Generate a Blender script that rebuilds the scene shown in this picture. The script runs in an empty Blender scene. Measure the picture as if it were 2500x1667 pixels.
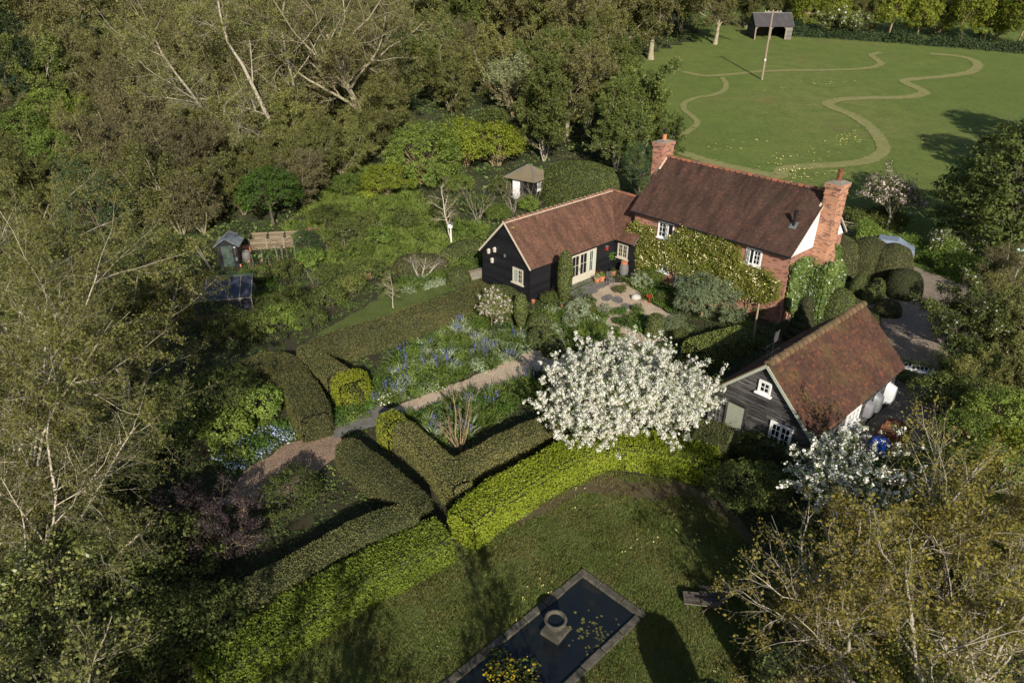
import bpy, math, random
import numpy as np
from mathutils import Vector, Matrix
R = math.radians
S = bpy.context.scene
C = S.collection
# ------------------------------------------------------------------ camera, sky, sun, exposure
CAMH = 20.0
PITCH = math.atan(895.0/1667.0)
cam = bpy.data.cameras.new('camera'); cam.lens = 24.0; cam.sensor_width = 36.0
cam.clip_start = 0.1; cam.clip_end = 3000
camo = bpy.data.objects.new('camera', cam); C.objects.link(camo)
camo.location = (0, 0, CAMH); camo.rotation_euler = (R(90)-PITCH, 0, 0)
S.camera = camo
SUN_AZ, SUN_EL = 171.0, 27.0          # compass style: 0 = +Y, 90 = +X
W = bpy.data.worlds.new('World'); S.world = W; W.use_nodes = True
nt = W.node_tree; nt.nodes.clear()
sky = nt.nodes.new('ShaderNodeTexSky'); sky.sky_type = 'NISHITA'; sky.sun_disc = False
sky.sun_elevation = R(SUN_EL); sky.sun_rotation = R(SUN_AZ); sky.dust_density = 1.0
bg = nt.nodes.new('ShaderNodeBackground'); bg.inputs[1].default_value = 0.07
wo = nt.nodes.new('ShaderNodeOutputWorld')
nt.links.new(sky.outputs[0], bg.inputs[0]); nt.links.new(bg.outputs[0], wo.inputs[0])
sl = bpy.data.lights.new('sun', 'SUN'); sl.energy = 4.4; sl.angle = R(0.5); sl.color = (1.0, 0.92, 0.80)
so = bpy.data.objects.new('sun', sl); C.objects.link(so)
sd = Vector((math.sin(R(SUN_AZ))*math.cos(R(SUN_EL)), math.cos(R(SUN_AZ))*math.cos(R(SUN_EL)), math.sin(R(SUN_EL))))
so.rotation_euler = sd.to_track_quat('Z', 'Y').to_euler(); so.location = (20, -40, 40)
S.view_settings.view_transform = 'Standard'; S.view_settings.look = 'None'
S.view_settings.exposure = 0.55; S.view_settings.gamma = 1.0
S.render.engine = 'CYCLES'
S.cycles.max_bounces = 5; S.cycles.diffuse_bounces = 2; S.cycles.glossy_bounces = 2
S.cycles.transmission_bounces = 2; S.cycles.transparent_max_bounces = 4
S.cycles.use_denoising = True

# ------------------------------------------------------------------ ground height and photo-to-ground helper
def gz(x, y):
    s = 0.12
    if y < 50: return 0.0
    if y < 58: return s*(y-50)**2/16
    if y < 190: return s*(y-54)
    return s*136 + 0.035*(y-190)
def ray(px, py):
    u = (px-1250)/1667.0; v = (833.5-py)/1667.0
    return np.array([u, math.cos(PITCH)+v*math.sin(PITCH), -math.sin(PITCH)+v*math.cos(PITCH)])
def G(px, py, z=0.0):                     # where the sight line of a photo pixel meets the ground (+z)
    d = ray(px, py); t = (CAMH-z)/-d[2]
    for _ in range(60):
        p = d*t; e = (CAMH+p[2]) - (gz(p[0], p[1])+z)
        if abs(e) < 1e-4: break
        t += 0.8*e/(0.12*d[1]-d[2])
    p = d*t
    return Vector((p[0], p[1], gz(p[0], p[1])+z))
def at(x, y, z=0.0): return Vector((x, y, gz(x, y)+z))

# ------------------------------------------------------------------ objects, names, labels
def link(o, parent=None):
    C.objects.link(o)
    if parent is not None: o.parent = parent
    return o
def tag(o, label=None, cat=None, group=None, kind=None):
    if label: o['label'] = label
    if cat: o['category'] = cat
    if group: o['group'] = group
    if kind: o['kind'] = kind
    return o
def thing(name, label, cat, loc, rz=0.0, group=None, sc=1.0):
    o = bpy.data.objects.new(name, None); link(o)
    o.location = loc; o.rotation_euler = (0, 0, rz); o.empty_display_size = 0.3
    o.scale = (sc, sc, sc) if not hasattr(sc, '__len__') else sc
    return tag(o, label, cat, group)
def ob(name, me, parent=None, mat=None, loc=(0, 0, 0), rz=0.0):
    o = bpy.data.objects.new(name, me); link(o, parent)
    o.location = loc; o.rotation_euler = (0, 0, rz)
    if mat is not None and len(me.materials) == 0: me.materials.append(mat)
    return o
def dup(root, label, loc, rz=0.0, sc=1.0, group=None):
    r = root.copy(); C.objects.link(r); r.location = loc; r.rotation_euler = (0, 0, rz)
    r.scale = (sc, sc, sc) if not hasattr(sc, '__len__') else sc
    r['label'] = label
    if group: r['group'] = group
    for ch in list(root.children):
        c = ch.copy(); C.objects.link(c); c.parent = r
        for g in list(ch.children):
            d = g.copy(); C.objects.link(d); d.parent = c
    return r

# ------------------------------------------------------------------ mesh helpers
def rawmesh(name, V, F, mat=None, uv=None, smooth=False, mats=None, midx=None):
    """V (n,3); F list of arrays of faces, each (m,k)"""
    me = bpy.data.meshes.new(name)
    V = np.asarray(V, dtype=np.float32)
    if isinstance(F, np.ndarray): F = [F]
    F = [np.asarray(f, dtype=np.int32) for f in F if len(f)]
    me.vertices.add(len(V)); me.vertices.foreach_set('co', V.ravel())
    li = np.concatenate([f.ravel() for f in F]); tot = np.concatenate([np.full(len(f), f.shape[1]) for f in F])
    st = np.concatenate([[0], np.cumsum(tot)[:-1]])
    me.loops.add(len(li)); me.loops.foreach_set('vertex_index', li)
    me.polygons.add(len(tot)); me.polygons.foreach_set('loop_start', st.astype(np.int32))
    if smooth: me.polygons.foreach_set('use_smooth', np.ones(len(tot), dtype=bool))
    if midx is not None: me.polygons.foreach_set('material_index', np.asarray(midx, dtype=np.int32))
    me.update(calc_edges=True)
    if uv is not None:
        l = me.uv_layers.new(name='UVMap'); l.data.foreach_set('uv', np.asarray(uv, dtype=np.float32).ravel())
    if mat is not None: me.materials.append(mat)
    for m in (mats or []): me.materials.append(m)
    return me

class MB:
    """collects faces; build() makes one mesh with metre-scaled planar UVs"""
    def __init__(s): s.v = []; s.f = []
    def face(s, *pts):
        i = len(s.v); s.v += [tuple(p) for p in pts]; s.f.append(list(range(i, i+len(pts)))); return s
    def hexa(s, p):  # 8 corners: bottom 0-3 (ccw seen from above), top 4-7
        i = len(s.v); s.v += [tuple(q) for q in p]
        for a in ((3, 2, 1, 0), (4, 5, 6, 7), (0, 1, 5, 4), (1, 2, 6, 5), (2, 3, 7, 6), (3, 0, 4, 7)):
            s.f.append([i+k for k in a])
        return s
    def box(s, x0, x1, y0, y1, z0, z1):
        return s.hexa([(x0, y0, z0), (x1, y0, z0), (x1, y1, z0), (x0, y1, z0), (x0, y0, z1), (x1, y0, z1), (x1, y1, z1), (x0, y1, z1)])
    def bar(s, a, b, w, h=None, up=(0, 0, 1)):
        h = h or w; a = Vector(a); b = Vector(b); d = (b-a)
        if d.length < 1e-6: return s
        d.normalize(); u = Vector(up)
        if abs(d.dot(u)) > .98: u = Vector((1, 0, 0))
        x = d.cross(u).normalized(); y = x.cross(d).normalized()
        x = x*(w/2); y = y*(h/2)
        return s.hexa([a-x-y, a+x-y, b+x-y, b-x-y, a-x+y, a+x+y, b+x+y, b-x+y])
    def slab(s, pts, th, n=None):  # polygon thickened along -normal
        p = [Vector(q) for q in pts]
        n = (p[1]-p[0]).cross(p[2]-p[0]).normalized()
        q = [a-n*th for a in p]; i = len(s.v); k = len(p)
        s.v += [tuple(a) for a in p]+[tuple(a) for a in q]
        s.f.append([i+j for j in range(k)]); s.f.append([i+k+j for j in reversed(range(k))])
        for j in range(k):
            j2 = (j+1) % k; s.f.append([i+j, i+k+j, i+k+j2, i+j2])
        return s
    def tube(s, pts, r, k=6, caps=True):
        pts = [Vector(p) for p in pts]; n = len(pts); rr = r if hasattr(r, '__len__') else [r]*n
        base = len(s.v)
        for j in range(n):
            t = (pts[min(j+1, n-1)]-pts[max(j-1, 0)]).normalized()
            u = Vector((0, 0, 1)) if abs(t.z) < .9 else Vector((1, 0, 0))
            x = t.cross(u).normalized(); y = t.cross(x)
            for q in range(k):
                a = 2*math.pi*q/k; s.v.append(tuple(pts[j]+(x*math.cos(a)+y*math.sin(a))*rr[j]))
        for j in range(n-1):
            for q in range(k):
                q2 = (q+1) % k
                s.f.append([base+j*k+q, base+j*k+q2, base+(j+1)*k+q2, base+(j+1)*k+q])
        if caps:
            s.f.append([base+q for q in reversed(range(k))]); s.f.append([base+(n-1)*k+q for q in range(k)])
        return s
    def lathe(s, prof, k=16, o=(0, 0, 0), sx=1, sy=1, close=True):  # prof: (r,z)
        base = len(s.v); n = len(prof)
        for r, z in prof:
            for q in range(k):
                a = 2*math.pi*q/k; s.v.append((o[0]+r*sx*math.cos(a), o[1]+r*sy*math.sin(a), o[2]+z))
        for j in range(n-1):
            for q in range(k):
                q2 = (q+1) % k
                s.f.append([base+j*k+q, base+j*k+q2, base+(j+1)*k+q2, base+(j+1)*k+q])
        if close:
            if prof[0][0] > 1e-4: s.f.append([base+q for q in reversed(range(k))])
            if prof[-1][0] > 1e-4: s.f.append([base+(n-1)*k+q for q in range(k)])
        return s
    def mesh(s, name, mat=None, smooth=False, bevel=0):
        me = bpy.data.meshes.new(name); me.from_pydata(s.v, [], s.f); me.update()
        uv = me.uv_layers.new(name='UVMap')
        co = np.array(s.v)
        for p in me.polygons:
            n = p.normal
            t1 = Vector((-n.y, n.x, 0))
            if t1.length < 1e-3: t1 = Vector((1, 0, 0))
            t1.normalize(); t2 = n.cross(t1)
            for li in p.loop_indices:
                q = me.vertices[me.loops[li].vertex_index].co
                uv.data[li].uv = (q.dot(t1), q.dot(t2))
            p.use_smooth = smooth
        if mat: me.materials.append(mat)
        return me
    def build(s, name, mat, parent=None, smooth=False, loc=(0, 0, 0), rz=0.0):
        return ob(name, s.mesh(name, mat, smooth), parent, None, loc, rz)

# ------------------------------------------------------------------ materials
def newmat(name):
    m = bpy.data.materials.new(name); m.use_nodes = True; t = m.node_tree
    for n in list(t.nodes):
        if n.type != 'OUTPUT_MATERIAL' and n.type != 'BSDF_PRINCIPLED': t.nodes.remove(n)
    return m, t, t.nodes['Principled BSDF']
def nd(t, typ, **kw):
    n = t.nodes.new(typ)
    for k, v in kw.items(): setattr(n, k, v)
    return n
def noise(t, scale, detail=4, rough=.6, coord='Object', dist=0.0):
    tc = nd(t, 'ShaderNodeTexCoord'); n = nd(t, 'ShaderNodeTexNoise')
    n.inputs['Scale'].default_value = scale; n.inputs['Detail'].default_value = detail
    n.inputs['Roughness'].default_value = rough; n.inputs['Distortion'].default_value = dist
    if coord == 'World':
        g = nd(t, 'ShaderNodeNewGeometry'); t.links.new(g.outputs['Position'], n.inputs['Vector'])
    else: t.links.new(tc.outputs[coord], n.inputs['Vector'])
    return n.outputs['Fac']
def ramp(t, fac, stops, interp='LINEAR'):
    r = nd(t, 'ShaderNodeValToRGB'); e = r.color_ramp.elements; r.color_ramp.interpolation = interp
    while len(e) < len(stops): e.new(0.5)
    for i, (p, c) in enumerate(stops):
        e[i].position = p; e[i].color = (c[0], c[1], c[2], 1) if hasattr(c, '__len__') else (c, c, c, 1)
    t.links.new(fac, r.inputs[0]); return r.outputs[0]
def mix(t, fac, a, b, mode='MIX'):
    m = nd(t, 'ShaderNodeMix', data_type='RGBA', blend_type=mode)
    for s, v in ((0, fac), (6, a), (7, b)):
        if isinstance(v, (int, float)): m.inputs[s].default_value = v
        elif hasattr(v, '__len__'): m.inputs[s].default_value = (v[0], v[1], v[2], 1)
        else: t.links.new(v, m.inputs[s])
    return m.outputs[2]
def bump(t, bsdf, h, strength=.4, dist=.02):
    b = nd(t, 'ShaderNodeBump'); b.inputs['Strength'].default_value = strength; b.inputs['Distance'].default_value = dist
    t.links.new(h, b.inputs['Height']); t.links.new(b.outputs[0], bsdf.inputs['Normal'])
def surf(name, stops, scale=3., rough=.8, bump_s=0., bscale=None, bdist=.02, coord='Object', detail=5, metal=0, spec=.3):
    m, t, b = newmat(name)
    f = noise(t, scale, detail, .65, coord)
    t.links.new(ramp(t, f, stops), b.inputs['Base Color'])
    b.inputs['Roughness'].default_value = rough; b.inputs['Metallic'].default_value = metal
    b.inputs['Specular IOR Level'].default_value = spec
    if bump_s: bump(t, b, noise(t, bscale or scale*4, 5, .7, coord), bump_s, bdist)
    return m
def leafmat(name, cols, trans=.35, rough=.55, big=.5, spec=.25):
    """leaf colours picked per leaf, drifting slowly from clump to clump"""
    k_ = 1.0 if any(w in name for w in ('golden', 'lime', 'flower', 'blossom', 'ochre', 'ivy', 'variegated', 'hawthorn', 'birch')) else 1.45
    cols = [tuple(x*k_ for x in c) for c in cols]
    m, t, b = newmat(name)
    g = nd(t, 'ShaderNodeNewGeometry')
    n = noise(t, big, 2, .5, 'World')
    a = nd(t, 'ShaderNodeMath', operation='MULTIPLY_ADD'); a.inputs[1].default_value = .55
    t.links.new(g.outputs['Random Per Island'], a.inputs[0])
    s2 = nd(t, 'ShaderNodeMath', operation='MULTIPLY_ADD'); s2.inputs[1].default_value = 1.3; s2.inputs[2].default_value = -.43
    t.links.new(n, s2.inputs[0]); t.links.new(s2.outputs[0], a.inputs[2])
    k = len(cols)
    col = ramp(t, a.outputs[0], [(.05+.9*i/(k-1), c) for i, c in enumerate(cols)])
    oi = nd(t, 'ShaderNodeObjectInfo'); hs = nd(t, 'ShaderNodeHueSaturation')
    for src, dst, lo, hi in ((oi.outputs['Random'], 'Value', .74, 1.34), (oi.outputs['Random'], 'Hue', .505, .490)):
        mr = nd(t, 'ShaderNodeMapRange'); mr.inputs['To Min'].default_value = lo; mr.inputs['To Max'].default_value = hi
        fr_ = nd(t, 'ShaderNodeMath', operation='FRACT'); ml = nd(t, 'ShaderNodeMath', operation='MULTIPLY'); ml.inputs[1].default_value = 1. if dst == 'Value' else 7.3
        t.links.new(src, ml.inputs[0]); t.links.new(ml.outputs[0], fr_.inputs[0]); t.links.new(fr_.outputs[0], mr.inputs['Value']); t.links.new(mr.outputs[0], hs.inputs[dst])
    t.links.new(col, hs.inputs['Color']); col = hs.outputs['Color']
    t.links.new(col, b.inputs['Base Color']); b.inputs['Roughness'].default_value = rough
    b.inputs['Specular IOR Level'].default_value = spec
    if trans > 0:
        tr = nd(t, 'ShaderNodeBsdfTranslucent')
        t.links.new(mix(t, 1., col, (1.0, 1.0, .55), 'MULTIPLY'), tr.inputs[0])
        mx = nd(t, 'ShaderNodeMixShader'); mx.inputs[0].default_value = trans
        t.links.new(b.outputs[0], mx.inputs[1]); t.links.new(tr.outputs[0], mx.inputs[2])
        t.links.new(mx.outputs[0], t.nodes['Material Output'].inputs[0])
    return m
def uvmap(t):
    return nd(t, 'ShaderNodeUVMap').outputs[0]
def brickmat(name, c1, c2, mortar, dark=(.05, .034, .036)):
    m, t, b = newmat(name)
    br = nd(t, 'ShaderNodeTexBrick'); t.links.new(uvmap(t), br.inputs['Vector'])
    br.inputs['Scale'].default_value = 1.0; br.inputs['Brick Width'].default_value = .26; br.inputs['Row Height'].default_value = .086
    br.inputs['Mortar Size'].default_value = .012; br.inputs['Mortar Smooth'].default_value = .3; br.inputs['Bias'].default_value = -.2
    br.inputs['Color1'].default_value = (*c1, 1); br.inputs['Color2'].default_value = (*c2, 1); br.inputs['Mortar'].default_value = (*mortar, 1)
    # burnt headers: a second brick grid picks single dark bricks
    b2 = nd(t, 'ShaderNodeTexBrick'); t.links.new(uvmap(t), b2.inputs['Vector'])
    for k, v in (('Scale', 1.), ('Brick Width', .26), ('Row Height', .086), ('Mortar Size', 0.), ('Bias', 0.)): b2.inputs[k].default_value = v
    b2.inputs['Color1'].default_value = (0, 0, 0, 1); b2.inputs['Color2'].default_value = (1, 1, 1, 1)
    pk = ramp(t, b2.outputs['Color'], [(.70, 0.), (.80, .55)])
    ns = noise(t, 1.1, 4, .6)
    col = mix(t, pk, br.outputs['Color'], dark)
    col = mix(t, ramp(t, ns, [(.35, 0.), (.75, .45)]), col, tuple(x*.55 for x in c1))
    t.links.new(col, b.inputs['Base Color']); b.inputs['Roughness'].default_value = .85
    bump(t, b, br.outputs['Fac'], -.5, .01)
    return m
def tilemat(name, cols, moss=(.10, .09, .03), moss_amt=.35, streak=.5):
    m, t, b = newmat(name)
    g = nd(t, 'ShaderNodeNewGeometry')
    c = ramp(t, g.outputs['Random Per Island'], [(i/(len(cols)-1), k) for i, k in enumerate(cols)])
    # weather stains run down the slope (stretched along it)
    mp = nd(t, 'ShaderNodeMapping'); mp.inputs['Scale'].default_value = (1.3, .35, 1.)
    t.links.new(uvmap(t), mp.inputs[0])
    n = nd(t, 'ShaderNodeTexNoise'); n.inputs['Scale'].default_value = 1.; n.inputs['Detail'].default_value = 6; n.inputs['Roughness'].default_value = .7
    t.links.new(mp.outputs[0], n.inputs['Vector'])
    c = mix(t, ramp(t, n.outputs['Fac'], [(.42, 0.), (.66, streak)]), c, tuple(x*.3 for x in cols[0]))
    n2 = noise(t, .9, 6, .75)
    c = mix(t, ramp(t, n2, [(.5, 0.), (.72, moss_amt)]), c, moss)
    n3 = noise(t, 14., 3, .8)
    c = mix(t, ramp(t, n3, [(.68, 0.), (.76, .6)]), c, (.38, .33, .24))
    t.links.new(c, b.inputs['Base Color']); b.inputs['Roughness'].default_value = .85; b.inputs['Specular IOR Level'].default_value = .2
    return m
def boardmat(name, a, bcol, scale=(1.2, 22., 1.), rough=.7):
    m, t, b = newmat(name)
    mp = nd(t, 'ShaderNodeMapping'); mp.inputs['Scale'].default_value = scale
    t.links.new(uvmap(t), mp.inputs[0])
    n = nd(t, 'ShaderNodeTexNoise'); n.inputs['Scale'].default_value = 1.5; n.inputs['Detail'].default_value = 6; n.inputs['Roughness'].default_value = .7
    t.links.new(mp.outputs[0], n.inputs['Vector'])
    g = nd(t, 'ShaderNodeNewGeometry')
    c = ramp(t, n.outputs['Fac'], [(.40, a), (.68, bcol)])
    c = mix(t, ramp(t, g.outputs['Random Per Island'], [(0., 0.), (1., .75)]), c, tuple(x*.55 for x in a))
    t.links.new(c, b.inputs['Base Color']); b.inputs['Roughness'].default_value = rough
    b.inputs['Specular IOR Level'].default_value = .25
    bump(t, b, n.outputs['Fac'], .3, .01)
    return m
def flat(name, col, rough=.6, metal=0., spec=.4, var=.12, scale=6.):
    lo = tuple(c*(1-var) for c in col); hi = tuple(min(1, c*(1+var)) for c in col)
    return surf(name, [(.3, lo), (.7, hi)], scale, rough, 0, metal=metal, spec=spec)

M = {}
M['brick'] = brickmat('red_brick', (.44, .17, .10), (.20, .075, .05), (.30, .25, .20))
M['brick_orange'] = brickmat('orange_brick', (.50, .21, .11), (.27, .10, .06), (.38, .31, .23))
M['tile_house'] = tilemat('house_tiles', [(.062, .038, .031), (.095, .052, .039), (.074, .043, .035), (.13, .063, .043)], (.060, .046, .028), .65, .75)
M['tile_annex'] = tilemat('annex_tiles', [(.125, .066, .046), (.165, .086, .058), (.105, .056, .041), (.20, .096, .061)], (.05, .035, .026), .55, .7)
M['tile_barn'] = tilemat('mossy_barn_tiles', [(.070, .038, .028), (.105, .050, .034), (.060, .034, .027), (.165, .066, .037)], (.115, .088, .030), .75, .5)
M['slate'] = tilemat('grey_slates', [(.05, .048, .055), (.07, .066, .072), (.06, .056, .06), (.085, .08, .082)], (.06, .055, .05), .3, .4)
M['ridge_tile'] = tilemat('ridge_tiles', [(.24, .10, .06), (.32, .12, .07), (.15, .08, .06), (.28, .13, .08)], (.18, .12, .05), .4, .2)
M['ridge_moss'] = tilemat('mossy_ridge_tiles', [(.15, .10, .055), (.19, .12, .065), (.12, .085, .045), (.20, .13, .075)], (.13, .11, .045), .6, .3)
M['mortar'] = flat('pale_mortar', (.55, .47, .36), .9)
M['black_board'] = boardmat('black_weatherboard', (.012, .012, .014), (.022, .022, .025), rough=.5)
M['barn_board'] = boardmat('weathered_dark_board', (.014, .013, .014), (.23, .215, .20), (.7, 16., 1.))
M['grey_board'] = boardmat('grey_board', (.16, .15, .14), (.26, .24, .22))
M['plank'] = boardmat('pale_plank', (.20, .155, .10), (.40, .32, .215))
M['oak'] = boardmat('weathered_oak', (.28, .22, .16), (.40, .33, .25))
M['render'] = flat('white_render', (.86, .84, .80), .8, var=.03, scale=1.5)
M['white_paint'] = flat('white_paint', (.80, .80, .78), .5, var=.04)
M['cream_paint'] = flat('stone_coloured_paint', (.52, .48, .38), .5, var=.05)
M['door_paint'] = flat('sage_grey_paint', (.36, .34, .27), .55, var=.05)
M['barn_door'] = flat('pale_sage_paint', (.30, .32, .25), .6, var=.08)
M['glass'] = flat('dark_window_glass', (.012, .014, .018), .06, spec=.6, var=.5, scale=1.2)
M['blind'] = flat('pale_green_blind', (.42, .52, .46), .8, var=.05)
M['lead'] = flat('lead_flashing', (.16, .16, .17), .6)
M['black_iron'] = flat('black_iron', (.012, .012, .013), .45)
M['terracotta'] = surf('terracotta', [(.3, (.42, .15, .075)), (.7, (.55, .22, .12))], 4, .85)
M['stone'] = surf('lichened_stone', [(.25, (.10, .095, .08)), (.5, (.20, .18, .145)), (.75, (.33, .30, .24))], 5, .9, .6, 14, .03, detail=8)
M['stonedark'] = surf('old_dark_stone', [(.25, (.030, .028, .022)), (.5, (.075, .068, .052)), (.75, (.16, .145, .115))], 4, .9, .6, 12, .03, detail=8)
M['slab'] = surf('slate_slab', [(.3, (.10, .095, .085)), (.7, (.19, .18, .16))], 3, .8, .3)
M['bark_pale'] = surf('pale_bark', [(.3, (.22, .19, .14)), (.7, (.42, .38, .30))], 5, .9, .4)
M['bark_birch'] = surf('birch_bark', [(.28, (.08, .07, .055)), (.36, (.34, .30, .22)), (.7, (.54, .48, .37))], 7, .8, .3)
M['bark_dark'] = surf('dark_bark', [(.3, (.05, .042, .030)), (.7, (.13, .11, .08))], 5, .9, .4)
M['bark_tan'] = surf('tan_bark', [(.3, (.18, .13, .07)), (.7, (.32, .24, .14))], 5, .9, .3)
M['bark_olive'] = surf('olive_grey_bark', [(.3, (.20, .175, .11)), (.7, (.38, .335, .235))], 5, .9)
M['twig'] = surf('grey_twig', [(.3, (.16, .14, .10)), (.7, (.30, .27, .20))], 5, .9)
M['galv'] = surf('galvanised_steel', [(.3, (.16, .17, .18)), (.7, (.30, .31, .32))], 5, .5, metal=.5)
M['white_enamel'] = flat('white_enamel', (.50, .52, .54), .35, var=.08)
M['blue_tarp'] = flat('blue_tarpaulin', (.01, .06, .42), .4, var=.15)
M['green_plastic'] = flat('green_plastic', (.015, .14, .05), .4)
M['rust'] = surf('rusty_brown', [(.3, (.10, .035, .02)), (.7, (.24, .09, .05))], 5, .85)
M['car_paint'] = flat('grey_blue_car_paint', (.30, .36, .47), .25, metal=.3, var=.03)
M['purple_plastic'] = flat('purple_plastic', (.05, .02, .16), .4)
M['red_paint'] = flat('red_paint', (.42, .03, .02), .5)
M['water'] = surf('dark_pond_water', [(.3, (.006, .009, .014)), (.55, (.010, .012, .012)), (.75, (.035, .030, .015))], .6, .05, .06, 3., .01, spec=.5)
M['oakdark'] = boardmat('dark_weathered_wood', (.085, .07, .055), (.20, .175, .145))
rng = np.random.default_rng(7)
# ------------------------------------------------------------------ ground
def ground_material():
    m, t, b = newmat('meadow_grass')
    n1 = noise(t, .035, 5, .6, 'World'); n2 = noise(t, .45, 8, .75, 'World'); n3 = noise(t, 3., 6, .8, 'World')
    c = ramp(t, n1, [(.32, (.090, .135, .030)), (.5, (.115, .16, .036)), (.68, (.155, .17, .052))])
    c = mix(t, ramp(t, n2, [(.40, 0.), (.62, .75)]), c, (.07, .11, .026))
    c = mix(t, ramp(t, n3, [(.42, 0.), (.66, .7)]), c, (.165, .185, .06))
    n4 = noise(t, .16, 4, .6, 'World')
    c = mix(t, ramp(t, n4, [(.60, 0.), (.74, .5)]), c, (.15, .12, .055))
    t.links.new(c, b.inputs['Base Color']); b.inputs['Roughness'].default_value = .9; b.inputs['Specular IOR Level'].default_value = .1
    bump(t, b, n3, .7, .25)
    return m
M['meadow'] = ground_material()
ys = np.concatenate([np.arange(-80, 50, 10), np.arange(50, 58.01, .5), np.arange(62, 190, 8), [190, 230, 300, 450, 700, 1100]])
xs = np.concatenate([[-700, -300], np.arange(-120, 161, 20), [300, 700]])
GV = np.array([[x, y, gz(x, y)] for y in ys for x in xs]); nx = len(xs)
GF = np.array([[j*nx+i, j*nx+i+1, (j+1)*nx+i+1, (j+1)*nx+i] for j in range(len(ys)-1) for i in range(nx-1)])
tag(ob('ground', rawmesh('ground', GV, GF, M['meadow'])), kind='structure')

def inpoly(P, poly):
    P = np.asarray(P); poly = np.asarray(poly); x, y = P[:, 0], P[:, 1]; r = np.zeros(len(P), bool); j = len(poly)-1
    for i in range(len(poly)):
        xi, yi = poly[i]; xj, yj = poly[j]
        c = ((yi > y) != (yj > y)) & (x < (xj-xi)*(y-yi)/(yj-yi+1e-12)+xi); r ^= c; j = i
    return r
def pxpoly(pts): return [tuple(G(*p))[:2] for p in pts]
def smooth_poly(poly, jit=.0, step=.5, r=None):
    out = []
    for i in range(len(poly)):
        a = np.array(poly[i]); b = np.array(poly[(i+1) % len(poly)]); n = max(1, int(np.hypot(*(b-a))/step))
        for k in range(n):
            p = a+(b-a)*k/n
            out.append(p+(r.normal(0, jit, 2) if r is not None else 0))
    return np.array(out)
def sheet(name, poly, h, mat, jit=.06, step=.4):
    """flat sheet on level garden ground, with an irregular edge"""
    p = smooth_poly(poly, jit, step, rng)
    V = np.c_[p, np.full(len(p), h)]
    me = bpy.data.meshes.new(name); me.from_pydata([tuple(v) for v in V], [], [list(range(len(V)))]); me.update()
    if me.polygons[0].normal.z < 0: me.flip_normals()
    me.materials.append(mat)
    return tag(ob(name, me), kind='structure')
def ribbon(name, cl, w, h, mat, n=14):
    """strip of width w along ground points, following the slope"""
    P = [Vector(p) for p in cl]; pts = []
    for i in range(len(P)-1):
        a = P[max(i-1, 0)]; b = P[i]; c = P[i+1]; d = P[min(i+2, len(P)-1)]
        for k in range(n):
            t = k/n
            pts.append(.5*((2*b)+(c-a)*t+(2*a-5*b+4*c-d)*t*t+(3*b-a-3*c+d)*t*t*t))
    pts.append(P[-1]); V = []; F = []
    for i, p in enumerate(pts):
        t = (pts[min(i+1, len(pts)-1)]-pts[max(i-1, 0)]).xy.normalized(); q = Vector((-t.y, t.x))
        ww = (w[0]+(w[1]-w[0])*i/len(pts) if hasattr(w, '__len__') else w)*(1+.10*math.sin(i*1.7)+rng.normal(0, .07))
        for s in (-1, -.33, .33, 1):
            x, y = p.x+q.x*ww/2*s, p.y+q.y*ww/2*s
            V.append((x, y, gz(x, y)+h))
    for i in range(len(pts)-1):
        for k in range(3): F.append([i*4+k, (i+1)*4+k, (i+1)*4+k+1, i*4+k+1])
    F = np.array(F); me = rawmesh(name, np.array(V), F, mat)
    if me.polygons[0].normal.z < 0: me.flip_normals()
    return tag(ob(name, me), kind='structure')
def gravelmat(name, a, b_, c_, sc=28.):
    m, t, b = newmat(name)
    tc = nd(t, 'ShaderNodeNewGeometry'); v = nd(t, 'ShaderNodeTexVoronoi'); v.inputs['Scale'].default_value = sc
    t.links.new(tc.outputs['Position'], v.inputs['Vector'])
    c = ramp(t, v.outputs['Color'], [(.1, a), (.5, b_), (.9, c_)])
    n = noise(t, .8, 5, .7, 'World'); c = mix(t, ramp(t, n, [(.4, 0.), (.75, .5)]), c, tuple(x*.6 for x in a))
    t.links.new(c, b.inputs['Base Color']); b.inputs['Roughness'].default_value = .9; b.inputs['Specular IOR Level'].default_value = .15
    bump(t, b, v.outputs['Distance'], .6, .03)
    return m
M['gravel'] = gravelmat('tan_gravel', (.34, .25, .17), (.50, .39, .28), (.66, .55, .42))
M['drive'] = gravelmat('grey_brown_gravel', (.18, .145, .11), (.26, .21, .165), (.36, .30, .24), 22.)
M['soil'] = surf('garden_soil', [(.25, (.030, .024, .016)), (.5, (.045, .040, .020)), (.7, (.05, .065, .022)), (.85, (.085, .06, .04))], .9, .95, .8, 9, .06, 'World', 8)
M['litter'] = surf('woodland_floor', [(.25, (.022, .022, .012)), (.5, (.035, .045, .016)), (.75, (.07, .055, .032))], .7, .95, .8, 7, .08, 'World', 8)
M['worn'] = surf('worn_mossy_earth', [(.3, (.07, .05, .032)), (.5, (.10, .078, .042)), (.7, (.09, .10, .035))], 1.3, .95, .6, 14, .04, 'World', 8)
M['lawn'] = surf('shaggy_lawn', [(.25, (.06, .078, .018)), (.5, (.085, .11, .026)), (.7, (.12, .135, .038)), (.85, (.15, .125, .05))], .8, .95, .8, 16, .06, 'World', 8)
M['mown'] = surf('mown_grass', [(.3, (.145, .155, .05)), (.7, (.215, .20, .082))], 1.2, .95, .5, 8, .05, 'World', 6)
M['bark_mulch'] = gravelmat('bark_mulch', (.16, .11, .075), (.27, .19, .13), (.40, .29, .21), 20.)

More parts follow.
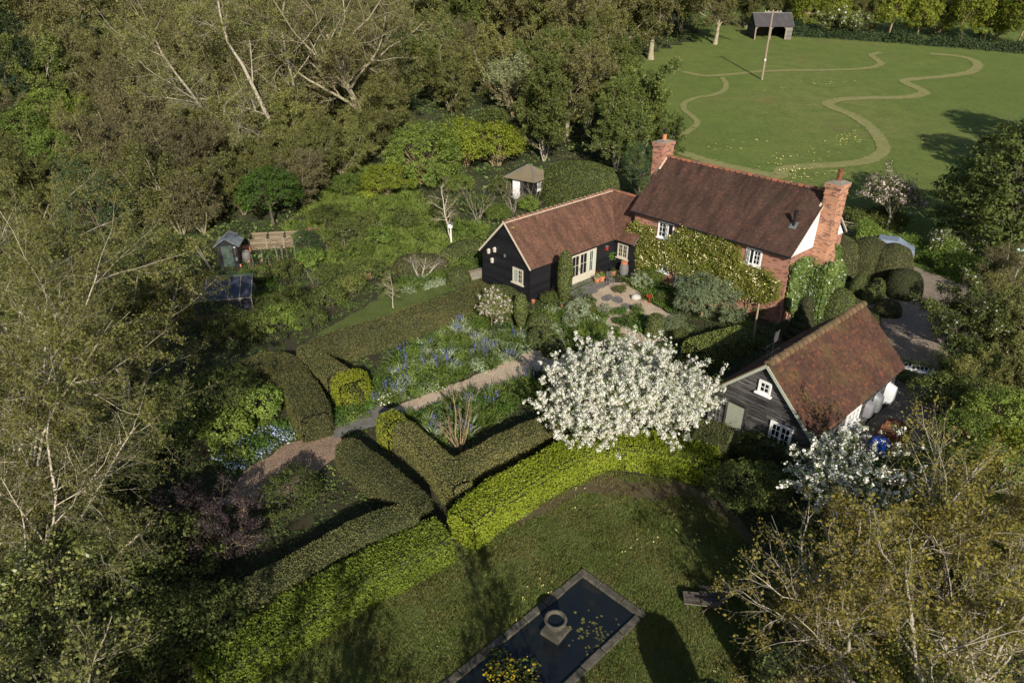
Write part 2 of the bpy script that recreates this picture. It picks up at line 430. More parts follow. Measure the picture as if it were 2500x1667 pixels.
# bare earth and litter under the garden and the trees
gp = [(-60, 5), (60, 5), (60, 30), (44, 44), (30, 53), (15, 54.5), (4, 62), (-60, 62)]
V = []; F = []
sheet('garden_soil', [(-60, -10), (70, -10), (70, 28), (46, 46), (32, 47), (21, 45), (14, 49.8), (-60, 49.8)], .006, M['soil'], .15, 1.)
def slope_sheet(name, poly, h, mat, stp=2.5):
    poly = np.array(poly); x0, y0 = poly.min(0); x1, y1 = poly.max(0)
    gx = np.arange(x0, x1+stp, stp); gy = np.unique(np.concatenate([np.arange(y0, y1+stp, stp), np.arange(50, 58.1, .5)]))
    gy = gy[(gy >= y0) & (gy <= y1+stp)]
    V = np.array([[x, y, gz(x, y)+h] for y in gy for x in gx]); n = len(gx)
    F = np.array([[j*n+i, j*n+i+1, (j+1)*n+i+1, (j+1)*n+i] for j in range(len(gy)-1) for i in range(n-1)])
    cen = V[F].mean(1)[:, :2]; F = F[inpoly(cen, poly)]
    return tag(ob(name, rawmesh(name, V, F, mat)), kind='structure')
wood_poly = [(-120, 49.8), (12, 49.8)]+pxpoly([(1545, 395), (1540, 330), (1525, 260), (1510, 190), (1530, 150), (1600, 125), (1690, 96), (1690, 60)])+[(45, 190), (-120, 190)]
slope_sheet('woodland_floor', wood_poly, .05, M['litter'])

# mown path winding across the field
mp1 = [(1660, 372), (1740, 398), (1830, 418), (1900, 431), (1912, 414), (1970, 407), (2060, 402), (2120, 392), (2155, 370), (2150, 345), (2125, 312), (2080, 282), (2030, 262), (2022, 252), (2060, 243), (2130, 240), (2215, 238), (2255, 228), (2242, 217), (2208, 200), (2230, 194), (2300, 188), (2365, 178), (2388, 160), (2370, 145), (2330, 137), (2270, 132)]
ribbon('mown_path', [G(*p) for p in mp1], (1.5, 1.5), .05, M['mown'])
mp2 = [(1668, 176), (1720, 186), (1790, 182), (1850, 176), (1930, 173), (2020, 172), (2110, 168), (2150, 158), (2140, 146), (2128, 135), (2150, 129)]
ribbon('mown_path', [G(*p) for p in mp2], 1.1, .05, M['mown'])
mp3 = [(1762, 190), (1772, 205), (1768, 220), (1745, 232), (1700, 240), (1672, 252), (1670, 268), (1690, 285), (1702, 300), (1690, 315), (1660, 335), (1640, 350)]
ribbon('mown_path', [G(*p) for p in mp3], .8, .06, M['mown'])

# gravel, terrace, driveway, lawn
sheet('gravel_path', pxpoly([(1345, 838), (1250, 872), (1190, 905), (1080, 948), (985, 985), (925, 1015), (960, 1050), (1050, 1012), (1140, 985), (1240, 952), (1320, 915), (1420, 885), (1450, 850)]), .012, M['gravel'])
sheet('gravel_path', pxpoly([(790, 1055), (700, 1085), (600, 1150), (540, 1230), (640, 1240), (740, 1180), (830, 1110), (850, 1075)]), .012, M['bark_mulch'])
sheet('terrace', pxpoly([(1425, 712), (1465, 690), (1540, 690), (1580, 735), (1640, 770), (1620, 830), (1480, 850), (1400, 868), (1370, 850), (1430, 800), (1460, 770), (1430, 735)]), .012, M['gravel'])
sheet('paving', pxpoly([(1385, 716), (1470, 676), (1500, 688), (1415, 732)]), .018, M['slab'], .02)
sheet('paving', pxpoly([(780, 1040), (905, 985), (1000, 1010), (985, 1030), (870, 1050), (820, 1070)]), .018, M['slab'], .03)
sheet('driveway', pxpoly([(2045, 780), (2120, 735), (2160, 690), (2195, 655), (2235, 652), (2330, 690), (2420, 720), (2500, 735), (2560, 800), (2330, 830), (2290, 930), (2330, 1010), (2240, 1110), (2030, 1110), (2090, 1030), (2190, 930)]), .012, M['drive'], .1)
sheet('verge_grass', pxpoly([(2180, 640), (2230, 620), (2330, 670), (2420, 700), (2440, 715), (2330, 688), (2240, 650)]), .02, M['lawn'])
sheet('pond_lawn', pxpoly([(1110, 1330), (1260, 1275), (1410, 1180), (1470, 1140), (1560, 1165), (1660, 1165), (1790, 1260), (1880, 1400), (1960, 1667), (2100, 1800), (300, 1800), (560, 1660), (800, 1530), (1000, 1400)]), .012, M['lawn'], .1)
sheet('worn_path', pxpoly([(1260, 1290), (1330, 1255), (1420, 1205), (1500, 1210), (1590, 1222), (1680, 1212), (1760, 1260), (1840, 1340), (1830, 1290), (1740, 1200), (1660, 1180), (1560, 1180), (1470, 1160), (1380, 1205), (1260, 1270)]), .018, M['worn'], .1)
sheet('grass_path', pxpoly([(770, 815), (900, 745), (960, 690), (990, 690), (1020, 700), (1160, 650), (1175, 680), (960, 770), (800, 828)]), .012, M['lawn'], .1)

# ------------------------------------------------------------------ building helpers
def tiles(name, a, e, s, L, SL, mat, parent, inside=None, tw=.17, tg=.115, wave=.03, seed=1):
    r = np.random.default_rng(seed)
    a, e, s = (np.array(q, float) for q in (a, e, s)); e /= np.linalg.norm(e); s /= np.linalg.norm(s); n = np.cross(e, s)
    if n[2] < 0: n = -n
    rows = int(SL/tg); cols = int(L/tw)+1
    i, j = np.meshgrid(np.arange(cols), np.arange(rows)); i = i.ravel(); j = j.ravel()
    x0 = i*tw-(j % 2)*tw/2; y0 = j*tg
    x1 = np.minimum(x0+tw-.006, L); x0 = np.maximum(x0, 0); y1 = np.minimum(y0+tg*1.25, SL)
    ok = (x1-x0) > .02
    cen = a+np.outer((x0+x1)/2, e)+np.outer(y0+tg/2, s)
    if inside is not None: ok &= inside(cen)
    x0, x1, y0, y1, cen = x0[ok], x1[ok], y0[ok], y1[ok], cen[ok]; k = len(x0)
    ph = r.uniform(0, 6, 4)
    w = wave*(np.sin(x0*.9+ph[0])+np.sin(x0*.37+y0*.8+ph[1])+.6*np.sin(y0*1.7+x0*1.3+ph[2]))*np.minimum(1, np.minimum(y0, SL-y0)+.2)*.5
    lo = .026+r.normal(0, .005, k)+w; lo2 = lo+r.normal(0, .004, k); hi = .006+w
    def P(x, y, h): return a+np.outer(x, e)+np.outer(y, s)+np.outer(h, n)
    yj = y0+r.normal(0, .006, k)
    Vv = np.stack([P(x0, yj, lo), P(x1, yj, lo2), P(x1, y1, hi), P(x0, y1, hi), P(x0, yj, lo-.02), P(x1, yj, lo2-.02)], 1)
    b = (np.arange(k)*6)[:, None]
    F = np.concatenate([b+np.array([[0, 1, 2, 3]]), b+np.array([[4, 5, 1, 0]])])
    uvv = np.stack([np.stack([x0, yj], 1), np.stack([x1, yj], 1), np.stack([x1, y1], 1), np.stack([x0, y1], 1), np.stack([x0, yj], 1), np.stack([x1, yj], 1)], 1).reshape(-1, 2)
    V = Vv.reshape(-1, 3)
    return ob(name, rawmesh(name, V, F, mat, uv=uvv[F.ravel()]), parent)
def ridge(name, a, b, mat, parent, r=.13, ln=.45, mortar=True, seed=2, drop=.0):
    q = random.Random(seed); a = Vector(a); b = Vector(b); d = (b-a); n = max(1, int(d.length/ln)); d.normalize()
    side = d.cross(Vector((0, 0, 1))).normalized(); up = side.cross(d)
    mb = MB(); m2 = MB()
    a0, b0 = a.copy(), b.copy()
    for i in range(n):
        p = a+(b-a)*(i/n+.006)-Vector((0, 0, .05*math.sin(math.pi*i/n)+q.uniform(-.012, .012))); p2 = a+(b-a)*((i+1)/n-.006)-Vector((0, 0, .05*math.sin(math.pi*(i+1)/n)+q.uniform(-.012, .012))); rr = r*(1+q.uniform(-.05, .08)); base = len(mb.v); K = 6
        for pp in (p, p2):
            for k in range(K+1):
                an = math.pi*k/K
                mb.v.append(tuple(pp+side*(math.cos(an)*rr*1.15)+up*(math.sin(an)*rr-drop+q.uniform(-.004, .004))))
        for k in range(K): mb.f.append([base+k, base+k+1, base+K+1+k+1, base+K+1+k])
        mb.f.append([base+k for k in range(K+1)]); mb.f.append([base+K+1+k for k in reversed(range(K+1))])
    o = mb.build(name, mat, parent)
    if mortar:
        for s_ in (-1, 1):
            m2.bar(a+side*(s_*r*1.18)-up*(drop+.01), b+side*(s_*r*1.18)-up*(drop+.01), .05, .05)
        for i in range(1, n):
            p = a+(b-a)*(i/n)
            m2.tube([p+side*(math.cos(math.pi*k/6)*r*1.16)+up*(math.sin(math.pi*k/6)*r*1.02-drop) for k in range(7)], .016, 4)
        m2.build('mortar_line', M['mortar'], o)
    return o
def boards(xf, z0, z1, step, y0=-.008, y1=-.032):
    """lapped boards on the plane y=0, xf(z) -> (left,right) or list of spans"""
    mb = MB(); z = z0
    while z < z1-.02:
        zt = min(z+step, z1); sp = xf(z+.5*(zt-z))
        for (l, r_) in (sp if isinstance(sp, list) else [sp]):
            if r_-l < .03: continue
            # split long runs so that single boards differ
            cuts = [l]; c = l+rng.uniform(1.5, 4.)
            while c < r_-.6: cuts.append(c); c += rng.uniform(2., 4.5)
            cuts.append(r_)
            for k in range(len(cuts)-1):
                a, b = cuts[k]+.002, cuts[k+1]-.002
                mb.hexa([(a, y1, z), (b, y1, z), (b, .0, z), (a, .0, z), (a, y0, zt+.015), (b, y0, zt+.015), (b, 0, zt+.015), (a, 0, zt+.015)])
        z = zt
    return mb
def window(parent, loc, rz, w, h, leaves, rows, cols, mat, sill=True, fr=.075, blind=False, name='window', label=None, open_leaf=None):
    mb = MB()
    mb.box(0, w, -.06, .02, 0, fr).box(0, w, -.06, .02, h-fr, h).box(0, fr, -.06, .02, fr, h-fr).box(w-fr, w, -.06, .02, fr, h-fr)
    lw = (w-2*fr)/leaves
    for i in range(1, leaves): mb.box(fr+i*lw-.025, fr+i*lw+.025, -.055, .02, fr, h-fr)
    for i in range(leaves):
        x0 = fr+i*lw+.012; x1 = fr+(i+1)*lw-.012; s = .042; z0 = fr+.004; z1 = h-fr-.004
        if open_leaf == i:
            t = math.radians(-38); m4 = MB(); hx = x0
            def q(x, y, z): return (hx+(x-hx)*math.cos(t)-y*math.sin(t), (x-hx)*math.sin(t)+y*math.cos(t)-.03, z)
            def bx(a, b, c, d):
                m4.hexa([q(a, -.02, c), q(b, -.02, c), q(b, .02, c), q(a, .02, c), q(a, -.02, d), q(b, -.02, d), q(b, .02, d), q(a, .02, d)])
            bx(x0, x1, z0, z0+s); bx(x0, x1, z1-s, z1); bx(x0, x0+s, z0+s, z1-s); bx(x1-s, x1, z0+s, z1-s)
            for r_ in range(1, rows): zz = z0+(z1-z0)*r_/rows; bx(x0+s, x1-s, zz-.014, zz+.014)
            for c_ in range(1, cols): xx = x0+(x1-x0)*c_/cols; bx(xx-.014, xx+.014, z0+s, z1-s)
            mb.v, off = mb.v+m4.v, len(mb.v); mb.f += [[k+off for k in f] for f in m4.f]
            continue
        mb.box(x0, x1, -.045, .01, z0, z0+s).box(x0, x1, -.045, .01, z1-s, z1).box(x0, x0+s, -.045, .01, z0+s, z1-s).box(x1-s, x1, -.045, .01, z0+s, z1-s)
        for r_ in range(1, rows):
            zz = z0+(z1-z0)*r_/rows; mb.box(x0+s, x1-s, -.038, .01, zz-.014, zz+.014)
        for c_ in range(1, cols):
            xx = x0+(x1-x0)*c_/cols; mb.box(xx-.014, xx+.014, -.036, .01, z0+s, z1-s)
    o = mb.build(name, mat, parent, loc=loc, rz=rz)
    if label: o['label'] = label
    MB().box(fr*.5, w-fr*.5, -.018, .012, fr*.5, h-fr*.5).build('pane', M['glass'], o)
    if blind: MB().box(fr+.03, w*.52, -.024, -.019, fr+.03, h-fr-.03).build('blind', M['blind'], o)
    if sill: MB().box(-.1, w+.1, -.15, .02, -.075, -.002).build('sill', mat, o)
    return o
def pot(mb, x, y, z, r, h): mb.lathe([(r*.8, 0), (r, .05*h), (r*.82, .2*h), (r*.78, .8*h), (r*.95, .86*h), (r*.95, h), (r*.65, h), (r*.6, .6*h)], 14, (x, y, z), close=False)

# ------------------------------------------------------------------ brick cottage
HO = Vector((17.26, 39.63, 0)); HU = Vector((math.sin(R(-41.5)), math.cos(R(-41.5)), 0))
HL = 12.4; HW = 6.8; HZ = 8.1; HE = 4.75
h_org = HO+HU*HL; h_rz = math.atan2(-HU.y, -HU.x)
house = thing('brick_cottage', 'red brick cottage with a dark tiled roof and two tall brick chimneys', 'house', h_org, h_rz)
Mh = Matrix.Translation(h_org) @ Matrix.Rotation(h_rz, 4, 'Z')
def hw(x, y, z): return Mh @ Vector((x, y, z))
we = HE-.06
mb = MB()
mb.face((0, 0, -.3), (HL, 0, -.3), (HL, 0, we), (0, 0, we)); mb.face((HL, HW, -.3), (0, HW, -.3), (0, HW, we), (HL, HW, we))
mb.face((HL, 0, -.3), (HL, HW, -.3), (HL, HW, we-.05), (HL, 0, we-.05))
mb.face((0, HW, -.3), (0, 0, -.3), (0, 0, we), (0, HW/2, HZ-.15), (0, HW, we))
wall = mb.build('wall', M['brick'], house)
g_ = MB().face((HL-.002, 0.0, we-.05), (HL-.002, HW, we-.05), (HL-.002, HW/2, HZ-.17))
g_.slab([(HL+.03, .02, we-.03), (HL+.03, HW-.02, we-.03), (HL+.03, HW/2, HZ-.2)], .03)
o = g_.build('gable_panel', M['render'], house); o['label'] = 'white rendered gable panel'
ov = .28; vg = .13
sl_v = np.array([0, HW/2+ov, HZ-HE+.0]); SLl = np.linalg.norm(sl_v); sdir = sl_v/SLl
mb = MB()
q_ = .11
mb.slab([(-vg, -ov, HE-q_), (HL+vg, -ov, HE-q_), (HL+vg, HW/2, HZ-q_), (-vg, HW/2, HZ-q_)], .05)
mb.slab([(HL+vg, HW+ov, HE-q_), (-vg, HW+ov, HE-q_), (-vg, HW/2, HZ-q_), (HL+vg, HW/2, HZ-q_)], .05)
roof = mb.build('roof', M['lead'], house)
tiles('roof_tiles', (-vg-.02, -ov-.04, HE-.03), (1, 0, 0), sdir, HL+2*vg+.04, SLl, M['tile_house'], roof, wave=.05, seed=3)
tiles('roof_tiles', (-vg-.02, HW+ov+.04, HE-.03), (1, 0, 0), (0, -sdir[1], sdir[2]), HL+2*vg+.04, SLl, M['tile_house'], roof, wave=.05, seed=4)
ridge('ridge_tiles', (-vg, HW/2, HZ+.0), (HL+vg, HW/2, HZ+.0), M['ridge_tile'], roof, r=.15, seed=5, mortar=False)
# verge undercloak, gutter, downpipes
for s_ in (1, -1):
    mb = MB(); ye = -ov if s_ > 0 else HW+ov
    mb.bar((HL+vg+.015, ye, HE-.05), (HL+vg+.015, HW/2, HZ-.05), .03, .07).build('verge', M['mortar'], roof); MB().bar((-vg-.015, ye, HE-.05), (-vg-.015, HW/2, HZ-.05), .03, .07).build('verge', M['mortar'], roof)
mb = MB().tube([(-vg, -ov-.06, HE-.06), (HL+vg, -ov-.06, HE-.06)], .055, 8)
for k in range(22): mb.box(k*.58+.1, k*.58+.14, -ov-.02, -.0, HE-.16, HE-.08)
mb.build('gutter', M['black_iron'], house)
mb = MB().tube([(.12, -ov-.05, HE-.08), (.12, -.08, HE-.4), (.12, -.08, 0)], .035, 8)
mb.build('downpipe', M['black_iron'], house)
window(house, (2.27, 0, 3.31), 0, 1.35, 1.2, 2, 3, 2, M['white_paint'], open_leaf=1)
window(house, (9.38, 0, 3.40), 0, 1.12, 1.08, 2, 3, 2, M['white_paint'], open_leaf=0)
window(house, (2.43, 0, .78), 0, 1.16, 1.1, 2, 3, 2, M['white_paint'])
window(house, (8.0, 0, .85), 0, 1.2, 1.1, 2, 3, 2, M['white_paint'])
dd = MB().box(4.33, 5.33, -.03, .01, .02, 2.0).build('door', M['door_paint'], house)
MB().box(4.24, 4.33, -.09, .02, 0, 2.09).box(5.33, 5.42, -.09, .02, 0, 2.09).box(4.33, 5.33, -.09, .02, 2.0, 2.09).build('frame', M['white_paint'], dd)
MB().tube([(4.42, -.03, 1.02), (4.42, -.09, 1.02), (4.53, -.09, 1.02)], .012, 6).build('handle', M['black_iron'], dd)
# chimneys
def chimney(name, x0, x1, y0, y1, zb, zt, cap, mat, pots, lower=None, label=None):
    mb = MB().box(x0, x1, y0, y1, zb, zt-.75)
    if lower:
        a0, a1, b0, b1, c0, c1 = lower
        mb.box(a0, a1, b0, b1, c0, c1-.5)
        mb.hexa([(a0, b0, c1-.5), (a1, b0, c1-.5), (a1, b1, c1-.5), (a0, b1, c1-.5), (x0-.001, y0, c1), (x1+.001, y0-.001, c1), (x1+.001, y1+.001, c1), (x0, y1, c1)])
    mb.box(x0-.035, x1+.035, y0-.035, y1+.035, zt-.75, zt-.66); mb.box(x0-.004, x1+.004, y0-.004, y1+.004, zt-.66, zt-.36)
    mb.box(x0-.04, x1+.04, y0-.04, y1+.04, zt-.36, zt-.28); mb.box(x0-.075, x1+.075, y0-.075, y1+.075, zt-.28, zt-.04)
    ch = mb.build(name, mat, house)
    if label: ch['label'] = label
    c = MB(); cx, cy = (x0+x1)/2, (y0+y1)/2
    c.hexa([(x0-.06, y0-.06, zt-.04), (x1+.06, y0-.06, zt-.04), (x1+.06, y1+.06, zt-.04), (x0-.06, y1+.06, zt-.04),
            (cx-.22, cy-.25, zt+cap), (cx+.22, cy-.25, zt+cap), (cx+.22, cy+.25, zt+cap), (cx-.22, cy+.25, zt+cap)])
    c.build('flaunching', M['stone'], ch)
    for prof, mt, z in pots:
        p = MB().lathe(prof, 16, (cx, cy, z), close=False); p.build('chimney_pot', mt, ch)
    return ch
chimney('chimney', HL+.02, HL+.95, 2.62, 3.72, 4.2, 8.85, .12, M['brick_orange'],
        [([(.17, 0), (.17, .1), (.13, .14), (.13, .45), (.18, .47), (.18, .52), (.12, .52), (.12, .6), (.17, .62), (.17, .68), (.10, .69), (.10, .3)], M['rust'], 8.95)],
        lower=(HL+.02, HL+1.02, 2.5, 3.95, -.3, 4.6), label='tall orange brick chimney on the white gable')
chimney('chimney', -.86, -.02, 2.66, 4.02, 3., 9.2, .08, M['brick'],
        [([(.18, 0), (.15, .05), (.14, .4), (.16, .42), (.1, .42), (.1, .2)], M['terracotta'], 9.26), ([(.11, .0), (.11, .25), (.15, .3), (.15, .36), (.05, .38)], M['black_iron'], 9.66)],
        label='squat dark brick chimney with a pale cap, farther from the barn')
for x0 in (HL-.06, -.03): MB().bar((x0+.02, 2.5, HZ-.78), (x0+.02, HW/2, HZ+.08), .12, .05).build('flashing', M['mortar'], roof)
# stove flue through the roof slope
fx, fz = HL-.85, 6.15; fy = -ov+(fz-HE)/(HZ-HE)*(HW/2+ov)
fl = MB().tube([(fx, fy, fz-.05), (fx, fy, fz+.95)], .085, 12).tube([(fx, fy, fz+.62), (fx, fy, fz+.98)], .12, 12).build('flue', M['black_iron'], house)
MB().slab([(fx-.22, fy-.22, fz-.22+.09), (fx+.22, fy-.22, fz-.22+.09), (fx+.22, fy+.16, fz+.16+.06), (fx-.22, fy+.16, fz+.16+.06)], .03).build('flashing', M['galv'], fl)
# wall anchors on the gable panel
for q0, q1 in (((1.6, 5.6), (1.75, 5.5)), ((2.2, 6.45), (2.3, 6.5))): MB().bar((HL+.05, *q0), (HL+.05, *q1), .02).build('wall_anchor', M['black_iron'], house)

# ------------------------------------------------------------------ black boarded wing
AC = Vector((1.21, 43.0, 0)); a_rz = R(90-46.8)
annex = thing('boarded_wing', 'black weatherboarded single-storey wing with brown tiled roof and cream glazed doors', 'building', AC, a_rz)
Ma = Matrix.Translation(AC) @ Matrix.Rotation(a_rz, 4, 'Z')
AL, AW, AE, AZ = 8.95, 4.85, 2.5, 5.2
AX = AL+AW
ao = .2; half = AW/2+ao
mb = MB().box(.0, AX, .0, AW, -.2, AE+.1).box(AL, AX, -1., .02, -.2, AE+.1).box(AL, AL+.76, -1.9, -1., -.2, AE+.1)
mb.face((.001, AW, AE), (.001, 0, AE), (.001, AW/2, AZ-.15))
awall = mb.build('wall', M['black_board'], annex)
def gspan(z):
    if z < AE+.05: return (0, AW)
    k = (z-AE-.05)/(AZ-AE-.1)*AW/2
    return (k, AW-k)
o = boards(gspan, 0, AZ-.2, .17).build('weatherboard', M['black_board'], awall, loc=(0, AW, 0), rz=R(-90))
o = boards(lambda z: (0, 3.2) if z < 2.36 else (0, AL), 0, AE, .17).build('weatherboard', M['black_board'], awall)
o = boards(lambda z: [(6.9, AL)] if z < 2.36 else [(0, .01)], 0, AE, .17).build('weatherboard', M['black_board'], awall)
o = boards(lambda z: (0, 1.9), 0, AE, .17).build('weatherboard', M['black_board'], awall, loc=(AL, 0, 0), rz=R(-90))
MB().box(-.05, .03, -.05, .03, 0, AE).build('corner_post', M['black_board'], awall)
sa = math.hypot(half, AZ-AE); xr = AL-ao+half
mb = MB()
AEo, AZo = AE, AZ; AE, AZ = AE-.05, AZ-.05
mb.slab([(-.15, -ao, AE), (AL-ao, -ao, AE), (xr, AW/2, AZ), (-.15, AW/2, AZ)], .07)
mb.slab([(AX+ao, AW+ao, AE), (-.15, AW+ao, AE), (-.15, AW/2, AZ), (xr, AW/2, AZ)], .07)
mb.slab([(AL-ao, -ao, AE), (AL-ao, -2., AE), (AL+.6, -2., AE+.8*(AZ-AE)/half), (AL+.72, -1.02, AE+.92*(AZ-AE)/half), (xr, -1.02, AZ), (xr, AW/2, AZ)], .07)
mb.slab([(AX+ao, -1.02, AE), (AX+ao, AW+ao, AE), (xr, AW/2, AZ), (xr, -1.02, AZ)], .07)
AE, AZ = AEo, AZo
aroof = mb.build('roof', M['lead'], annex)
k_ = (half/sa, (AZ-AE)/sa)
tiles('roof_tiles', (-.17, -ao-.03, AE-.03), (1, 0, 0), (0, k_[0], k_[1]), xr+.2, sa, M['tile_annex'], aroof, lambda c: c[:, 0] < AL-ao+(c[:, 1]+ao)+.03, wave=.015, seed=11)
tiles('roof_tiles', (-.17, AW+ao+.03, AE-.03), (1, 0, 0), (0, -k_[0], k_[1]), AX+.6, sa, M['tile_annex'], aroof, lambda c: c[:, 0] < AX+ao-(c[:, 1]*-1+AW+ao)+.03, wave=.015, seed=12)
tiles('roof_tiles', (AL-ao-.03, -2.02, AE-.03), (0, 1, 0), (k_[0], 0, k_[1]), 5., sa, M['tile_annex'], aroof,
      lambda c: (c[:, 1] < c[:, 0]-AL+.0) & ((c[:, 1] > -1.02) | (c[:, 0] < AL+.62)), wave=.015, seed=13)
ridge('ridge_tiles', (-.15, AW/2, AZ), (xr, AW/2, AZ), M['ridge_tile'], aroof, seed=6)
ridge('ridge_tiles', (xr, AW/2, AZ), (xr, -1.0, AZ), M['ridge_tile'], aroof, seed=7, mortar=False)
MB().bar((AL-ao, -ao, AE+.03), (xr, AW/2, AZ+.02), .07, .03).build('valley', M['tile_annex'], aroof)
for q0 in (-ao-.03, AW+ao+.03): MB().bar((-.17, q0, AE-.04), (-.17, AW/2, AZ-.03), .035, .12).build('verge', M['mortar'], aroof)
MB().bar((-.13, -ao, AE-.16), (-.13, AW/2, AZ-.16), .04, .16).bar((-.13, AW+ao, AE-.16), (-.13, AW/2, AZ-.16), .04, .16).build('bargeboard', M['black_board'], aroof)
MB().tube([(-.1, -ao-.05, AE-.05), (AL-ao-.05, -ao-.05, AE-.05), (AL-ao-.05, -1.9, AE-.05)], .05, 8).build('gutter', M['black_iron'], annex)
MB().tube([(AL-.1, -ao, AE-.05), (AL-.07, -.07, AE-.35), (AL-.07, -.07, 0)], .035, 8).build('downpipe', M['black_iron'], annex)
# lichen patch near the apex
MB().lathe([(.0, 0.0), (.12, .01), (.15, 0)], 9, (0, 0, 0)).build('lichen_patch', flat('yellow_lichen', (.42, .36, .10), .9), aroof, loc=(.28, AW/2-.42, AZ-.42+.06))
# glazed doors: four leaves
fd = MB(); x0, x1, zt = 3.25, 6.85, 2.3
fd.box(x0, x1, -.07, .03, zt-.07, zt).box(x0, x0+.07, -.07, .03, 0, zt-.07).box(x1-.07, x1, -.07, .03, 0, zt-.07)
lw = (x1-x0-.14)/4
for i in range(4):
    a = x0+.07+i*lw+.006; b = a+lw-.012; s_ = .085
    fd.box(a, a+s_, -.055, .02, .02, zt-.075).box(b-s_, b, -.055, .02, .02, zt-.075).box(a+s_, b-s_, -.055, .02, .02, .62).box(a+s_, b-s_, -.055, .02, zt-.075-s_, zt-.075)
    fd.box((a+b)/2-.016, (a+b)/2+.016, -.045, .01, .62, zt-.16).box(a+s_, b-s_, -.045, .01, 1.40, 1.43)
    fd.box(a+s_+.06, b-s_-.06, -.062, -.05, .14, .52)
fdo = fd.build('glazed_doors', M['cream_paint'], annex)
MB().box(x0+.08, x1-.08, -.02, .015, .6, zt-.1).build('pane', M['glass'], fdo)
MB().box(6.02, 6.2, -.03, -.022, .64, zt-.17).box(6.5, 6.68, -.03, -.022, .64, zt-.17).build('blind', M['blind'], fdo)
for xx in (x0+.07+2*lw-.05, x0+.07+2*lw+.05): MB().tube([(xx, -.055, 1.15), (xx, -.1, 1.15), (xx, -.1, .95)], .012, 6).build('handle', M['black_iron'], fdo)
MB().box(x0-.1, x1+.1, -.5, -.06, -.05, .05).build('step', M['slab'], annex)
window(annex, (0, 1.65, 1.08), R(-90), 1.03, 1.1, 2, 3, 2, M['cream_paint'], blind=True)
window(annex, (AL, -.42, 1.14), R(-90), .96, 1.12, 2, 3, 2, M['cream_paint'])
MB().box(-.08, -.01, 1.05+2.2, 1.17+2.2, 2.1, 2.3).build('wall_vent', M['lead'], annex, loc=(0, -.85, .55))
# bird boxes hung on the gable, each a thing of its own
def birdbox(label, loc, rz, body, lid, name='bird_box'):
    o = thing(name, label, 'bird box', loc, rz, None)
    m_ = MB().box(-.08, .08, -.14, 0, -.14, .10); m_.hexa([(-.08, -.14, .10), (.08, -.14, .10), (.08, 0, .10), (-.08, 0, .10), (-.005, -.14, .19), (.005, -.14, .19), (.005, 0, .19), (-.005, 0, .19)])
    m_.build('box', body, o)
    MB().slab([(-.11, -.17, .085), (0.0, -.17, .2), (0.0, 0, .2), (-.11, 0, .085)], -.02).slab([(0.0, -.17, .2), (.11, -.17, .085), (.11, 0, .085), (0., 0, .2)], -.02).build('lid', lid, o)
    MB().tube([(0, -.139, .0), (0, -.146, .0)], .025, 10).build('entrance_hole', M['black_iron'], o)
    return o
bbm = flat('bare_grey_wood', (.55, .50, .42), .8)
for (b, z), lb in zip([(4.1, 2.62), (3.46, 2.9), (3.74, 2.02)], ['pale wooden bird box, left of the upper pair on the black gable', 'pale wooden bird box nearest the roof apex on the black gable', 'pale wooden bird box below the other two on the black gable']):
    birdbox(lb, Ma @ Vector((-.03, b, z)), a_rz+R(-90), bbm, bbm)['group'] = 'bird boxes on the black gable'
birdbox('red bird box with a grey lid on the black wall beside the glazed doors', Ma @ Vector((8.0, -.04, 1.95)), a_rz, M['red_paint'], M['galv'])

# ------------------------------------------------------------------ barn
BC = Vector((13.0, 24.2, 0)); b_rz = R(90-48.3)
barn = thing('timber_barn', 'dark weatherboarded barn with a mossy steep tiled roof', 'barn', BC, b_rz)
Mbn = Matrix.Translation(BC) @ Matrix.Rotation(b_rz, 4, 'Z')
BL, BW, BE, BZ = 9.1, 4.9, 2.3, 4.95
mb = MB().box(.03, BL, .03, BW, -.2, BE+.05); mb.face((.04, BW, BE), (.04, 0, BE), (.04, BW/2, BZ-.15))
mb.face((BL, 0, BE), (BL, BW, BE), (BL, BW/2, BZ-.15))
bwall = mb.build('wall', M['black_board'], barn)
def bspan(z):
    if z < BE: return (0, BW)
    k = (z-BE)/(BZ-BE-.05)*BW/2
    return (k, BW-k)
boards(bspan, 0, BZ-.2, .19, -.004, -.085).build('weatherboard', M['barn_board'], bwall, loc=(0, BW, 0), rz=R(-90))
boards(lambda z: (0, BL), 0, BE, .19, -.004, -.085).build('weatherboard', M['barn_board'], bwall)
boards(lambda z: (0, BL), 0, BE, .19, -.004, -.085).build('weatherboard', M['barn_board'], bwall, loc=(BL, BW, 0), rz=R(180))
MB().box(-.06, .03, -.06, .03, 0, BE).build('corner_post', M['barn_board'], bwall)
MB().box(-.06, .03, BW-.03, BW+.06, 0, BE).build('corner_post', M['barn_board'], bwall)
bo = .25; bh = BW/2+bo; sb = math.hypot(bh, BZ-BE); BE0 = BE
q_ = .1
mb = MB().slab([(-.25, -bo, BE-q_), (BL+.2, -bo, BE-q_), (BL+.2, BW/2, BZ-q_), (-.25, BW/2, BZ-q_)], .06).slab([(BL+.2, BW+bo, BE-q_), (-.25, BW+bo, BE-q_), (-.25, BW/2, BZ-q_), (BL+.2, BW/2, BZ-q_)], .06)
broof = mb.build('roof', M['lead'], barn)
tiles('roof_tiles', (-.27, -bo-.04, BE-.03), (1, 0, 0), (0, bh/sb, (BZ-BE)/sb), BL+.49, sb, M['tile_barn'], broof, tw=.18, tg=.125, wave=.05, seed=21)
tiles('roof_tiles', (-.27, BW+bo+.04, BE-.03), (1, 0, 0), (0, -bh/sb, (BZ-BE)/sb), BL+.49, sb, M['tile_barn'], broof, tw=.18, tg=.125, wave=.05, seed=22)
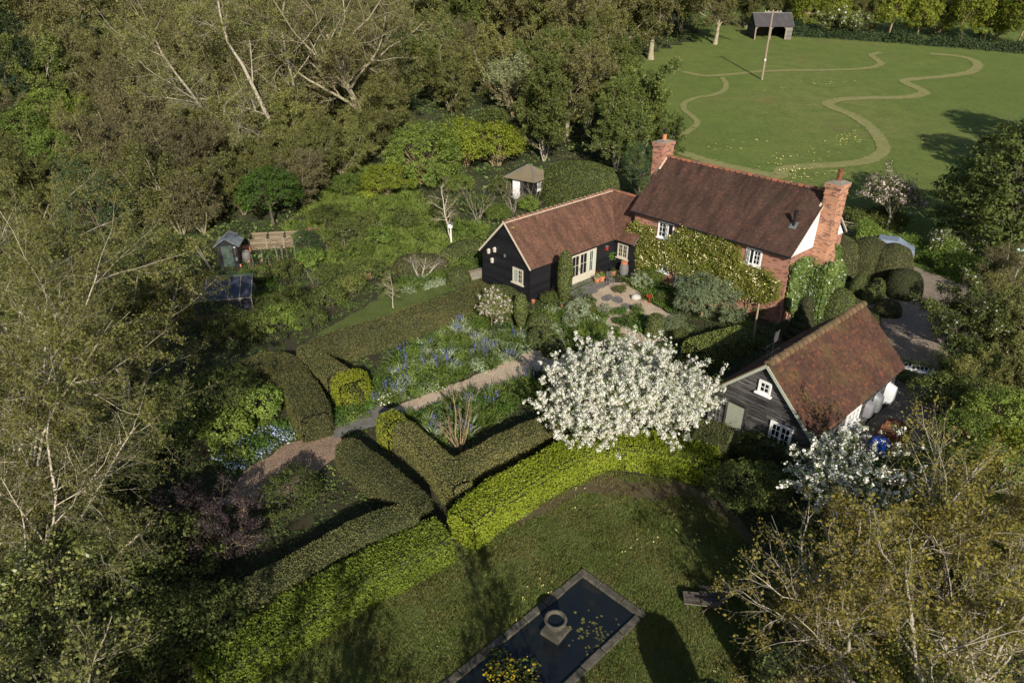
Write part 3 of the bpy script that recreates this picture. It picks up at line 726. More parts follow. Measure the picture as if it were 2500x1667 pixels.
ridge('ridge_tiles', (-.25, BW/2, BZ), (BL+.2, BW/2, BZ), M['ridge_moss'], broof, r=.17, ln=.4, seed=8, mortar=False)
mb = MB().bar((-.29, -bo, BE-.06), (-.29, BW/2, BZ-.05), .04, .13).bar((-.29, BW+bo, BE-.06), (-.29, BW/2, BZ-.05), .04, .13)
mb.build('bargeboard', flat('pale_green_grey_board', (.36, .38, .30), .8), broof)
MB().bar((-.27, BW/2+.05, BZ+.02), (-.27, BW+bo, BE+.03), .1, .05).build('verge_moss', M['ridge_moss'], broof)
window(barn, (-.085, 2.72, 3.42), R(-90), .6, .62, 1, 2, 2, M['white_paint'], fr=.06, name='window', label='small square loft window')
window(barn, (-.085, 1.82, 1.16), R(-90), 1.06, 1.15, 2, 3, 2, M['white_paint'])
window(barn, (3.5, -.085, 1.06), 0, 1.4, .86, 3, 2, 2, M['white_paint'])
bd = MB().box(-.11, -.06, 3.12, 4.0, .02, 2.24).build('door', M['barn_door'], barn)
MB().box(-.14, -.03, 3.02, 3.12, 0, 2.34).box(-.14, -.03, 4.0, 4.1, 0, 2.34).box(-.14, -.03, 3.12, 4.0, 2.24, 2.34).build('frame', M['barn_board'], bd)
MB().tube([(-.10, 3.22, 1.05), (-.16, 3.22, 1.05), (-.16, 3.34, 1.05)], .012, 6).build('handle', M['black_iron'], bd)
# weather vane
vn = thing('weather_vane', 'black iron weather vane with a flat bird figure at the barn gable peak', 'weather vane', Mbn @ Vector((-.05, BW/2, BZ+.12)), b_rz)
MB().tube([(0, 0, -.35), (0, 0, 1.05)], .018, 6).build('spindle', M['black_iron'], vn)
MB().bar((-.55, 0, .45), (.55, 0, .45), .02).bar((0, -.55, .45), (0, .55, .45), .02).tube([(.55+.06*math.cos(i*.7), .06*math.sin(i*.7), .45) for i in range(10)], .01, 4).bar((-.2, 0, .45), (0, 0, .1), .012).bar((.2, 0, .45), (0, 0, .1), .012).build('cross_arms', M['black_iron'], vn)
MB().bar((-.7, .0, .92), (.55, .0, .92), .02).slab([(-.7, -.004, .92), (-.5, -.004, .84), (-.5, -.004, 1.0)], .008).build('arrow', M['black_iron'], vn)
owl = [(0, .0), (.12, .02), (.2, .1), (.24, .25), (.22, .42), (.26, .6), (.14, .55), (.02, .56), (-.1, .6), (-.09, .45), (-.13, .28), (-.1, .1)]
MB().slab([(.02+x, -.012, .93+z*.9) for x, z in owl], -.024).build('bird_figure', M['slate'], vn)
# ================================================================== vegetation generators
def nrm(a): return a/np.maximum(np.linalg.norm(a, axis=-1, keepdims=True), 1e-9)
def leaf_arrays(r, P, size, N=None, aspect=.6, jit=.9, var=.35, fold=.25):
    """one small folded four-cornered leaf per point; N = preferred normals"""
    k = len(P)
    n = r.normal(0, 1, (k, 3)); n[:, 2] += .35
    if N is not None: n = nrm(n)*jit+N
    n = nrm(n); a = nrm(np.cross(n, r.normal(0, 1, (k, 3)))); b = np.cross(n, a)
    s = (size*np.clip(1+r.normal(0, var, k), .4, 2.))[:, None] if np.isscalar(size) else (size*np.clip(1+r.normal(0, var, k), .4, 2.))[:, None]
    V = np.stack([P-a*s*.5, P+b*s*.5*aspect+n*s*fold*.4, P+a*s*.5, P-b*s*.5*aspect+n*s*fold*.4], 1).reshape(-1, 3)
    F = np.arange(k*4).reshape(-1, 4)
    return V, F
def tube_arrays(P, Rr, k=4):
    """P (N,n,3) polylines, Rr (N,n) radii -> verts, quads"""
    N, n, _ = P.shape
    T = np.empty_like(P); T[:, 1:-1] = P[:, 2:]-P[:, :-2]; T[:, 0] = P[:, 1]-P[:, 0]; T[:, -1] = P[:, -1]-P[:, -2]; T = nrm(T)
    ref = np.where(np.abs(T[..., 2:3]) > .9, np.array([1., 0, 0]), np.array([0, 0, 1.]))
    X = nrm(np.cross(T, ref)); Y = np.cross(T, X)
    an = 2*np.pi*np.arange(k)/k
    V = P[:, :, None]+(X[:, :, None]*np.cos(an)[None, None, :, None]+Y[:, :, None]*np.sin(an)[None, None, :, None])*Rr[:, :, None, None]
    idx = np.arange(N*n*k).reshape(N, n, k)
    q = np.stack([idx[:, :-1], np.roll(idx, -1, 2)[:, :-1], np.roll(idx, -1, 2)[:, 1:], idx[:, 1:]], -1).reshape(-1, 4)
    return V.reshape(-1, 3), q
class Acc:
    def __init__(s): s.v = []; s.f = []; s.n = 0
    def add(s, V, F):
        s.v.append(V); s.f.append(F+s.n); s.n += len(V)
    def mesh(s, name, mat, smooth=False):
        if not s.v: return None
        return rawmesh(name, np.concatenate(s.v), s.f, mat, smooth=smooth)
def grow(r, P0, D0, L, r0, r1, n, wig, trop):
    N = len(P0); P = np.empty((N, n, 3)); P[:, 0] = P0; D = nrm(D0.copy())
    for i in range(1, n):
        D = nrm(D+r.normal(0, wig, (N, 3))+np.asarray(trop)); P[:, i] = P[:, i-1]+D*(L/(n-1))[:, None]
    t = np.linspace(0, 1, n)[None]
    return P, r0[:, None]*(1-t)+r1[:, None]*t
def branch(r, P, Rr, k, t0, t1, ang, angv, lf, lv, rf, n, wig, trop, rend=.3, lenscale=None, tpow=1., ls=.45):
    """k children on every polyline"""
    N, m, _ = P.shape
    pi = np.repeat(np.arange(N), k); K = len(pi)
    t = t0+(t1-t0)*r.random(K)**tpow; x = t*(m-1); i = np.minimum(x.astype(int), m-2); f = (x-i)[:, None]
    p = P[pi, i]*(1-f)+P[pi, i+1]*f; d = nrm(P[pi, i+1]-P[pi, i])
    rr = Rr[pi, i]*(1-f[:, 0])+Rr[pi, i+1]*f[:, 0]
    perp = nrm(np.cross(d, r.normal(0, 1, (K, 3)))); a = np.radians(ang+r.normal(0, angv, K))[:, None]
    D = d*np.cos(a)+perp*np.sin(a)
    PL = np.linalg.norm(P[:, -1]-P[:, 0], axis=1)[pi]
    L = PL*lf*(1-ls*t)*np.clip(1+r.normal(0, lv, K), .4, 1.7)
    if lenscale is not None: L = L*lenscale
    r0 = np.minimum(rr*rf, rr*.9)
    return grow(r, p, D, L, r0, r0*rend, n, wig, trop)
def along(r, P, k, t0=.15, jit=.05):
    N, m, _ = P.shape; pi = np.repeat(np.arange(N), k); K = len(pi)
    t = t0+(1-t0)*r.random(K); x = t*(m-1); i = np.minimum(x.astype(int), m-2); f = (x-i)[:, None]
    return P[pi, i]*(1-f)+P[pi, i+1]*f+r.normal(0, jit, (K, 3))

def twig_tree(seed, stems, r0, levels, leaf, lper, ljit=.06, sides=(7, 5, 4, 3, 3), wig0=.10, trop0=(0, 0, .05), aspect=.55, leaf_levels=1, n0=10, clump=0):
    """open tree. stems: list of (dx,dy,dz,length[,x,y]); levels: dicts for branch(); leaves sit on the last levels.
    returns (wood Acc, leaf Acc)"""
    r = np.random.default_rng(seed)
    st = np.array([(s[0], s[1], s[2]) for s in stems], float); L = np.array([s[3] for s in stems], float)
    P0 = np.array([((s[4], s[5], -.1) if len(s) > 4 else (0, 0, -.1)) for s in stems], float)+np.c_[r.normal(0, .05, (len(stems), 2)), np.zeros(len(stems))]
    P, Q = grow(r, P0, st, L, np.full(len(L), r0)*(L/L.max())**.7, np.full(len(L), r0*.22), n0, wig0, trop0)
    if len(stems) == 1: Q[:, 0] *= 1.35
    wood = Acc(); wood.add(*tube_arrays(P, Q, sides[0]))
    last = []
    prev = [(P, Q)]
    for li, lv in enumerate(levels):
        PP, QQ = prev[-1]
        P, Q = branch(r, PP, QQ, **lv)
        Q = np.maximum(Q, lv.get('_min', .0))
        wood.add(*tube_arrays(P, Q, sides[min(li+1, len(sides)-1)])); prev.append((P, Q))
    lf = Acc()
    for P, Q in prev[-leaf_levels:]:
        pts = along(r, P, lper, .2, ljit)
        if clump:
            pts = np.repeat(pts, clump, 0)+r.normal(0, ljit*1.2, (len(pts)*clump, 3))
        lf.add(*leaf_arrays(r, pts, leaf, None, aspect))
    return wood, lf
def L_(k, t0, t1, ang, lf, n=6, wig=.12, up=.03, rf=.55, angv=12, lv=.25, rend=.3, tp=1.):
    return dict(k=k, t0=t0, t1=t1, ang=ang, angv=angv, lf=lf, lv=lv, rf=rf, n=n, wig=wig, trop=(0, 0, up), rend=rend, tpow=tp)

def blob_points(r, n, rad, rough=.25, hollow=.55, low=-.25, nl=7, squash=1.):
    """clump centres spread through an uneven dome; rad=(rx,ry,rz), origin at the dome's centre"""
    d = nrm(r.normal(0, 1, (n*3, 3))); d = d[d[:, 2] > low][:n]
    k = nrm(r.normal(0, 1, (nl, 3))); amp = r.normal(0, rough, nl)
    f = 1+(np.clip(d @ k.T, 0, 1)**4 @ amp)
    rr = (hollow+(1-hollow)*r.random(len(d))**.5)*f
    return d*rr[:, None]*np.array(rad), d
def crown(seed, rad, zc, nclump, per, clump_r, leaf, rough=.25, hollow=.55, low=-.3, trunk=.15, stems=1, aspect=.6, limbs=26, up=.3, jit=.9, flatten=.7, spread=.2):
    """leafy tree or shrub: limbs run out to clumps of leaves"""
    r = np.random.default_rng(seed)
    c, d = blob_points(r, nclump, rad, rough, hollow, low)
    c[:, 2] += zc
    rel = r.normal(0, 1, (nclump if len(c) == nclump else len(c), per, 3)); rel = nrm(rel)*(r.random((len(c), per, 1))**.5)
    cr = clump_r*np.clip(1+r.normal(0, .3, len(c)), .5, 1.8)
    pts = (c[:, None]+rel*cr[:, None, None]*np.array([1, 1, flatten])).reshape(-1, 3)
    N = (nrm(rel)*.6+np.repeat(d[:, None], per, 1)*.5+np.array([0, 0, up])).reshape(-1, 3)
    ok = pts[:, 2] > .05; pts = pts[ok]; N = N[ok]
    lf = Acc(); lf.add(*leaf_arrays(r, pts, leaf, N, aspect, jit))
    w = Acc(); zt = max(.3, zc-rad[2]*.45)
    if stems == 1:
        P, Q = grow(r, np.array([[0, 0, -.1]]), np.array([[r.normal(0, .06), r.normal(0, .06), 1]]), np.array([zt+.2]), np.array([trunk]), np.array([trunk*.7]), 6, .05, (0, 0, 0))
        Q[:, 0] *= 1.3; w.add(*tube_arrays(P, Q, 8)); base = P[:, -1]
        base = np.repeat(base, limbs, 0)
    else:
        base = np.c_[r.normal(0, spread, (limbs, 2)), np.full(limbs, -.05)]
    tgt = c[r.choice(len(c), limbs)]
    t = np.linspace(0, 1, 7)[None, :, None]
    bow = (tgt-base)*np.array([.15, .15, 0]); P = base[:, None]*(1-t)+tgt[:, None]*t-bow[:, None]*np.sin(np.pi*t)*.8+r.normal(0, .02*rad[0], (limbs, 7, 3))*np.sin(np.pi*t)
    Q = np.linspace(trunk*(.55 if stems == 1 else .4), trunk*.1, 7)[None].repeat(limbs, 0); w.add(*tube_arrays(P, Q, 5))
    P2, Q2 = branch(r, P, Q, 4, .3, 1., 40, 12, .45, .3, .6, 5, .12, (0, 0, .04)); w.add(*tube_arrays(P2, Q2, 3))
    return w, lf
def plant_obj(name, label, cat, loc, meshes, rz=0., sc=1., group=None, names=('trunk', 'crown')):
    o = thing(name, label, cat, loc, rz, group, sc)
    for nme, me in zip(names, meshes):
        if me is not None: ob(nme, me, o)
    return o
PROTO = {}
def proto(key, fn):
    if key not in PROTO: PROTO[key] = fn()
    return PROTO[key]
def mk(w, l, wm, lm):
    return (w.mesh('trunk', M[wm], True), l.mesh('crown', M[lm]))

# ------------------------------------------------------------------ leaf colours
M['l_olive'] = leafmat('olive_young_leaf', [(.068, .073, .024), (.108, .113, .033), (.145, .15, .046)])
M['l_oak'] = leafmat('oak_young_leaf', [(.074, .073, .027), (.113, .111, .038), (.155, .15, .052)])
M['l_green'] = leafmat('fresh_green_leaf', [(.055, .085, .016), (.095, .14, .026), (.15, .19, .035)])
M['l_mid'] = leafmat('mid_green_leaf', [(.042, .060, .016), (.078, .098, .024), (.12, .14, .036)])
M['l_dark'] = leafmat('dark_green_leaf', [(.016, .028, .012), (.028, .046, .018), (.045, .066, .024)], .2)
M['l_brown'] = leafmat('bronze_bud_leaf', [(.064, .058, .028), (.095, .088, .040), (.125, .118, .050)])
M['l_hawthorn'] = leafmat('hawthorn_leaf', [(.05, .105, .018), (.075, .15, .022), (.12, .21, .03)])
M['l_lime'] = leafmat('lime_green_leaf', [(.13, .17, .018), (.19, .23, .025), (.26, .29, .035)])
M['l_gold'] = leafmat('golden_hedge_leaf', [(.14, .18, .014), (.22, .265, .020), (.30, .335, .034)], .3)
M['l_shadegold'] = leafmat('shaded_golden_hedge_leaf', [(.085, .125, .014), (.135, .18, .02), (.19, .23, .03)], .3)  # darker copy of the golden hedge leaf, tree shade put into its colour
M['l_yew'] = leafmat('yew_hedge_leaf', [(.050, .057, .021), (.075, .08, .028), (.105, .104, .036)], .2)
M['l_yewbrown'] = leafmat('bronzed_yew_leaf', [(.066, .070, .024), (.10, .098, .032), (.145, .13, .045)], .2)
M['l_yewgreen'] = leafmat('green_yew_leaf', [(.065, .085, .020), (.10, .125, .028), (.14, .165, .04)], .2)
M['l_birch'] = leafmat('birch_leaf_and_catkin', [(.09, .098, .026), (.14, .145, .038), (.20, .195, .06)])
M['l_maple'] = leafmat('ochre_young_leaf', [(.105, .10, .020), (.17, .152, .028), (.25, .215, .05)])
M['l_willow'] = leafmat('grey_green_leaf', [(.10, .12, .06), (.15, .17, .085), (.20, .22, .11)])
M['l_grey'] = leafmat('silver_green_leaf', [(.12, .15, .09), (.18, .22, .13), (.26, .29, .18)], .2)
M['l_pine'] = leafmat('blue_green_pine', [(.05, .068, .034), (.085, .108, .055), (.125, .145, .075)], .15)
M['l_ivy'] = leafmat('ivy_leaf', [(.048, .070, .018), (.085, .125, .028), (.16, .21, .045)], .2, .35, spec=.5)
M['l_rose'] = leafmat('rose_leaf', [(.08, .098, .016), (.13, .147, .026), (.185, .195, .038)])
M['f_cream'] = leafmat('cream_flower', [(.62, .56, .22), (.74, .68, .36), (.8, .76, .5)], .2)
M['f_white'] = leafmat('white_blossom', [(.56, .56, .48), (.70, .69, .63), (.78, .77, .74)], .25)
M['f_pink'] = leafmat('pale_pink_blossom', [(.62, .45, .45), (.74, .60, .58), (.82, .74, .72)], .25)
M['f_blue'] = leafmat('blue_flower', [(.085, .095, .26), (.12, .14, .34), (.18, .20, .42)], .2)
M['f_sky'] = leafmat('pale_blue_flower', [(.26, .33, .58), (.38, .45, .68), (.5, .55, .75)], .2)
M['f_yellow'] = leafmat('yellow_flower', [(.60, .40, .01), (.72, .52, .02), (.78, .62, .06)], .2)
M['f_paleyellow'] = leafmat('pale_yellow_flower', [(.62, .58, .14), (.7, .66, .22), (.78, .74, .3)], .2)
M['l_purple'] = leafmat('purple_leaf', [(.022, .016, .017), (.038, .028, .029), (.058, .044, .043)], .2)
M['l_holly'] = leafmat('variegated_leaf', [(.05, .065, .014), (.11, .13, .028), (.30, .29, .10)], .2, .4, spec=.4)
M['l_grass'] = leafmat('long_grass', [(.045, .075, .014), (.075, .115, .022), (.12, .15, .04)], .3)
M['l_under'] = leafmat('ground_cover_leaf', [(.038, .060, .016), (.068, .105, .026), (.11, .155, .038)], .3)

# ================================================================== hedges
def hedge(name, label, cl, w, h, mat, dens, leaf, parent=None, seed=1, h1=None, w1=None, wob=.06, top_round=.16, cat='hedge', group=None, core='hedge_core', tuft=1.):
    """clipped hedge along ground points (x,y): a solid core with a skin of small leaves"""
    r = np.random.default_rng(seed)
    P = [np.array(p[:2], float) for p in cl]; q = []
    for i in range(len(P)-1):
        n = max(2, int(np.linalg.norm(P[i+1]-P[i])/.35))
        for k in range(n): q.append(P[i]+(P[i+1]-P[i])*k/n)
    q.append(P[-1]); q = np.array(q)
    for _ in range(3): q[1:-1] = (q[:-2]+2*q[1:-1]+q[2:])/4
    t = np.gradient(q, axis=0); t /= np.linalg.norm(t, axis=1)[:, None]; s = np.c_[-t[:, 1], t[:, 0]]
    n = len(q); ww = np.linspace(w, w1 or w, n)/2; hh = np.linspace(h, h1 or h, n)
    ww = ww*(1+wob*np.sin(np.arange(n)*.55+seed)+wob*.6*np.sin(np.arange(n)*1.3)); hh = hh+wob*.8*np.sin(np.arange(n)*.4+2*seed)
    prof = np.array([(-1.04, 0), (-1.03, .35), (-1., .75), (-.95, 1-top_round*.5), (-.8, 1.), (-.3, 1.015), (.3, 1.015), (.8, 1.), (.95, 1-top_round*.5), (1., .75), (1.03, .35), (1.04, 0)])
    K = len(prof)
    sh = np.ones(n); sh[0] = .86; sh[-1] = .86
    V = np.stack([np.stack([q[:, 0]+s[:, 0]*ww*sh*p, q[:, 1]+s[:, 1]*ww*sh*p, hh*(z if z < .9 else z)+0*sh], 1) for p, z in prof], 1)
    gzv = np.array([gz(a, b) for a, b in q]); V[:, :, 2] += gzv[:, None]-.05
    idx = np.arange(n*K).reshape(n, K)
    F = np.stack([idx[:-1, :-1], idx[:-1, 1:], idx[1:, 1:], idx[1:, :-1]], -1).reshape(-1, 4)
    caps = [list(idx[0]), list(idx[-1][::-1])]
    Vf = V.reshape(-1, 3)
    # leaf skin, area weighted over core faces and both ends
    tri = np.concatenate([F[:, [0, 1, 2]], F[:, [0, 2, 3]]]+[np.array([[c[0], c[i], c[i+1]] for i in range(1, K-1)]) for c in caps])
    A, B, Cc = Vf[tri[:, 0]], Vf[tri[:, 1]], Vf[tri[:, 2]]; nn = np.cross(B-A, Cc-A); ar = np.linalg.norm(nn, axis=1)/2
    cnt = r.poisson(ar*dens); ti = np.repeat(np.arange(len(tri)), cnt)
    u, v = r.random(len(ti)), r.random(len(ti)); m_ = u+v > 1; u[m_] = 1-u[m_]; v[m_] = 1-v[m_]
    pts = A[ti]+(B-A)[ti]*u[:, None]+(Cc-A)[ti]*v[:, None]; N = nrm(nn)[ti]
    cen = np.array([q[:, 0].mean(), q[:, 1].mean(), 0])
    # make normals point outward
    qi = ((pts[:, None, :2]-q[None, ::3])**2).sum(-1).argmin(1) if len(pts) < 60000 else None
    if qi is None:
        qi = np.concatenate([((p_[:, None, :2]-q[None, ::3])**2).sum(-1).argmin(1) for p_ in np.array_split(pts, 8)])
    ctr = np.c_[q[::3][qi], hh[::3][qi]*.5]; flip = ((pts-ctr)*N).sum(1) < 0; N[flip] *= -1
    lump = .5+.5*np.sin(pts[:, 0]*3.1+seed)*np.sin(pts[:, 1]*2.7)*np.sin(pts[:, 2]*3.3+1)
    pts = pts+N*(r.normal(.02, .03*tuft, len(pts))+.05*tuft*lump)[:, None]
    lf = Acc(); lf.add(*leaf_arrays(r, pts, leaf, N*.8, .6, .9))
    o = thing(name, label, cat, (0, 0, 0), 0, group) if parent is None else parent
    base = q[len(q)//2]; off = np.array([base[0], base[1], gz(*base)])
    if parent is None: o.location = off
    me = rawmesh(core, Vf-off, [F, np.array([caps[0]]), np.array([caps[1]])], M['core'])
    ob('hedge_body', me, o); lf.v = [a-off for a in lf.v]
    ob('foliage', lf.mesh('foliage', M[mat]), o)
    return o
M['core'] = surf('hedge_interior', [(.3, (.012, .016, .006)), (.7, (.028, .032, .012))], 6, .95)
def HP(pts, z): return [tuple(G(px, py, z))[:2] for px, py in pts]
hedge('yew_hedge', 'long dark clipped yew hedge running from the black gable past the blue flower border', HP([(1178, 690), (1100, 727), (950, 776), (820, 818), (765, 842)], 1.6), 1.35, 1.6, 'l_yewbrown', 1000, .052, seed=1)
hedge('yew_hedge', 'short curved yew hedge ending at the golden leafy block beside the stone paving', HP([(750, 838), (770, 868), (805, 892), (826, 912)], 1.55), 1.3, 1.55, 'l_yewbrown', 1000, .052, seed=2)
hedge('golden_hedge', 'bright golden square-cut hedge block between the yew hedge and the blue flowers', HP([(846, 905), (862, 934)], 1.55), 1.75, 1.55, 'l_gold', 1100, .068, seed=3, tuft=1.4)
hedge('yew_hedge', 'brownish wide yew hedge on the far left curving down to the paving', HP([(582, 900), (640, 872), (682, 868), (716, 905), (745, 955), (768, 1010)], 1.5), 1.6, 1.5, 'l_yewbrown', 950, .052, seed=4)
hedge('yew_hedge', 'dark yew hedge arm left of the narrow shadowed gap between the two hedge corners', HP([(838, 1074), (885, 1110), (945, 1158), (990, 1195), (1028, 1228)], 1.35), 1.12, 1.35, 'l_yew', 1050, .05, seed=5)
hedge('yew_hedge', 'long dark yew hedge behind the shaded golden hedge, running to the lower left', HP([(1010, 1240), (940, 1265), (850, 1300), (740, 1362), (600, 1440), (470, 1510)], 1.35), 1.2, 1.35, 'l_yew', 1000, .05, seed=6)
hedge('golden_hedge', 'small golden patch of hedge at the head of the yew hedge beside the gravel path', HP([(940, 1010), (968, 1030)], 1.35), 1.15, 1.38, 'l_lime', 560, .085, seed=7)
hedge('yew_hedge', 'dark yew hedge arm right of the narrow shadowed gap between the two hedge corners', HP([(978, 1032), (1000, 1045), (1050, 1092), (1093, 1138), (1128, 1180)], 1.35), .98, 1.35, 'l_yewbrown', 1050, .05, seed=8)
hedge('yew_hedge', 'straight dark yew hedge running from the hedge corner to the white cherry tree', HP([(1118, 1130), (1200, 1086), (1300, 1040), (1420, 985), (1480, 960)], 1.35), 1.0, 1.35, 'l_yewbrown', 1050, .05, seed=9)
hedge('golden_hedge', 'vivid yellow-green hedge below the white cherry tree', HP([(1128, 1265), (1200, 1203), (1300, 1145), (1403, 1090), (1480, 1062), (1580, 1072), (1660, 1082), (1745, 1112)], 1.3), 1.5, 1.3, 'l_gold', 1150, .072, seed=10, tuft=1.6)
hedge('golden_hedge', 'shaded yellow-green hedge along the left side of the pond lawn', HP([(1082, 1282), (980, 1328), (850, 1396), (720, 1472), (600, 1550), (500, 1625)], 1.3), 1.5, 1.2, 'l_shadegold', 1100, .072, seed=11, tuft=1.6)
hedge('yew_hedge', 'dark clipped hedge block in front of the barn door', HP([(1700, 1040), (1780, 1062)], 1.5), 1.9, 1.5, 'l_yew', 950, .052, seed=12)
hedge('yew_hedge', 'dark hedge behind the white cherry tree in the shade of the barn', HP([(1690, 845), (1760, 820), (1820, 800)], 1.4), 1.6, 1.4, 'l_yewgreen', 420, .08, seed=13)

# ------------------------------------------------------------------ topiary
def topiary(name, label, loc, prof, mat, dens, leaf, seed, sx=1., sy=1., rz=0., cat='topiary', stem=0., group=None, extra=None):
    r = np.random.default_rng(seed)
    o = thing(name, label, cat, loc, rz, group)
    mb = MB().lathe([(max(a-.02, .0), z) for a, z in prof], 20, sx=sx, sy=sy)
    for e in (extra or []): mb.lathe([(max(a-.02, 0), z) for a, z in e[0]], 16, e[1])
    ob('body', mb.mesh('body', M['core'], True), o)
    V = np.array(mb.v); tri = []
    for f in mb.f:
        for i in range(1, len(f)-1): tri.append((f[0], f[i], f[i+1]))
    tri = np.array(tri); A, B, Cc = V[tri[:, 0]], V[tri[:, 1]], V[tri[:, 2]]; nn = np.cross(B-A, Cc-A); ar = np.linalg.norm(nn, axis=1)/2
    ti = np.repeat(np.arange(len(tri)), r.poisson(ar*dens)); u, v = r.random(len(ti)), r.random(len(ti)); m_ = u+v > 1; u[m_] = 1-u[m_]; v[m_] = 1-v[m_]
    pts = A[ti]+(B-A)[ti]*u[:, None]+(Cc-A)[ti]*v[:, None]; N = nrm(nn)[ti]
    pts = pts+N*r.normal(.01, .018, len(pts))[:, None]
    lf = Acc(); lf.add(*leaf_arrays(r, pts, leaf, N, .55, .7)); ob('foliage', lf.mesh('foliage', M[mat]), o)
    if stem: MB().tube([(0, 0, -.05), (0.01, 0, stem)], [.09, .07], 8).build('stem', M['bark_tan'], o)
    return o
def dome(rx, rz, z0=0., n=7, p=2.2):
    return [(rx*(1-(i/n)**p)**(1/p), z0+rz*i/n) for i in range(n)]+[(rx*.18, z0+rz*.985), (0, z0+rz)]
colp = lambda w, h, z0: [(w*.35, z0), (w*.72, z0+.12*h), (w*.95, z0+.3*h), (w, z0+.55*h), (w*.92, z0+.8*h), (w*.72, z0+.92*h), (w*.4, z0+.985*h), (0, z0+h)]
topiary('yew_column', 'tall slim clipped yew column standing against the black wall by the glazed doors', G(1377, 752), colp(.50, 3.65, .5), 'l_yewgreen', 700, .055, 31, stem=.6, group='clipped yew columns by the terrace')
topiary('yew_column', 'shorter clipped yew column beside the pink-white flowering shrub', G(1271, 815), colp(.40, 2.25, .55), 'l_yewgreen', 700, .055, 32, stem=.7, group='clipped yew columns by the terrace')
topiary('yew_cone', 'squat rounded yew cone on the terrace with a bronzed top', G(1597, 822), [(.42, 0), (.6, .15), (.64, .5), (.6, .95), (.5, 1.3), (.36, 1.5), (.0, 1.6)], 'l_yewgreen', 700, .055, 33)
tiers = []
for i in range(5):
    a = .98-.13*i; z = .12+i*.44
    tiers += [(a*.8, z), (a, z+.08), (a, z+.24), (a*.8, z+.36), (a*.62, z+.42)]
tiers += [(.46, 2.35), (.42, 2.6), (.3, 2.8), (.0, 2.92)]
topiary('tiered_yew', 'tall tiered yew topiary in the shade between the ivy gable and the barn', G(1950, 828), tiers, 'l_yew', 520, .06, 34)
topiary('cloud_hedge', 'rounded cloud-pruned yew mound in front of the black gable', G(1228, 765), dome(1.7, 1.95), 'l_yewgreen', 480, .065, 35, sx=1.1, sy=.8, rz=R(-43), extra=[(dome(.95, 1.45), (-1.5, .3, 0)), (dome(.8, 1.2), (1.25, -.2, 0))])
for i, (px, py, rx, rz_, lb) in enumerate([(1316, 800, .85, 1.0, 'low clipped yew mound nearest the black wall corner, behind the larger mound'), (1322, 838, 1.0, 1.1, 'larger clipped yew mound right of the short yew column'), (1352, 862, .75, .9, 'lowest clipped yew mound at the edge of the gravel path')]):
    topiary('yew_mound', lb, G(px, py), dome(rx, rz_), 'l_yewgreen', 520, .06, 40+i, group='clipped yew mounds beside the terrace')
topiary('box_mound', 'small bright clipped box mound behind the silvery bush on the terrace', G(1440, 765), dome(.5, .85), 'l_lime', 600, .05, 44)
for i, (px, py, rx, h, lb) in enumerate([
        (2030, 668, 1.7, 3.1, 'broad bronze-green cloud hedge mound beside the ivy gable, nearest the chimney'),
        (2108, 668, 1.6, 2.9, 'bronze-green cloud hedge mound in the middle of the row in front of the parked car'),
        (2165, 680, 1.6, 2.75, 'bronze-green cloud hedge mound at the driveway end of the row'),
        (2200, 718, 1.3, 1.9, 'shaded dark cloud hedge lobe at the corner of the driveway')]):
    topiary('cloud_hedge', lb, G(px, py), dome(rx, h, 0, 7, 2.6), 'l_yewbrown' if i < 3 else 'l_yew', 420, .065, 50+i, group='cloud hedge lobes by the driveway')
for i, (px, py, rx, h, sx, lb) in enumerate([
        (2095, 712, .62, 1.35, 1.7, 'long light green clipped mound inside the cloud hedge'), (2136, 716, .62, 1.15, 1.25, 'light green clipped mound nearest the driveway corner'),
        (2118, 736, .5, 1.0, 1.05, 'small round light green clipped mound between its two neighbours'), (2142, 738, .48, .95, 1., 'small round light green clipped mound below the driveway corner mound')]):
    topiary('box_mound', lb, G(px, py), dome(rx, h), 'l_lime' if i == 9 else 'l_yewgreen', 620, .055, 60+i, sx=sx, rz=R(35), group='light green mounds inside the cloud hedge')
for i, (px, py, rx, h, lb) in enumerate([(2040, 768, 1.25, 1.9, 'tall rounded green yew mound between the ivy gable and the barn roof'), (2075, 775, 1.0, 1.35, 'loose green yew mound behind the barn ridge end'), (2110, 790, .95, 1.1, 'low dark yew mound at the driveway edge behind the barn'), (2165, 765, .9, 1.0, 'low feathery yew mound beside the sunlit driveway')]):
    topiary('yew_mound', lb, G(px, py), dome(rx, h), 'l_yewgreen' if i < 2 else 'l_yew', 420, .07, 70+i, group='yew mounds behind the barn')
topiary('round_hedge', 'large rounded evergreen hedge behind the black wing roof', G(1428, 508), dome(4.4, 4.3, 0, 8, 2.4), 'l_mid', 260, .12, 80, sx=1.25, sy=.55, rz=R(-40), cat='hedge')
topiary('round_hedge', 'low clipped hedge left of the black gable', G(1130, 625), dome(1.4, 1.3), 'l_yewgreen', 380, .08, 81, sx=1.7, sy=.7, rz=R(40), cat='hedge')
topiary('yew_mound', 'round clipped yew mound left of the black gable, nearer the bare dwarf tree', G(1120, 690), dome(.95, 1.25), 'l_yewgreen', 480, .065, 82)
topiary('yew_mound', 'dark clipped yew block behind the bare dwarf tree', G(1030, 660), dome(1.6, 1.3, 0, 7, 3), 'l_yewbrown', 360, .07, 83, sx=1.4, sy=.8)

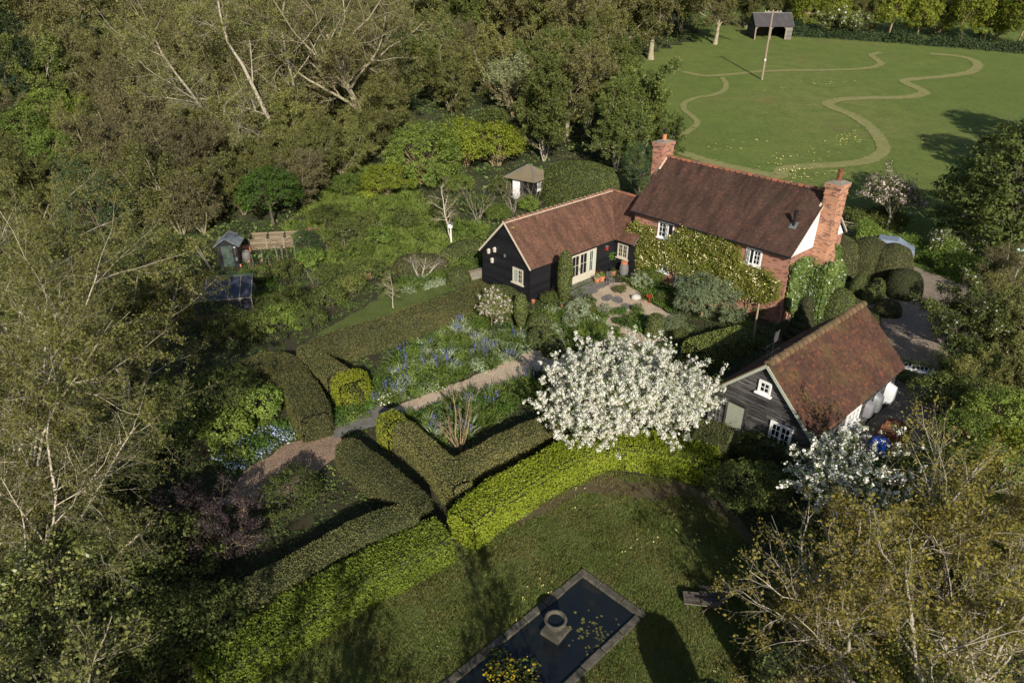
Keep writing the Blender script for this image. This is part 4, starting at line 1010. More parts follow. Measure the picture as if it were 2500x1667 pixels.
# ================================================================== climbers on the house
def on_front(px, py):          # local (x,z) on the cottage's front wall
    d = ray(px, py); o = np.array([0, 0, CAMH]); Vv = np.array([-HU.y*-1, 0]); V2 = np.array([HU.y, -HU.x])
    t = ((np.array([HO.x, HO.y])-o[:2]) @ V2)/(d[:2] @ V2); P = o+d*t
    return ((np.array([P[0], P[1]])-np.array([h_org.x, h_org.y])) @ -np.array([HU.x, HU.y]), P[2])
def z2p(a, b): return (1500+a/3.563, 300+b/3.563)
rp = [on_front(*z2p(*q)) for q in [(100, 990), (165, 870), (215, 840), (285, 880), (370, 900), (380, 1010), (480, 1010), (560, 930), (620, 890), (720, 930), (830, 960), (950, 990), (1080, 1050), (1140, 1090), (1140, 1200), (1270, 1255), (1350, 1260), (1440, 1330), (1480, 1400), (1470, 1520), (1330, 1560), (1100, 1500), (760, 1400), (640, 1330), (520, 1270), (470, 1230), (340, 1260), (250, 1330), (170, 1330), (150, 1200), (100, 1100)]]
rose = thing('climbing_rose', 'yellow-flowered climbing rose spread across the brick cottage front', 'climbing plant', h_org, h_rz)
r = np.random.default_rng(90); rpa = np.array(rp)
q = r.uniform(rpa.min(0), rpa.max(0), (26000, 2)); q = q[inpoly(q, rp)]
lump = .5+.5*np.sin(q[:, 0]*2.1)*np.cos(q[:, 1]*2.9+q[:, 0])
P = np.c_[q[:, 0], -.08-(r.random(len(q))**.8)*(.28+.4*lump), q[:, 1]+r.normal(0, .07, len(q))]
P = np.repeat(P, 2, 0)+r.normal(0, .05, (len(P)*2, 3)); P[:, 1] = np.minimum(P[:, 1], -.04); P = P[P[:, 2] > .02]
lf = Acc(); lf.add(*leaf_arrays(r, P, .095, np.tile([0, -.6, .35], (len(P), 1)), .6, 1.)); ob('foliage', lf.mesh('foliage', M['l_rose']), rose)
cl = r.uniform(rpa.min(0), rpa.max(0), (380, 2)); cl = cl[inpoly(cl, rp)]
P = np.repeat(np.c_[cl[:, 0], np.full(len(cl), -.5), cl[:, 1]], 4, 0)+r.normal(0, .10, (len(cl)*4, 3)); P[:, 1] -= .05
lf = Acc(); lf.add(*leaf_arrays(r, P, .065, np.tile([0, -.8, .5], (len(P), 1)), .95, .5)); ob('flower', lf.mesh('flower', M['f_cream']), rose)['kind'] = 'stuff'
w = Acc(); b0 = np.array([(1.2, -.15, 0), (3.95, -.12, 0), (5.8, -.15, 0), (8., -.15, 0), (10.2, -.15, 0)]*3)
Pq, Qq = grow(r, b0, np.c_[r.normal(0, .3, len(b0)), np.zeros(len(b0)), np.ones(len(b0))], np.full(len(b0), 3.4), np.full(len(b0), .03), np.full(len(b0), .012), 9, .12, (0, 0, .05)); Pq[:, :, 1] = -.1-.05*r.random(Pq.shape[:2])
w.add(*tube_arrays(Pq, Qq, 5)); ob('stem', w.mesh('stem', M['bark_tan'], True), rose)
ivy = thing('ivy', 'glossy green ivy covering the lower gable wall under the orange chimney', 'climbing plant', h_org, h_rz)
gy = lambda px, py: None
def on_gable(px, py):
    d = ray(px, py); o = np.array([0, 0, CAMH]); N2 = np.array([HU.x, HU.y])
    t = ((np.array([HO.x, HO.y])-o[:2]) @ N2)/(d[:2] @ N2); P = o+d*t
    return ((np.array([P[0], P[1]])-np.array([HO.x, HO.y])) @ np.array([HU.y, -HU.x]), P[2])
ip = [on_gable(*z2p(*q)) for q in [(1480, 1480), (1500, 1350), (1520, 1230), (1600, 1180), (1700, 1150), (1720, 1180), (1770, 1160), (1850, 1150), (1900, 1040), (1930, 1060), (1940, 1180), (1985, 1280), (1960, 1400), (1900, 1520), (1840, 1640), (1700, 1700), (1560, 1700), (1470, 1600)]]
ipa = np.array(ip); q = r.uniform(ipa.min(0), ipa.max(0), (21000, 2)); q = q[inpoly(q, ip)]
q = q[q[:, 1] > .02]
chm = (q[:, 0] > 2.3) & (q[:, 0] < 4.25)
P = np.c_[HL+.08+(r.random(len(q))**.8)*.30+np.where(chm, 1.15, 0), q[:, 0], q[:, 1]]
e_ = r.random(len(q)) < .2; P[e_ & chm, 1] = 2.3; P[e_ & chm, 0] = HL+r.random((e_ & chm).sum())*1.2
q2 = r.random((7000, 2)); zt_ = 3.3+.35*np.sin(q2[:, 0]*9)+.2*np.sin(q2[:, 0]*23)
P2_ = np.c_[HL+q2[:, 0]*1.35, 2.44-.22*r.random(7000), .03+q2[:, 1]**.9*zt_]
q3 = r.random((6000, 2)); P3_ = np.c_[HL+1.06+.22*r.random(6000), 2.4+q3[:, 0]*1.9, .03+q3[:, 1]*(3.2+.5*np.sin(q3[:, 0]*7))]
P = np.r_[P, P2_, P3_]
lf = Acc(); lf.add(*leaf_arrays(r, P, .15, np.tile([.6, -.45, .3], (len(P), 1)), .85, .8)); ob('foliage', lf.mesh('foliage', M['l_ivy']), ivy)
mb = MB()
for y in (.4, 1.2, 2., 4.6, 5.4): mb.tube([(HL+.06, y, 0), (HL+.05, y+.1, 1.2), (HL+.05, y-.1, 2.4)], [.04, .03, .015], 5)
mb.build('stem', M['bark_dark'], ivy)
# ================================================================== trees
# white cherry / apple in full blossom
def blossom_tree(seed, rad, zc, n, per, cr, petal, leafk=.35, trunk=.16, rough=.2, hollow=.5, limbs=46, sub=8):
    r = np.random.default_rng(seed)
    tg, d = blob_points(r, limbs, rad, rough, hollow, -.3); tg[:, 2] += zc; limbs = len(tg)
    w = Acc(); zt = max(.5, zc-rad[2]*.75)
    P, Q = grow(r, np.array([[0, 0, -.1]]), np.array([[.05, .05, 1.]]), np.array([zt+.1]), np.array([trunk]), np.array([trunk*.75]), 5, .05, (0, 0, 0)); w.add(*tube_arrays(P, Q, 8))
    b = np.repeat(P[:, -1], limbs, 0); t = np.linspace(0, 1, 9)[None, :, None]
    P = b[:, None]*(1-t)+tg[:, None]*t+np.array([0, 0, .25*rad[2]])*np.sin(np.pi*t)+r.normal(0, .05, (limbs, 9, 3))*np.sin(np.pi*t)
    Q = np.linspace(trunk*.45, .012, 9)[None].repeat(limbs, 0); w.add(*tube_arrays(P, Q, 5))
    P2, Q2 = branch(r, P, Q, sub, .3, 1, 42, 14, .42, .35, .55, 6, .13, (0, 0, .10)); w.add(*tube_arrays(P2, Q2, 3))
    P3, Q3 = branch(r, P2, Q2, 3, .2, 1, 40, 14, .5, .35, .6, 5, .12, (0, 0, .12)); w.add(*tube_arrays(P3, Q3, 3))
    c = np.r_[along(r, P2, 4, .25, .03), along(r, P3, 4, .15, .03)]; c = c[r.permutation(len(c))[:n]]
    rel = nrm(r.normal(0, 1, (len(c), per, 3)))*r.random((len(c), per, 1))**.4
    cs = cr*np.clip(1+r.normal(0, .35, len(c)), .4, 1.8)
    pts = (c[:, None]+rel*cs[:, None, None]).reshape(-1, 3); N = (rel*.9+np.array([0, 0, .3])).reshape(-1, 3)
    f = Acc(); f.add(*leaf_arrays(r, pts, petal, N, .95, .6))
    k = int(len(c)*per*leafk); pl = c[r.choice(len(c), k)]+r.normal(0, cr*1.1, (k, 3)); l = Acc(); l.add(*leaf_arrays(r, pl, petal*1.2, None, .5))
    return w, f, l
def add_blossom(label, loc, args, mat='f_white', lm='l_green', name='blossom_tree', rz=0, wm='bark_dark'):
    w, f, l = blossom_tree(**args); o = thing(name, label, 'tree', loc, rz)
    ob('trunk', w.mesh('trunk', M[wm], True), o); ob('crown', l.mesh('crown', M[lm]), o); ob('blossom', f.mesh('blossom', M[mat]), o)
    return o
add_blossom('large round tree covered in white blossom in the middle of the garden', G(1518, 1092), dict(seed=101, rad=(4.05, 3.2, 1.65), zc=2.6, n=9500, per=27, cr=.10, petal=.055, leafk=.2, hollow=.45, rough=.2, limbs=130, sub=9))
add_blossom('white blossom tree between the barn corner and the ochre-leaved tree', G(2050, 1330), dict(seed=102, rad=(2.5, 2.2, 1.5), zc=2.8, n=1500, per=11, cr=.10, petal=.08, leafk=.5, hollow=.4, rough=.3))
add_blossom('loose pink-white apple tree at the edge of the field behind the orange chimney', G(2165, 560), dict(seed=103, rad=(3.3, 2.6, 2.2), zc=2.9, n=300, per=9, cr=.26, petal=.13, leafk=1.6, hollow=.25, rough=.4, limbs=44), 'f_pink', 'l_mid', wm='twig')
add_blossom('pale pink flowering shrub between the clipped yew hedge and the short yew column', G(1200, 800), dict(seed=104, rad=(1.35, 1.25, 1.05), zc=1.35, n=420, per=12, cr=.10, petal=.075, leafk=1.6, hollow=.5, rough=.25, trunk=.05), 'f_pink', 'l_green', 'flowering_shrub', wm='bark_tan')
add_blossom('white-flowered hawthorn in the field hedge beside the verge grass', G(2305, 640), dict(seed=105, rad=(1.9, 1.5, 1.1), zc=1.3, n=240, per=10, cr=.14, petal=.10, leafk=3.5, hollow=.6, rough=.3, trunk=.08), 'f_white', 'l_mid')
add_blossom('white-flowered hawthorn bush right of the shaded driveway', G(2330, 865), dict(seed=106, rad=(2.6, 2.4, 2.0), zc=2.2, n=160, per=10, cr=.13, petal=.10, leafk=16, hollow=.6, rough=.3, trunk=.1), 'f_white', 'l_mid')
add_blossom('scrubby hawthorn with scattered white flowers along the far field boundary', G(2050, 92), dict(seed=107, rad=(4.5, 3, 2.2), zc=2.4, n=110, per=8, cr=.3, petal=.3, leafk=5, hollow=.5, rough=.3, trunk=.15), 'f_white', 'l_mid')

# ---- birches on the left, seen from above
def birch(seed, stems, k=1.0, leaf=.085, lper=15):
    return twig_tree(seed, stems, .095, [L_(12, .2, 1, 42, .46, 8, .13, .03, .45), L_(10, .12, 1, 42, .5, 6, .15, -.01, .45), L_(9, .12, 1, 40, .55, 5, .14, -.06, .6)], leaf, lper, .06, sides=(8, 6, 4, 3), wig0=.11, aspect=.5, leaf_levels=2)
def add_tree(label, loc, wl, wm, lm, name='tree', cat='tree', rz=0., sc=1., group=None):
    return plant_obj(name, label, cat, loc, mk(wl[0], wl[1], wm, lm), rz, sc, group)
add_tree('big white-limbed birch leaning in from the left foreground over the garden', at(-20.6, 18.8), birch(111, [(.40, .45, 1, 13), (.65, .38, .75, 12.5), (.70, .10, .75, 11), (.2, .1, 1, 12), (.55, .65, .8, 11)]), 'bark_birch', 'l_birch', 'birch_tree', group='birches in the left foreground')
add_tree('pale birch at the left edge above the leaning foreground birch', at(-24.5, 26), birch(112, [(.32, .28, 1, 12.5), (.55, .1, .85, 10.5), (.3, .5, 1, 11), (.1, .1, 1, 11)]), 'bark_birch', 'l_birch', 'birch_tree', group='birches in the left foreground')
add_tree('birch in front of the garden shed and greenhouse at the left', at(-20.0, 29.5), birch(113, [(.25, .05, 1, 8.), (.55, -.15, .8, 7.5), (-.1, .3, 1, 7.5), (.5, .3, .9, 7)]), 'bark_birch', 'l_birch', 'birch_tree', group='birches in the left foreground')
add_tree('low twiggy birch over the purple shrub in the lower left', at(-18.0, 15.4), birch(114, [(.8, .35, .6, 9.5), (.6, .55, .65, 9.), (.8, .1, .65, 8.5)], lper=7), 'bark_birch', 'l_birch', 'birch_tree', group='birches in the left foreground')

# ---- ochre-leaved tree, lower right
def maple(seed, stems, r0=.105, lper=3, leaf=.082):
    return twig_tree(seed, stems, r0, [L_(11, .12, 1, 50, .55, 7, .2, .06, .5), L_(9, .12, 1, 46, .52, 6, .2, .05, .55), L_(7, .15, 1, 42, .5, 4, .15, .05, .6)], leaf, lper, .06, sides=(8, 6, 4, 3), wig0=.2, trop0=(0, 0, .09), aspect=.7, clump=2)
mp_ = [('spreading tree with pale limbs and ochre young leaves in the lower right', (10.4, 14.6), [(-.5, .4, .9, 6.4), (.1, .55, .95, 6.8), (.6, .2, .9, 6.), (-.2, -.1, 1, 6.), (-.6, .1, .65, 4.2), (.3, .7, .8, 5.5)], 121),
       ('pale-limbed ochre-leaved tree at the right edge beside the blossom', (14.6, 14.6), [(.1, .55, 1, 7.6), (.6, .3, .8, 7), (-.35, .45, .9, 5.6), (-.3, .1, 1, 6.5)], 122),
       ('ochre-leaved tree in the bottom right corner', (12.6, 11.6), [(-.3, .2, 1, 7), (.4, .3, 1, 7), (.1, .6, .8, 6)], 123),
       ('bronze-tinted tree at the right edge above the ochre trees', (17.2, 18.8), [(.1, .1, 1, 5.), (-.4, .25, .9, 4.), (.5, .3, .8, 5)], 124)]
for lb, (x, y), st, sd_ in mp_:
    add_tree(lb, at(x, y), maple(sd_, st), 'bark_pale', 'l_maple', 'ochre_tree', group='ochre-leaved trees in the lower right')

# ---- large bare-limbed trees at the back left
big = lambda s_, st, r0, leaf, lper, k1=9: twig_tree(s_, st, r0, [L_(k1, .3, 1, 48, .5, 8, .14, .03, .45), L_(9, .12, 1, 45, .5, 6, .17, .02, .45), L_(8, .12, 1, 45, .5, 5, .17, .0, .55), L_(6, .15, 1, 42, .55, 4, .15, 0, .7)], leaf, lper, .1, sides=(9, 6, 4, 3, 3), wig0=.16, trop0=(0, 0, .10), aspect=.6, leaf_levels=1)
add_tree('large pale-barked tree leaning left at the back of the wood', at(-22.5, 70), big(131, [(-.35, .1, 1, 20), (-.75, -.15, .7, 18), (-.9, .05, .4, 15), (.1, .2, 1, 18)], .27, .12, 4, 13), 'bark_pale', 'l_olive', 'pale_tree')
oak = lambda s_, H, leaf=.15, lper=7: twig_tree(s_, [(0.02, .02, 1, H*.62)], H*.026, [dict(L_(15, .25, 1, 55, .85, 8, .15, .05, .5), ls=.05), L_(9, .15, 1, 48, .5, 6, .2, .02, .5), L_(9, .12, 1, 46, .5, 5, .2, .0, .6), L_(5, .15, 1, 45, .5, 4, .15, 0, .7)], leaf, lper, .12, sides=(9, 6, 4, 3, 3), wig0=.07, aspect=.65)
add_tree('big spreading oak with bare twisting limbs in the middle of the wood', G(905, 378), oak(132, 20.5, .14, 8), 'bark_olive', 'l_oak', 'oak_tree')
ok2 = mk(*oak(133, 13, .17, 8), 'bark_olive', 'l_oak')
plant_obj('oak_tree', 'tall oak with pale forked trunk at the left edge of the field', 'tree', G(1590, 145), ok2, 0, (1.35, 1.35, 1.5))
for i, (px, py, s_, rz, lb) in enumerate([(1745, 108, 1.05, 2.1, 'oak at the field edge just left of the open shed, right of the forked oak'), (1240, 150, 1.2, 4., 'olive-budded oak at the back of the wood, above the grey dome-shaped willow'), (1010, 130, 1.3, 1., 'olive-budded oak at the top of the wood right of the big spreading oak'), (700, 150, 1.3, 5.2, 'oak at the top edge behind the pale leaning tree'), (430, 170, 1.25, 3.3, 'oak at the top left behind the pale leaning tree'), (1400, 120, 1.1, .3, 'oak at the back between the grey willow and the forked oak'), (1480, 40, 1.3, 2.7, 'oak on the skyline far behind the forked oak'), (1130, 40, 1.4, 1.9, 'oak on the skyline at the top middle of the wood')]):
    plant_obj('oak_tree', lb, 'tree', G(px, py), ok2, rz, s_, 'oaks at the back of the wood')
# ---- trees of the middle wood
def shrub(key, seed, rad, zc, n, per, cr, leaf, wm, lm, **k):
    return proto(key, lambda: mk(*crown(seed, rad, zc, n, per, cr, leaf, **k), wm, lm))
twiggy = lambda key, s_, H, W, leaf, lper, wm, lm, ns=5: proto(key, lambda: mk(*twig_tree(s_, [(math.cos(a*2*math.pi/ns)*W*(.4+.6*((a*7) % 3)/2), math.sin(a*2*math.pi/ns)*W*(.5+.5*((a*5) % 3)/2), 1, H*(.85+.15*((a*3) % 2))) for a in range(ns)], H*.011, [L_(11, .12, 1, 42, .45, 6, .13, .03, .5), L_(9, .12, 1, 42, .5, 5, .16, .0, .55), L_(7, .12, 1, 40, .55, 4, .15, 0, .7)], leaf, lper, .09, sides=(6, 4, 3, 3), aspect=.6, leaf_levels=2), wm, lm))
def put(kind, label, px, py, sc=1., rz=0., group=None, name='tree', cat='tree', loc=None):
    return plant_obj(name, label, cat, loc if loc is not None else G(px, py), kind, rz, sc, group)
hazel = twiggy('hazel', 141, 6.5, .6, .11, 8, 'bark_olive', 'l_brown')
thicket = twiggy('thicket', 142, 6.2, .62, .12, 9, 'bark_olive', 'l_olive', 6)
greenash = twiggy('greenash', 143, 7.5, .45, .16, 13, 'bark_pale', 'l_mid', 5)
hawth = shrub('hawth', 144, (2.6, 2.6, 2.3), 2.5, 210, 60, .5, .12, 'bark_dark', 'l_hawthorn', trunk=.14, flatten=.45)
limeb = shrub('limeb', 145, (3.1, 3.1, 2.6), 3.0, 330, 46, .45, .14, 'bark_tan', 'l_green', trunk=.18)
limed = shrub('limed', 155, (3.7, 3.7, 3.4), 1.9, 520, 46, .42, .14, 'bark_tan', 'l_green', trunk=.18, low=-.4, stems=3, rough=.18)
limey = shrub('limey', 146, (2.6, 2.6, 1.7), 1.8, 220, 46, .42, .14, 'bark_tan', 'l_lime', trunk=.12, stems=3)
darkev = shrub('darkev', 147, (3.6, 3.6, 4.2), 4.4, 300, 50, .6, .17, 'bark_dark', 'l_dark', trunk=.2, low=-.6)
midb = shrub('midb', 148, (2.0, 2.0, 1.5), 1.5, 200, 40, .36, .11, 'bark_dark', 'l_mid', trunk=.06, stems=3)
midg = shrub('midg', 156, (1.9, 1.9, 1.5), 1.3, 200, 42, .34, .10, 'bark_dark', 'l_green', trunk=.06, stems=3)
smallb = shrub('smallb', 149, (1.0, 1.0, .75), .7, 110, 36, .24, .09, 'bark_dark', 'l_mid', trunk=.04, stems=3)
smallg = shrub('smallg', 150, (1.0, 1.0, .7), .65, 110, 36, .24, .09, 'bark_dark', 'l_green', trunk=.04, stems=3)
greyb = shrub('greyb', 151, (.8, .8, .6), .55, 130, 30, .15, .085, 'bark_tan', 'l_grey', trunk=.03, stems=3, aspect=.35)
limetree = shrub('limetree', 152, (2.7, 2.7, 3.6), 3.9, 230, 50, .55, .2, 'bark_tan', 'l_lime', trunk=.15, low=-.7)
yewt = shrub('yewt', 153, (3.9, 3.9, 4.6), 4.6, 800, 56, .5, .15, 'bark_dark', 'l_mid', trunk=.3, low=-.75, flatten=.4)
greyw = proto('greyw', lambda: mk(*twig_tree(154, [(.0, .0, 1, 3.), (.25, .1, 1, 3.2), (-.2, .2, 1, 3.)], .14, [L_(12, .2, 1, 40, 1.0, 7, .07, .05, .4), L_(9, .1, 1, 26, .55, 5, .08, .05, .6), L_(7, .1, 1, 26, .5, 4, .08, .04, .7)], .13, 6, .07, sides=(7, 4, 3, 3), aspect=.4, leaf_levels=2), 'bark_tan', 'l_willow'))
put(greyw, 'dome-shaped grey-green willow on a short trunk at the end of the wood clearing', 1252, 285, 1.55, name='willow_tree')
# brown and olive thicket between the birches and the garden
for i, (k, px, py, s_, rz, lb) in enumerate([
        (hazel, 360, 400, 1.25, .3, 'bronze-budded hazel thicket at the left, below the pale leaning tree'), (thicket, 470, 375, 1.2, 1.1, 'olive thicket tree below the limbs of the pale leaning tree'),
        (hazel, 490, 470, 1.15, 2.2, 'bronze twiggy tree in the middle of the left thicket'), (thicket, 610, 420, 1.15, 3., 'olive thicket tree above the bright green hawthorn'),
        (thicket, 700, 400, 1.1, 4.1, 'olive thicket tree right of and above the bright green hawthorn'), (hazel, 400, 530, 1.1, 5.1, 'bronze twiggy tree nearest the birches on the left'),
        (hazel, 500, 575, .95, .9, 'twiggy bronze bush overhanging the shed roof from the left'), (thicket, 730, 480, .95, 5.6, 'olive twiggy tree between the hawthorn and the dark gap under the oak'),
        (thicket, 760, 330, 1.2, .6, 'olive twiggy tree below the big spreading oak, on its left'), (hazel, 280, 470, 1.2, 3.6, 'bronze twiggy tree at the left edge of the thicket'),
        (thicket, 560, 330, 1.2, 1.9, 'olive thicket tree at the foot of the pale leaning tree'), (thicket, 840, 420, .8, 2.4, 'low olive twiggy bush left of the oak trunk')]):
    put(k, lb, px, py, s_, rz, 'thicket trees in the left wood', 'thicket_tree')
put(hawth, 'bright green hawthorn above the compost bays', 668, 552, (1.05, 1.05, 1.15), 0, None, 'hawthorn')
for i, (px, py, s_, rz, lb) in enumerate([(40, 330, 1.25, 0, 'dark evergreen at the far left edge'), (130, 300, 1.0, 1.6, 'dark evergreen left of the thicket, beside the far left one'), (30, 180, 1.2, 3.3, 'dark evergreen in the top left corner'), (210, 210, .9, 4.4, 'dark evergreen behind the bare limbs at the top left'), (1560, 470, .5, 2.4, 'dark holly bush in the shadow of the squat chimney'), (760, 640, .3, 1, 'dark evergreen bush left of the iron arch')]):
    put(darkev, lb, px, py, s_, rz, 'dark evergreens', 'evergreen_tree')
put(limey, 'yellow-green bush at the foot of the pale leaning tree, left side', 250, 330, 1.3, 0, None, 'bush', 'bush')
for i, (px, py, s_, rz, lb) in enumerate([(1330, 395, 1.25, 0, 'young green ash with pale stems above the summer house'), (1430, 330, 1.2, 1.3, 'tall green ash in the middle of the group behind the black wing'), (1500, 425, 1.05, 2.5, 'green ash left of the squat chimney'), (1565, 385, 1.1, 3.6, 'green ash directly behind the squat chimney at the field edge'), (1380, 270, 1.15, 4.7, 'green ash right of the grey dome-shaped willow'), (1510, 280, 1.1, 5.5, 'green ash at the field edge above the squat chimney'), (1620, 400, .6, .8, 'small green ash spray right of the squat chimney'), (1450, 220, 1.2, .2, 'green ash farthest back along the field edge')]):
    put(greenash, lb, px, py, s_, rz, 'green ash trees behind the black wing', 'ash_tree')
put(limed, 'round light green tree left of the summer house', 1035, 448, (1.1, 1.1, 1.1), 0, None, 'round_tree')
for i, (px, py, s_, lb) in enumerate([(1140, 405, 1.25, 'yellow-green shrub right of the round light green tree'), (1210, 405, 1.2, 'yellow-green shrub between the round tree and the summer house'), (945, 480, .85, 'upright yellow-green shrub at the left foot of the round tree')]):
    put(limey, lb, px, py, s_, i*2., 'yellow-green shrubs by the round tree', 'shrub', 'shrub')
for i, (k, px, py, s_, lb) in enumerate([(midg, 1120, 475, .75, 'mid-green bush left of the summer house'), (midg, 1215, 545, .65, 'mid-green bush below the summer house door'), (midb, 1230, 480, .7, 'bush at the summer house corner'), (midg, 1170, 520, .65, 'bush between the multi-stemmed shrub and the black gable'), (smallg, 1290, 515, 1., 'lime-tinted shrub at the summer house corner, beside the round hedge'), (midb, 1080, 530, .6, 'bush behind the slim birch with the white bird box'), (midg, 960, 520, .6, 'bush behind the rhubarb-leaved plants'), (smallb, 890, 560, 1.2, 'low bush in the sunny glade'), (smallg, 930, 600, 1.2, 'low leafy bush above the bare dwarf tree'), (midg, 880, 630, .6, 'bush right of the iron arch'), (midb, 1200, 330, 1.1, 'dark green bush in the wood clearing below the willow'), (midb, 800, 560, .75, 'bush at the shaded edge of the glade'), (midg, 790, 610, .7, 'rounded bush over the brick wall by the picket fence'), (smallb, 990, 560, 1.2, 'small bush beside the slim birch'), (smallg, 1140, 580, 1., 'light green shrub near the black gable apex'), (midg, 850, 480, .85, 'bush at the left foot of the big spreading oak')]):
    put(k, lb, px, py, s_, i*1.3, 'bushes of the garden glade', 'bush', 'bush')
bare = lambda key, s_, H, W, wm='twig': proto(key, lambda: mk(*twig_tree(s_, [(math.cos(a)*W, math.sin(a)*W, 1, H*(.8+.2*math.sin(a*3))) for a in (0, 1.1, 2.0, 3.0, 4.1, 5.2)], H*.012, [L_(6, .2, 1, 30, .45, 6, .1, .05, .6), L_(5, .2, 1, 35, .5, 4, .12, .03, .7)], .07, 1, .04, sides=(5, 4, 3)), wm, 'l_olive'))
bs = bare('bs', 161, 3.4, .55)
for px, py, s_, rz, lb in [(1165, 540, 1.1, 0, 'bare multi-stemmed grey shrub left of the black gable apex'), (1255, 520, 1.1, 2, 'bare grey shrub in front of the summer house door'), (1300, 505, .9, 4, 'bare grey shrub leaning over the summer house roof')]:
    put(bs, lb, px, py, s_, rz, 'bare grey shrubs by the summer house', 'bare_shrub', 'shrub')
bs2 = proto('bs2', lambda: mk(*twig_tree(162, [(math.cos(a)*.5, math.sin(a)*.5, 1, 3.2*(.8+.2*math.sin(a*3))) for a in (0, .8, 1.6, 2.4, 3.3, 4.1, 5., 5.7)], .045, [L_(4, .35, 1, 28, .4, 5, .1, .05, .6), L_(4, .3, 1, 35, .5, 4, .12, .03, .7)], .07, 2, .05, sides=(6, 4, 3)), 'bark_tan', 'l_brown'))
put(bs2, 'bare tan multi-stemmed shrub in the angle of the yew hedges', 1122, 1098, 1.05, 0, None, 'bare_shrub', 'shrub')
dw = proto('dw', lambda: mk(*twig_tree(163, [(-.6, .1, .8, 1.7), (.6, .1, .8, 1.8), (.2, .3, 1, 1.5)], .07, [L_(9, .35, 1, 50, .6, 6, .2, .02, .5), L_(7, .2, 1, 45, .5, 5, .2, .0, .6), L_(5, .2, 1, 45, .5, 4, .2, 0, .7)], .05, 1, .03, sides=(7, 5, 3, 3)), 'bark_pale', 'l_brown'))
put(dw, 'bare round-headed dwarf tree beside the yew blocks left of the black gable', 1028, 682, 1.2, 0, None, 'dwarf_tree')
put(bs, 'bare pale-stemmed shrub beside the low brick wall of the kitchen garden', 775, 705, .6, 1, None, 'bare_shrub', 'shrub')
slim = proto('slim', lambda: mk(*twig_tree(164, [(0, 0, 1, 5.)], .09, [L_(18, .3, 1, 55, .35, 5, .12, .03, .5), L_(7, .15, 1, 45, .5, 4, .15, 0, .6), L_(4, .2, 1, 40, .5, 3, .15, 0, .7)], .09, 4, .06, sides=(7, 4, 3, 3)), 'bark_birch', 'l_birch'))
put(slim, 'slim young birch with a white bird box, left of the black gable', 1101, 595, 1., 0, None, 'birch_tree')
put(slim, 'thin young tree beside the grass path above the long yew hedge', 961, 752, .5, 2, None, 'young_tree')
# ---- the crowded wood between the named trees
wpoly = pxpoly([(-120, 520), (330, 640), (480, 590), (740, 520), (850, 440), (930, 400), (1000, 330), (1050, 290), (1200, 262), (1300, 330), (1420, 390), (1500, 395), (1500, 300), (1480, 190), (1500, 140), (1600, 112), (1690, 92), (1690, 40), (-120, 40)])
r = np.random.default_rng(205); kept = []
for _ in range(9000):
    y = r.uniform(48, 150); x = r.uniform(-110, 50)
    if abs(x) > y*.86+4 or not inpoly([(x, y)], wpoly)[0]: continue
    dm = 3.9 if y < 75 else 6. if y < 105 else 8.5
    if any((x-a)**2+(y-b)**2 < dm*dm for a, b in kept): continue
    kept.append((x, y))
    if y < 75: k, s0 = ((thicket, 1.), (hazel, 1.), (thicket, .85))[r.integers(3)] if x < 2 else ((greenash, .9), (thicket, .9))[r.integers(2)]
    elif y < 105: k, s0 = ((thicket, 1.35), (hazel, 1.3), (greenash, 1.1), (ok2, .8))[r.integers(4)]
    else: k, s0 = ((ok2, 1.15), (thicket, 1.7), (greenash, 1.4), (ok2, 1.))[r.integers(4)]
    u_ = r.random()
    if u_ < .07: k, s0 = darkev, s0*.8
    elif u_ < .17 and y < 110: k, s0 = limeb, s0*.95
    lb, nm, gp_ = {id(darkev): ('dark ivy-clad evergreen crowded among the others of the wood', 'evergreen_tree', 'dark evergreens filling the wood'), id(limeb): ('fresh light green tree crowded among the others of the wood', 'green_tree', 'light green trees filling the wood'), id(thicket): ('olive twiggy tree crowded among the others of the wood', 'thicket_tree', 'olive trees filling the wood'), id(hazel): ('bronze-budded twiggy tree crowded among the others of the wood', 'hazel_tree', 'bronze trees filling the wood'), id(greenash): ('green ash crowded among the others of the wood', 'ash_tree', 'ash trees filling the wood'), id(ok2): ('olive-budded oak crowded among the others of the wood', 'oak_tree', 'oaks filling the wood')}[id(k)]
    put(k, lb, 0, 0, s0*r.uniform(.85, 1.2), r.uniform(0, 6.3), gp_, nm, loc=at(x, y))
# ---- field boundary at the back right
far = [(1960, 80, 1.2, limetree), (2025, 84, 1.2, limetree), (2170, 88, 1.3, limetree), (2240, 95, 1.15, limetree), (2345, 102, 1.3, limetree), (2400, 104, 1.1, limetree), (2478, 118, 1.35, limetree)]
for i, ((px, py, s_, k), lb) in enumerate(zip(far, ['lime-green tree just right of the open shed', 'lime-green tree second from the open shed on the field boundary', 'lime-green tree in the middle of the field boundary', 'lime-green tree right of the middle of the field boundary', 'tall lime-green tree, third from the right edge of the field boundary', 'lime-green tree, second from the right edge of the field boundary', 'lime-green tree at the right edge of the field boundary'])):
    put(k, lb, px, py, (s_, s_, s_*1.15), i*1.1, 'lime-green trees along the field boundary')
for i, (px, py, s_, lb) in enumerate([(2095, 78, 1.1, 'olive twiggy tree between the lime-green boundary trees, left of the middle'), (2290, 88, 1.15, 'olive twiggy tree between the lime-green boundary trees, right of the middle'), (2430, 98, 1.1, 'olive twiggy tree near the right end of the field boundary'), (1900, 66, 1.2, 'olive twiggy tree behind the open shed'), (1820, 70, 1.2, 'olive twiggy tree left of the open shed roof')]):
    put(thicket, lb, px, py, s_, i*1.7, 'olive trees along the field boundary', 'thicket_tree')
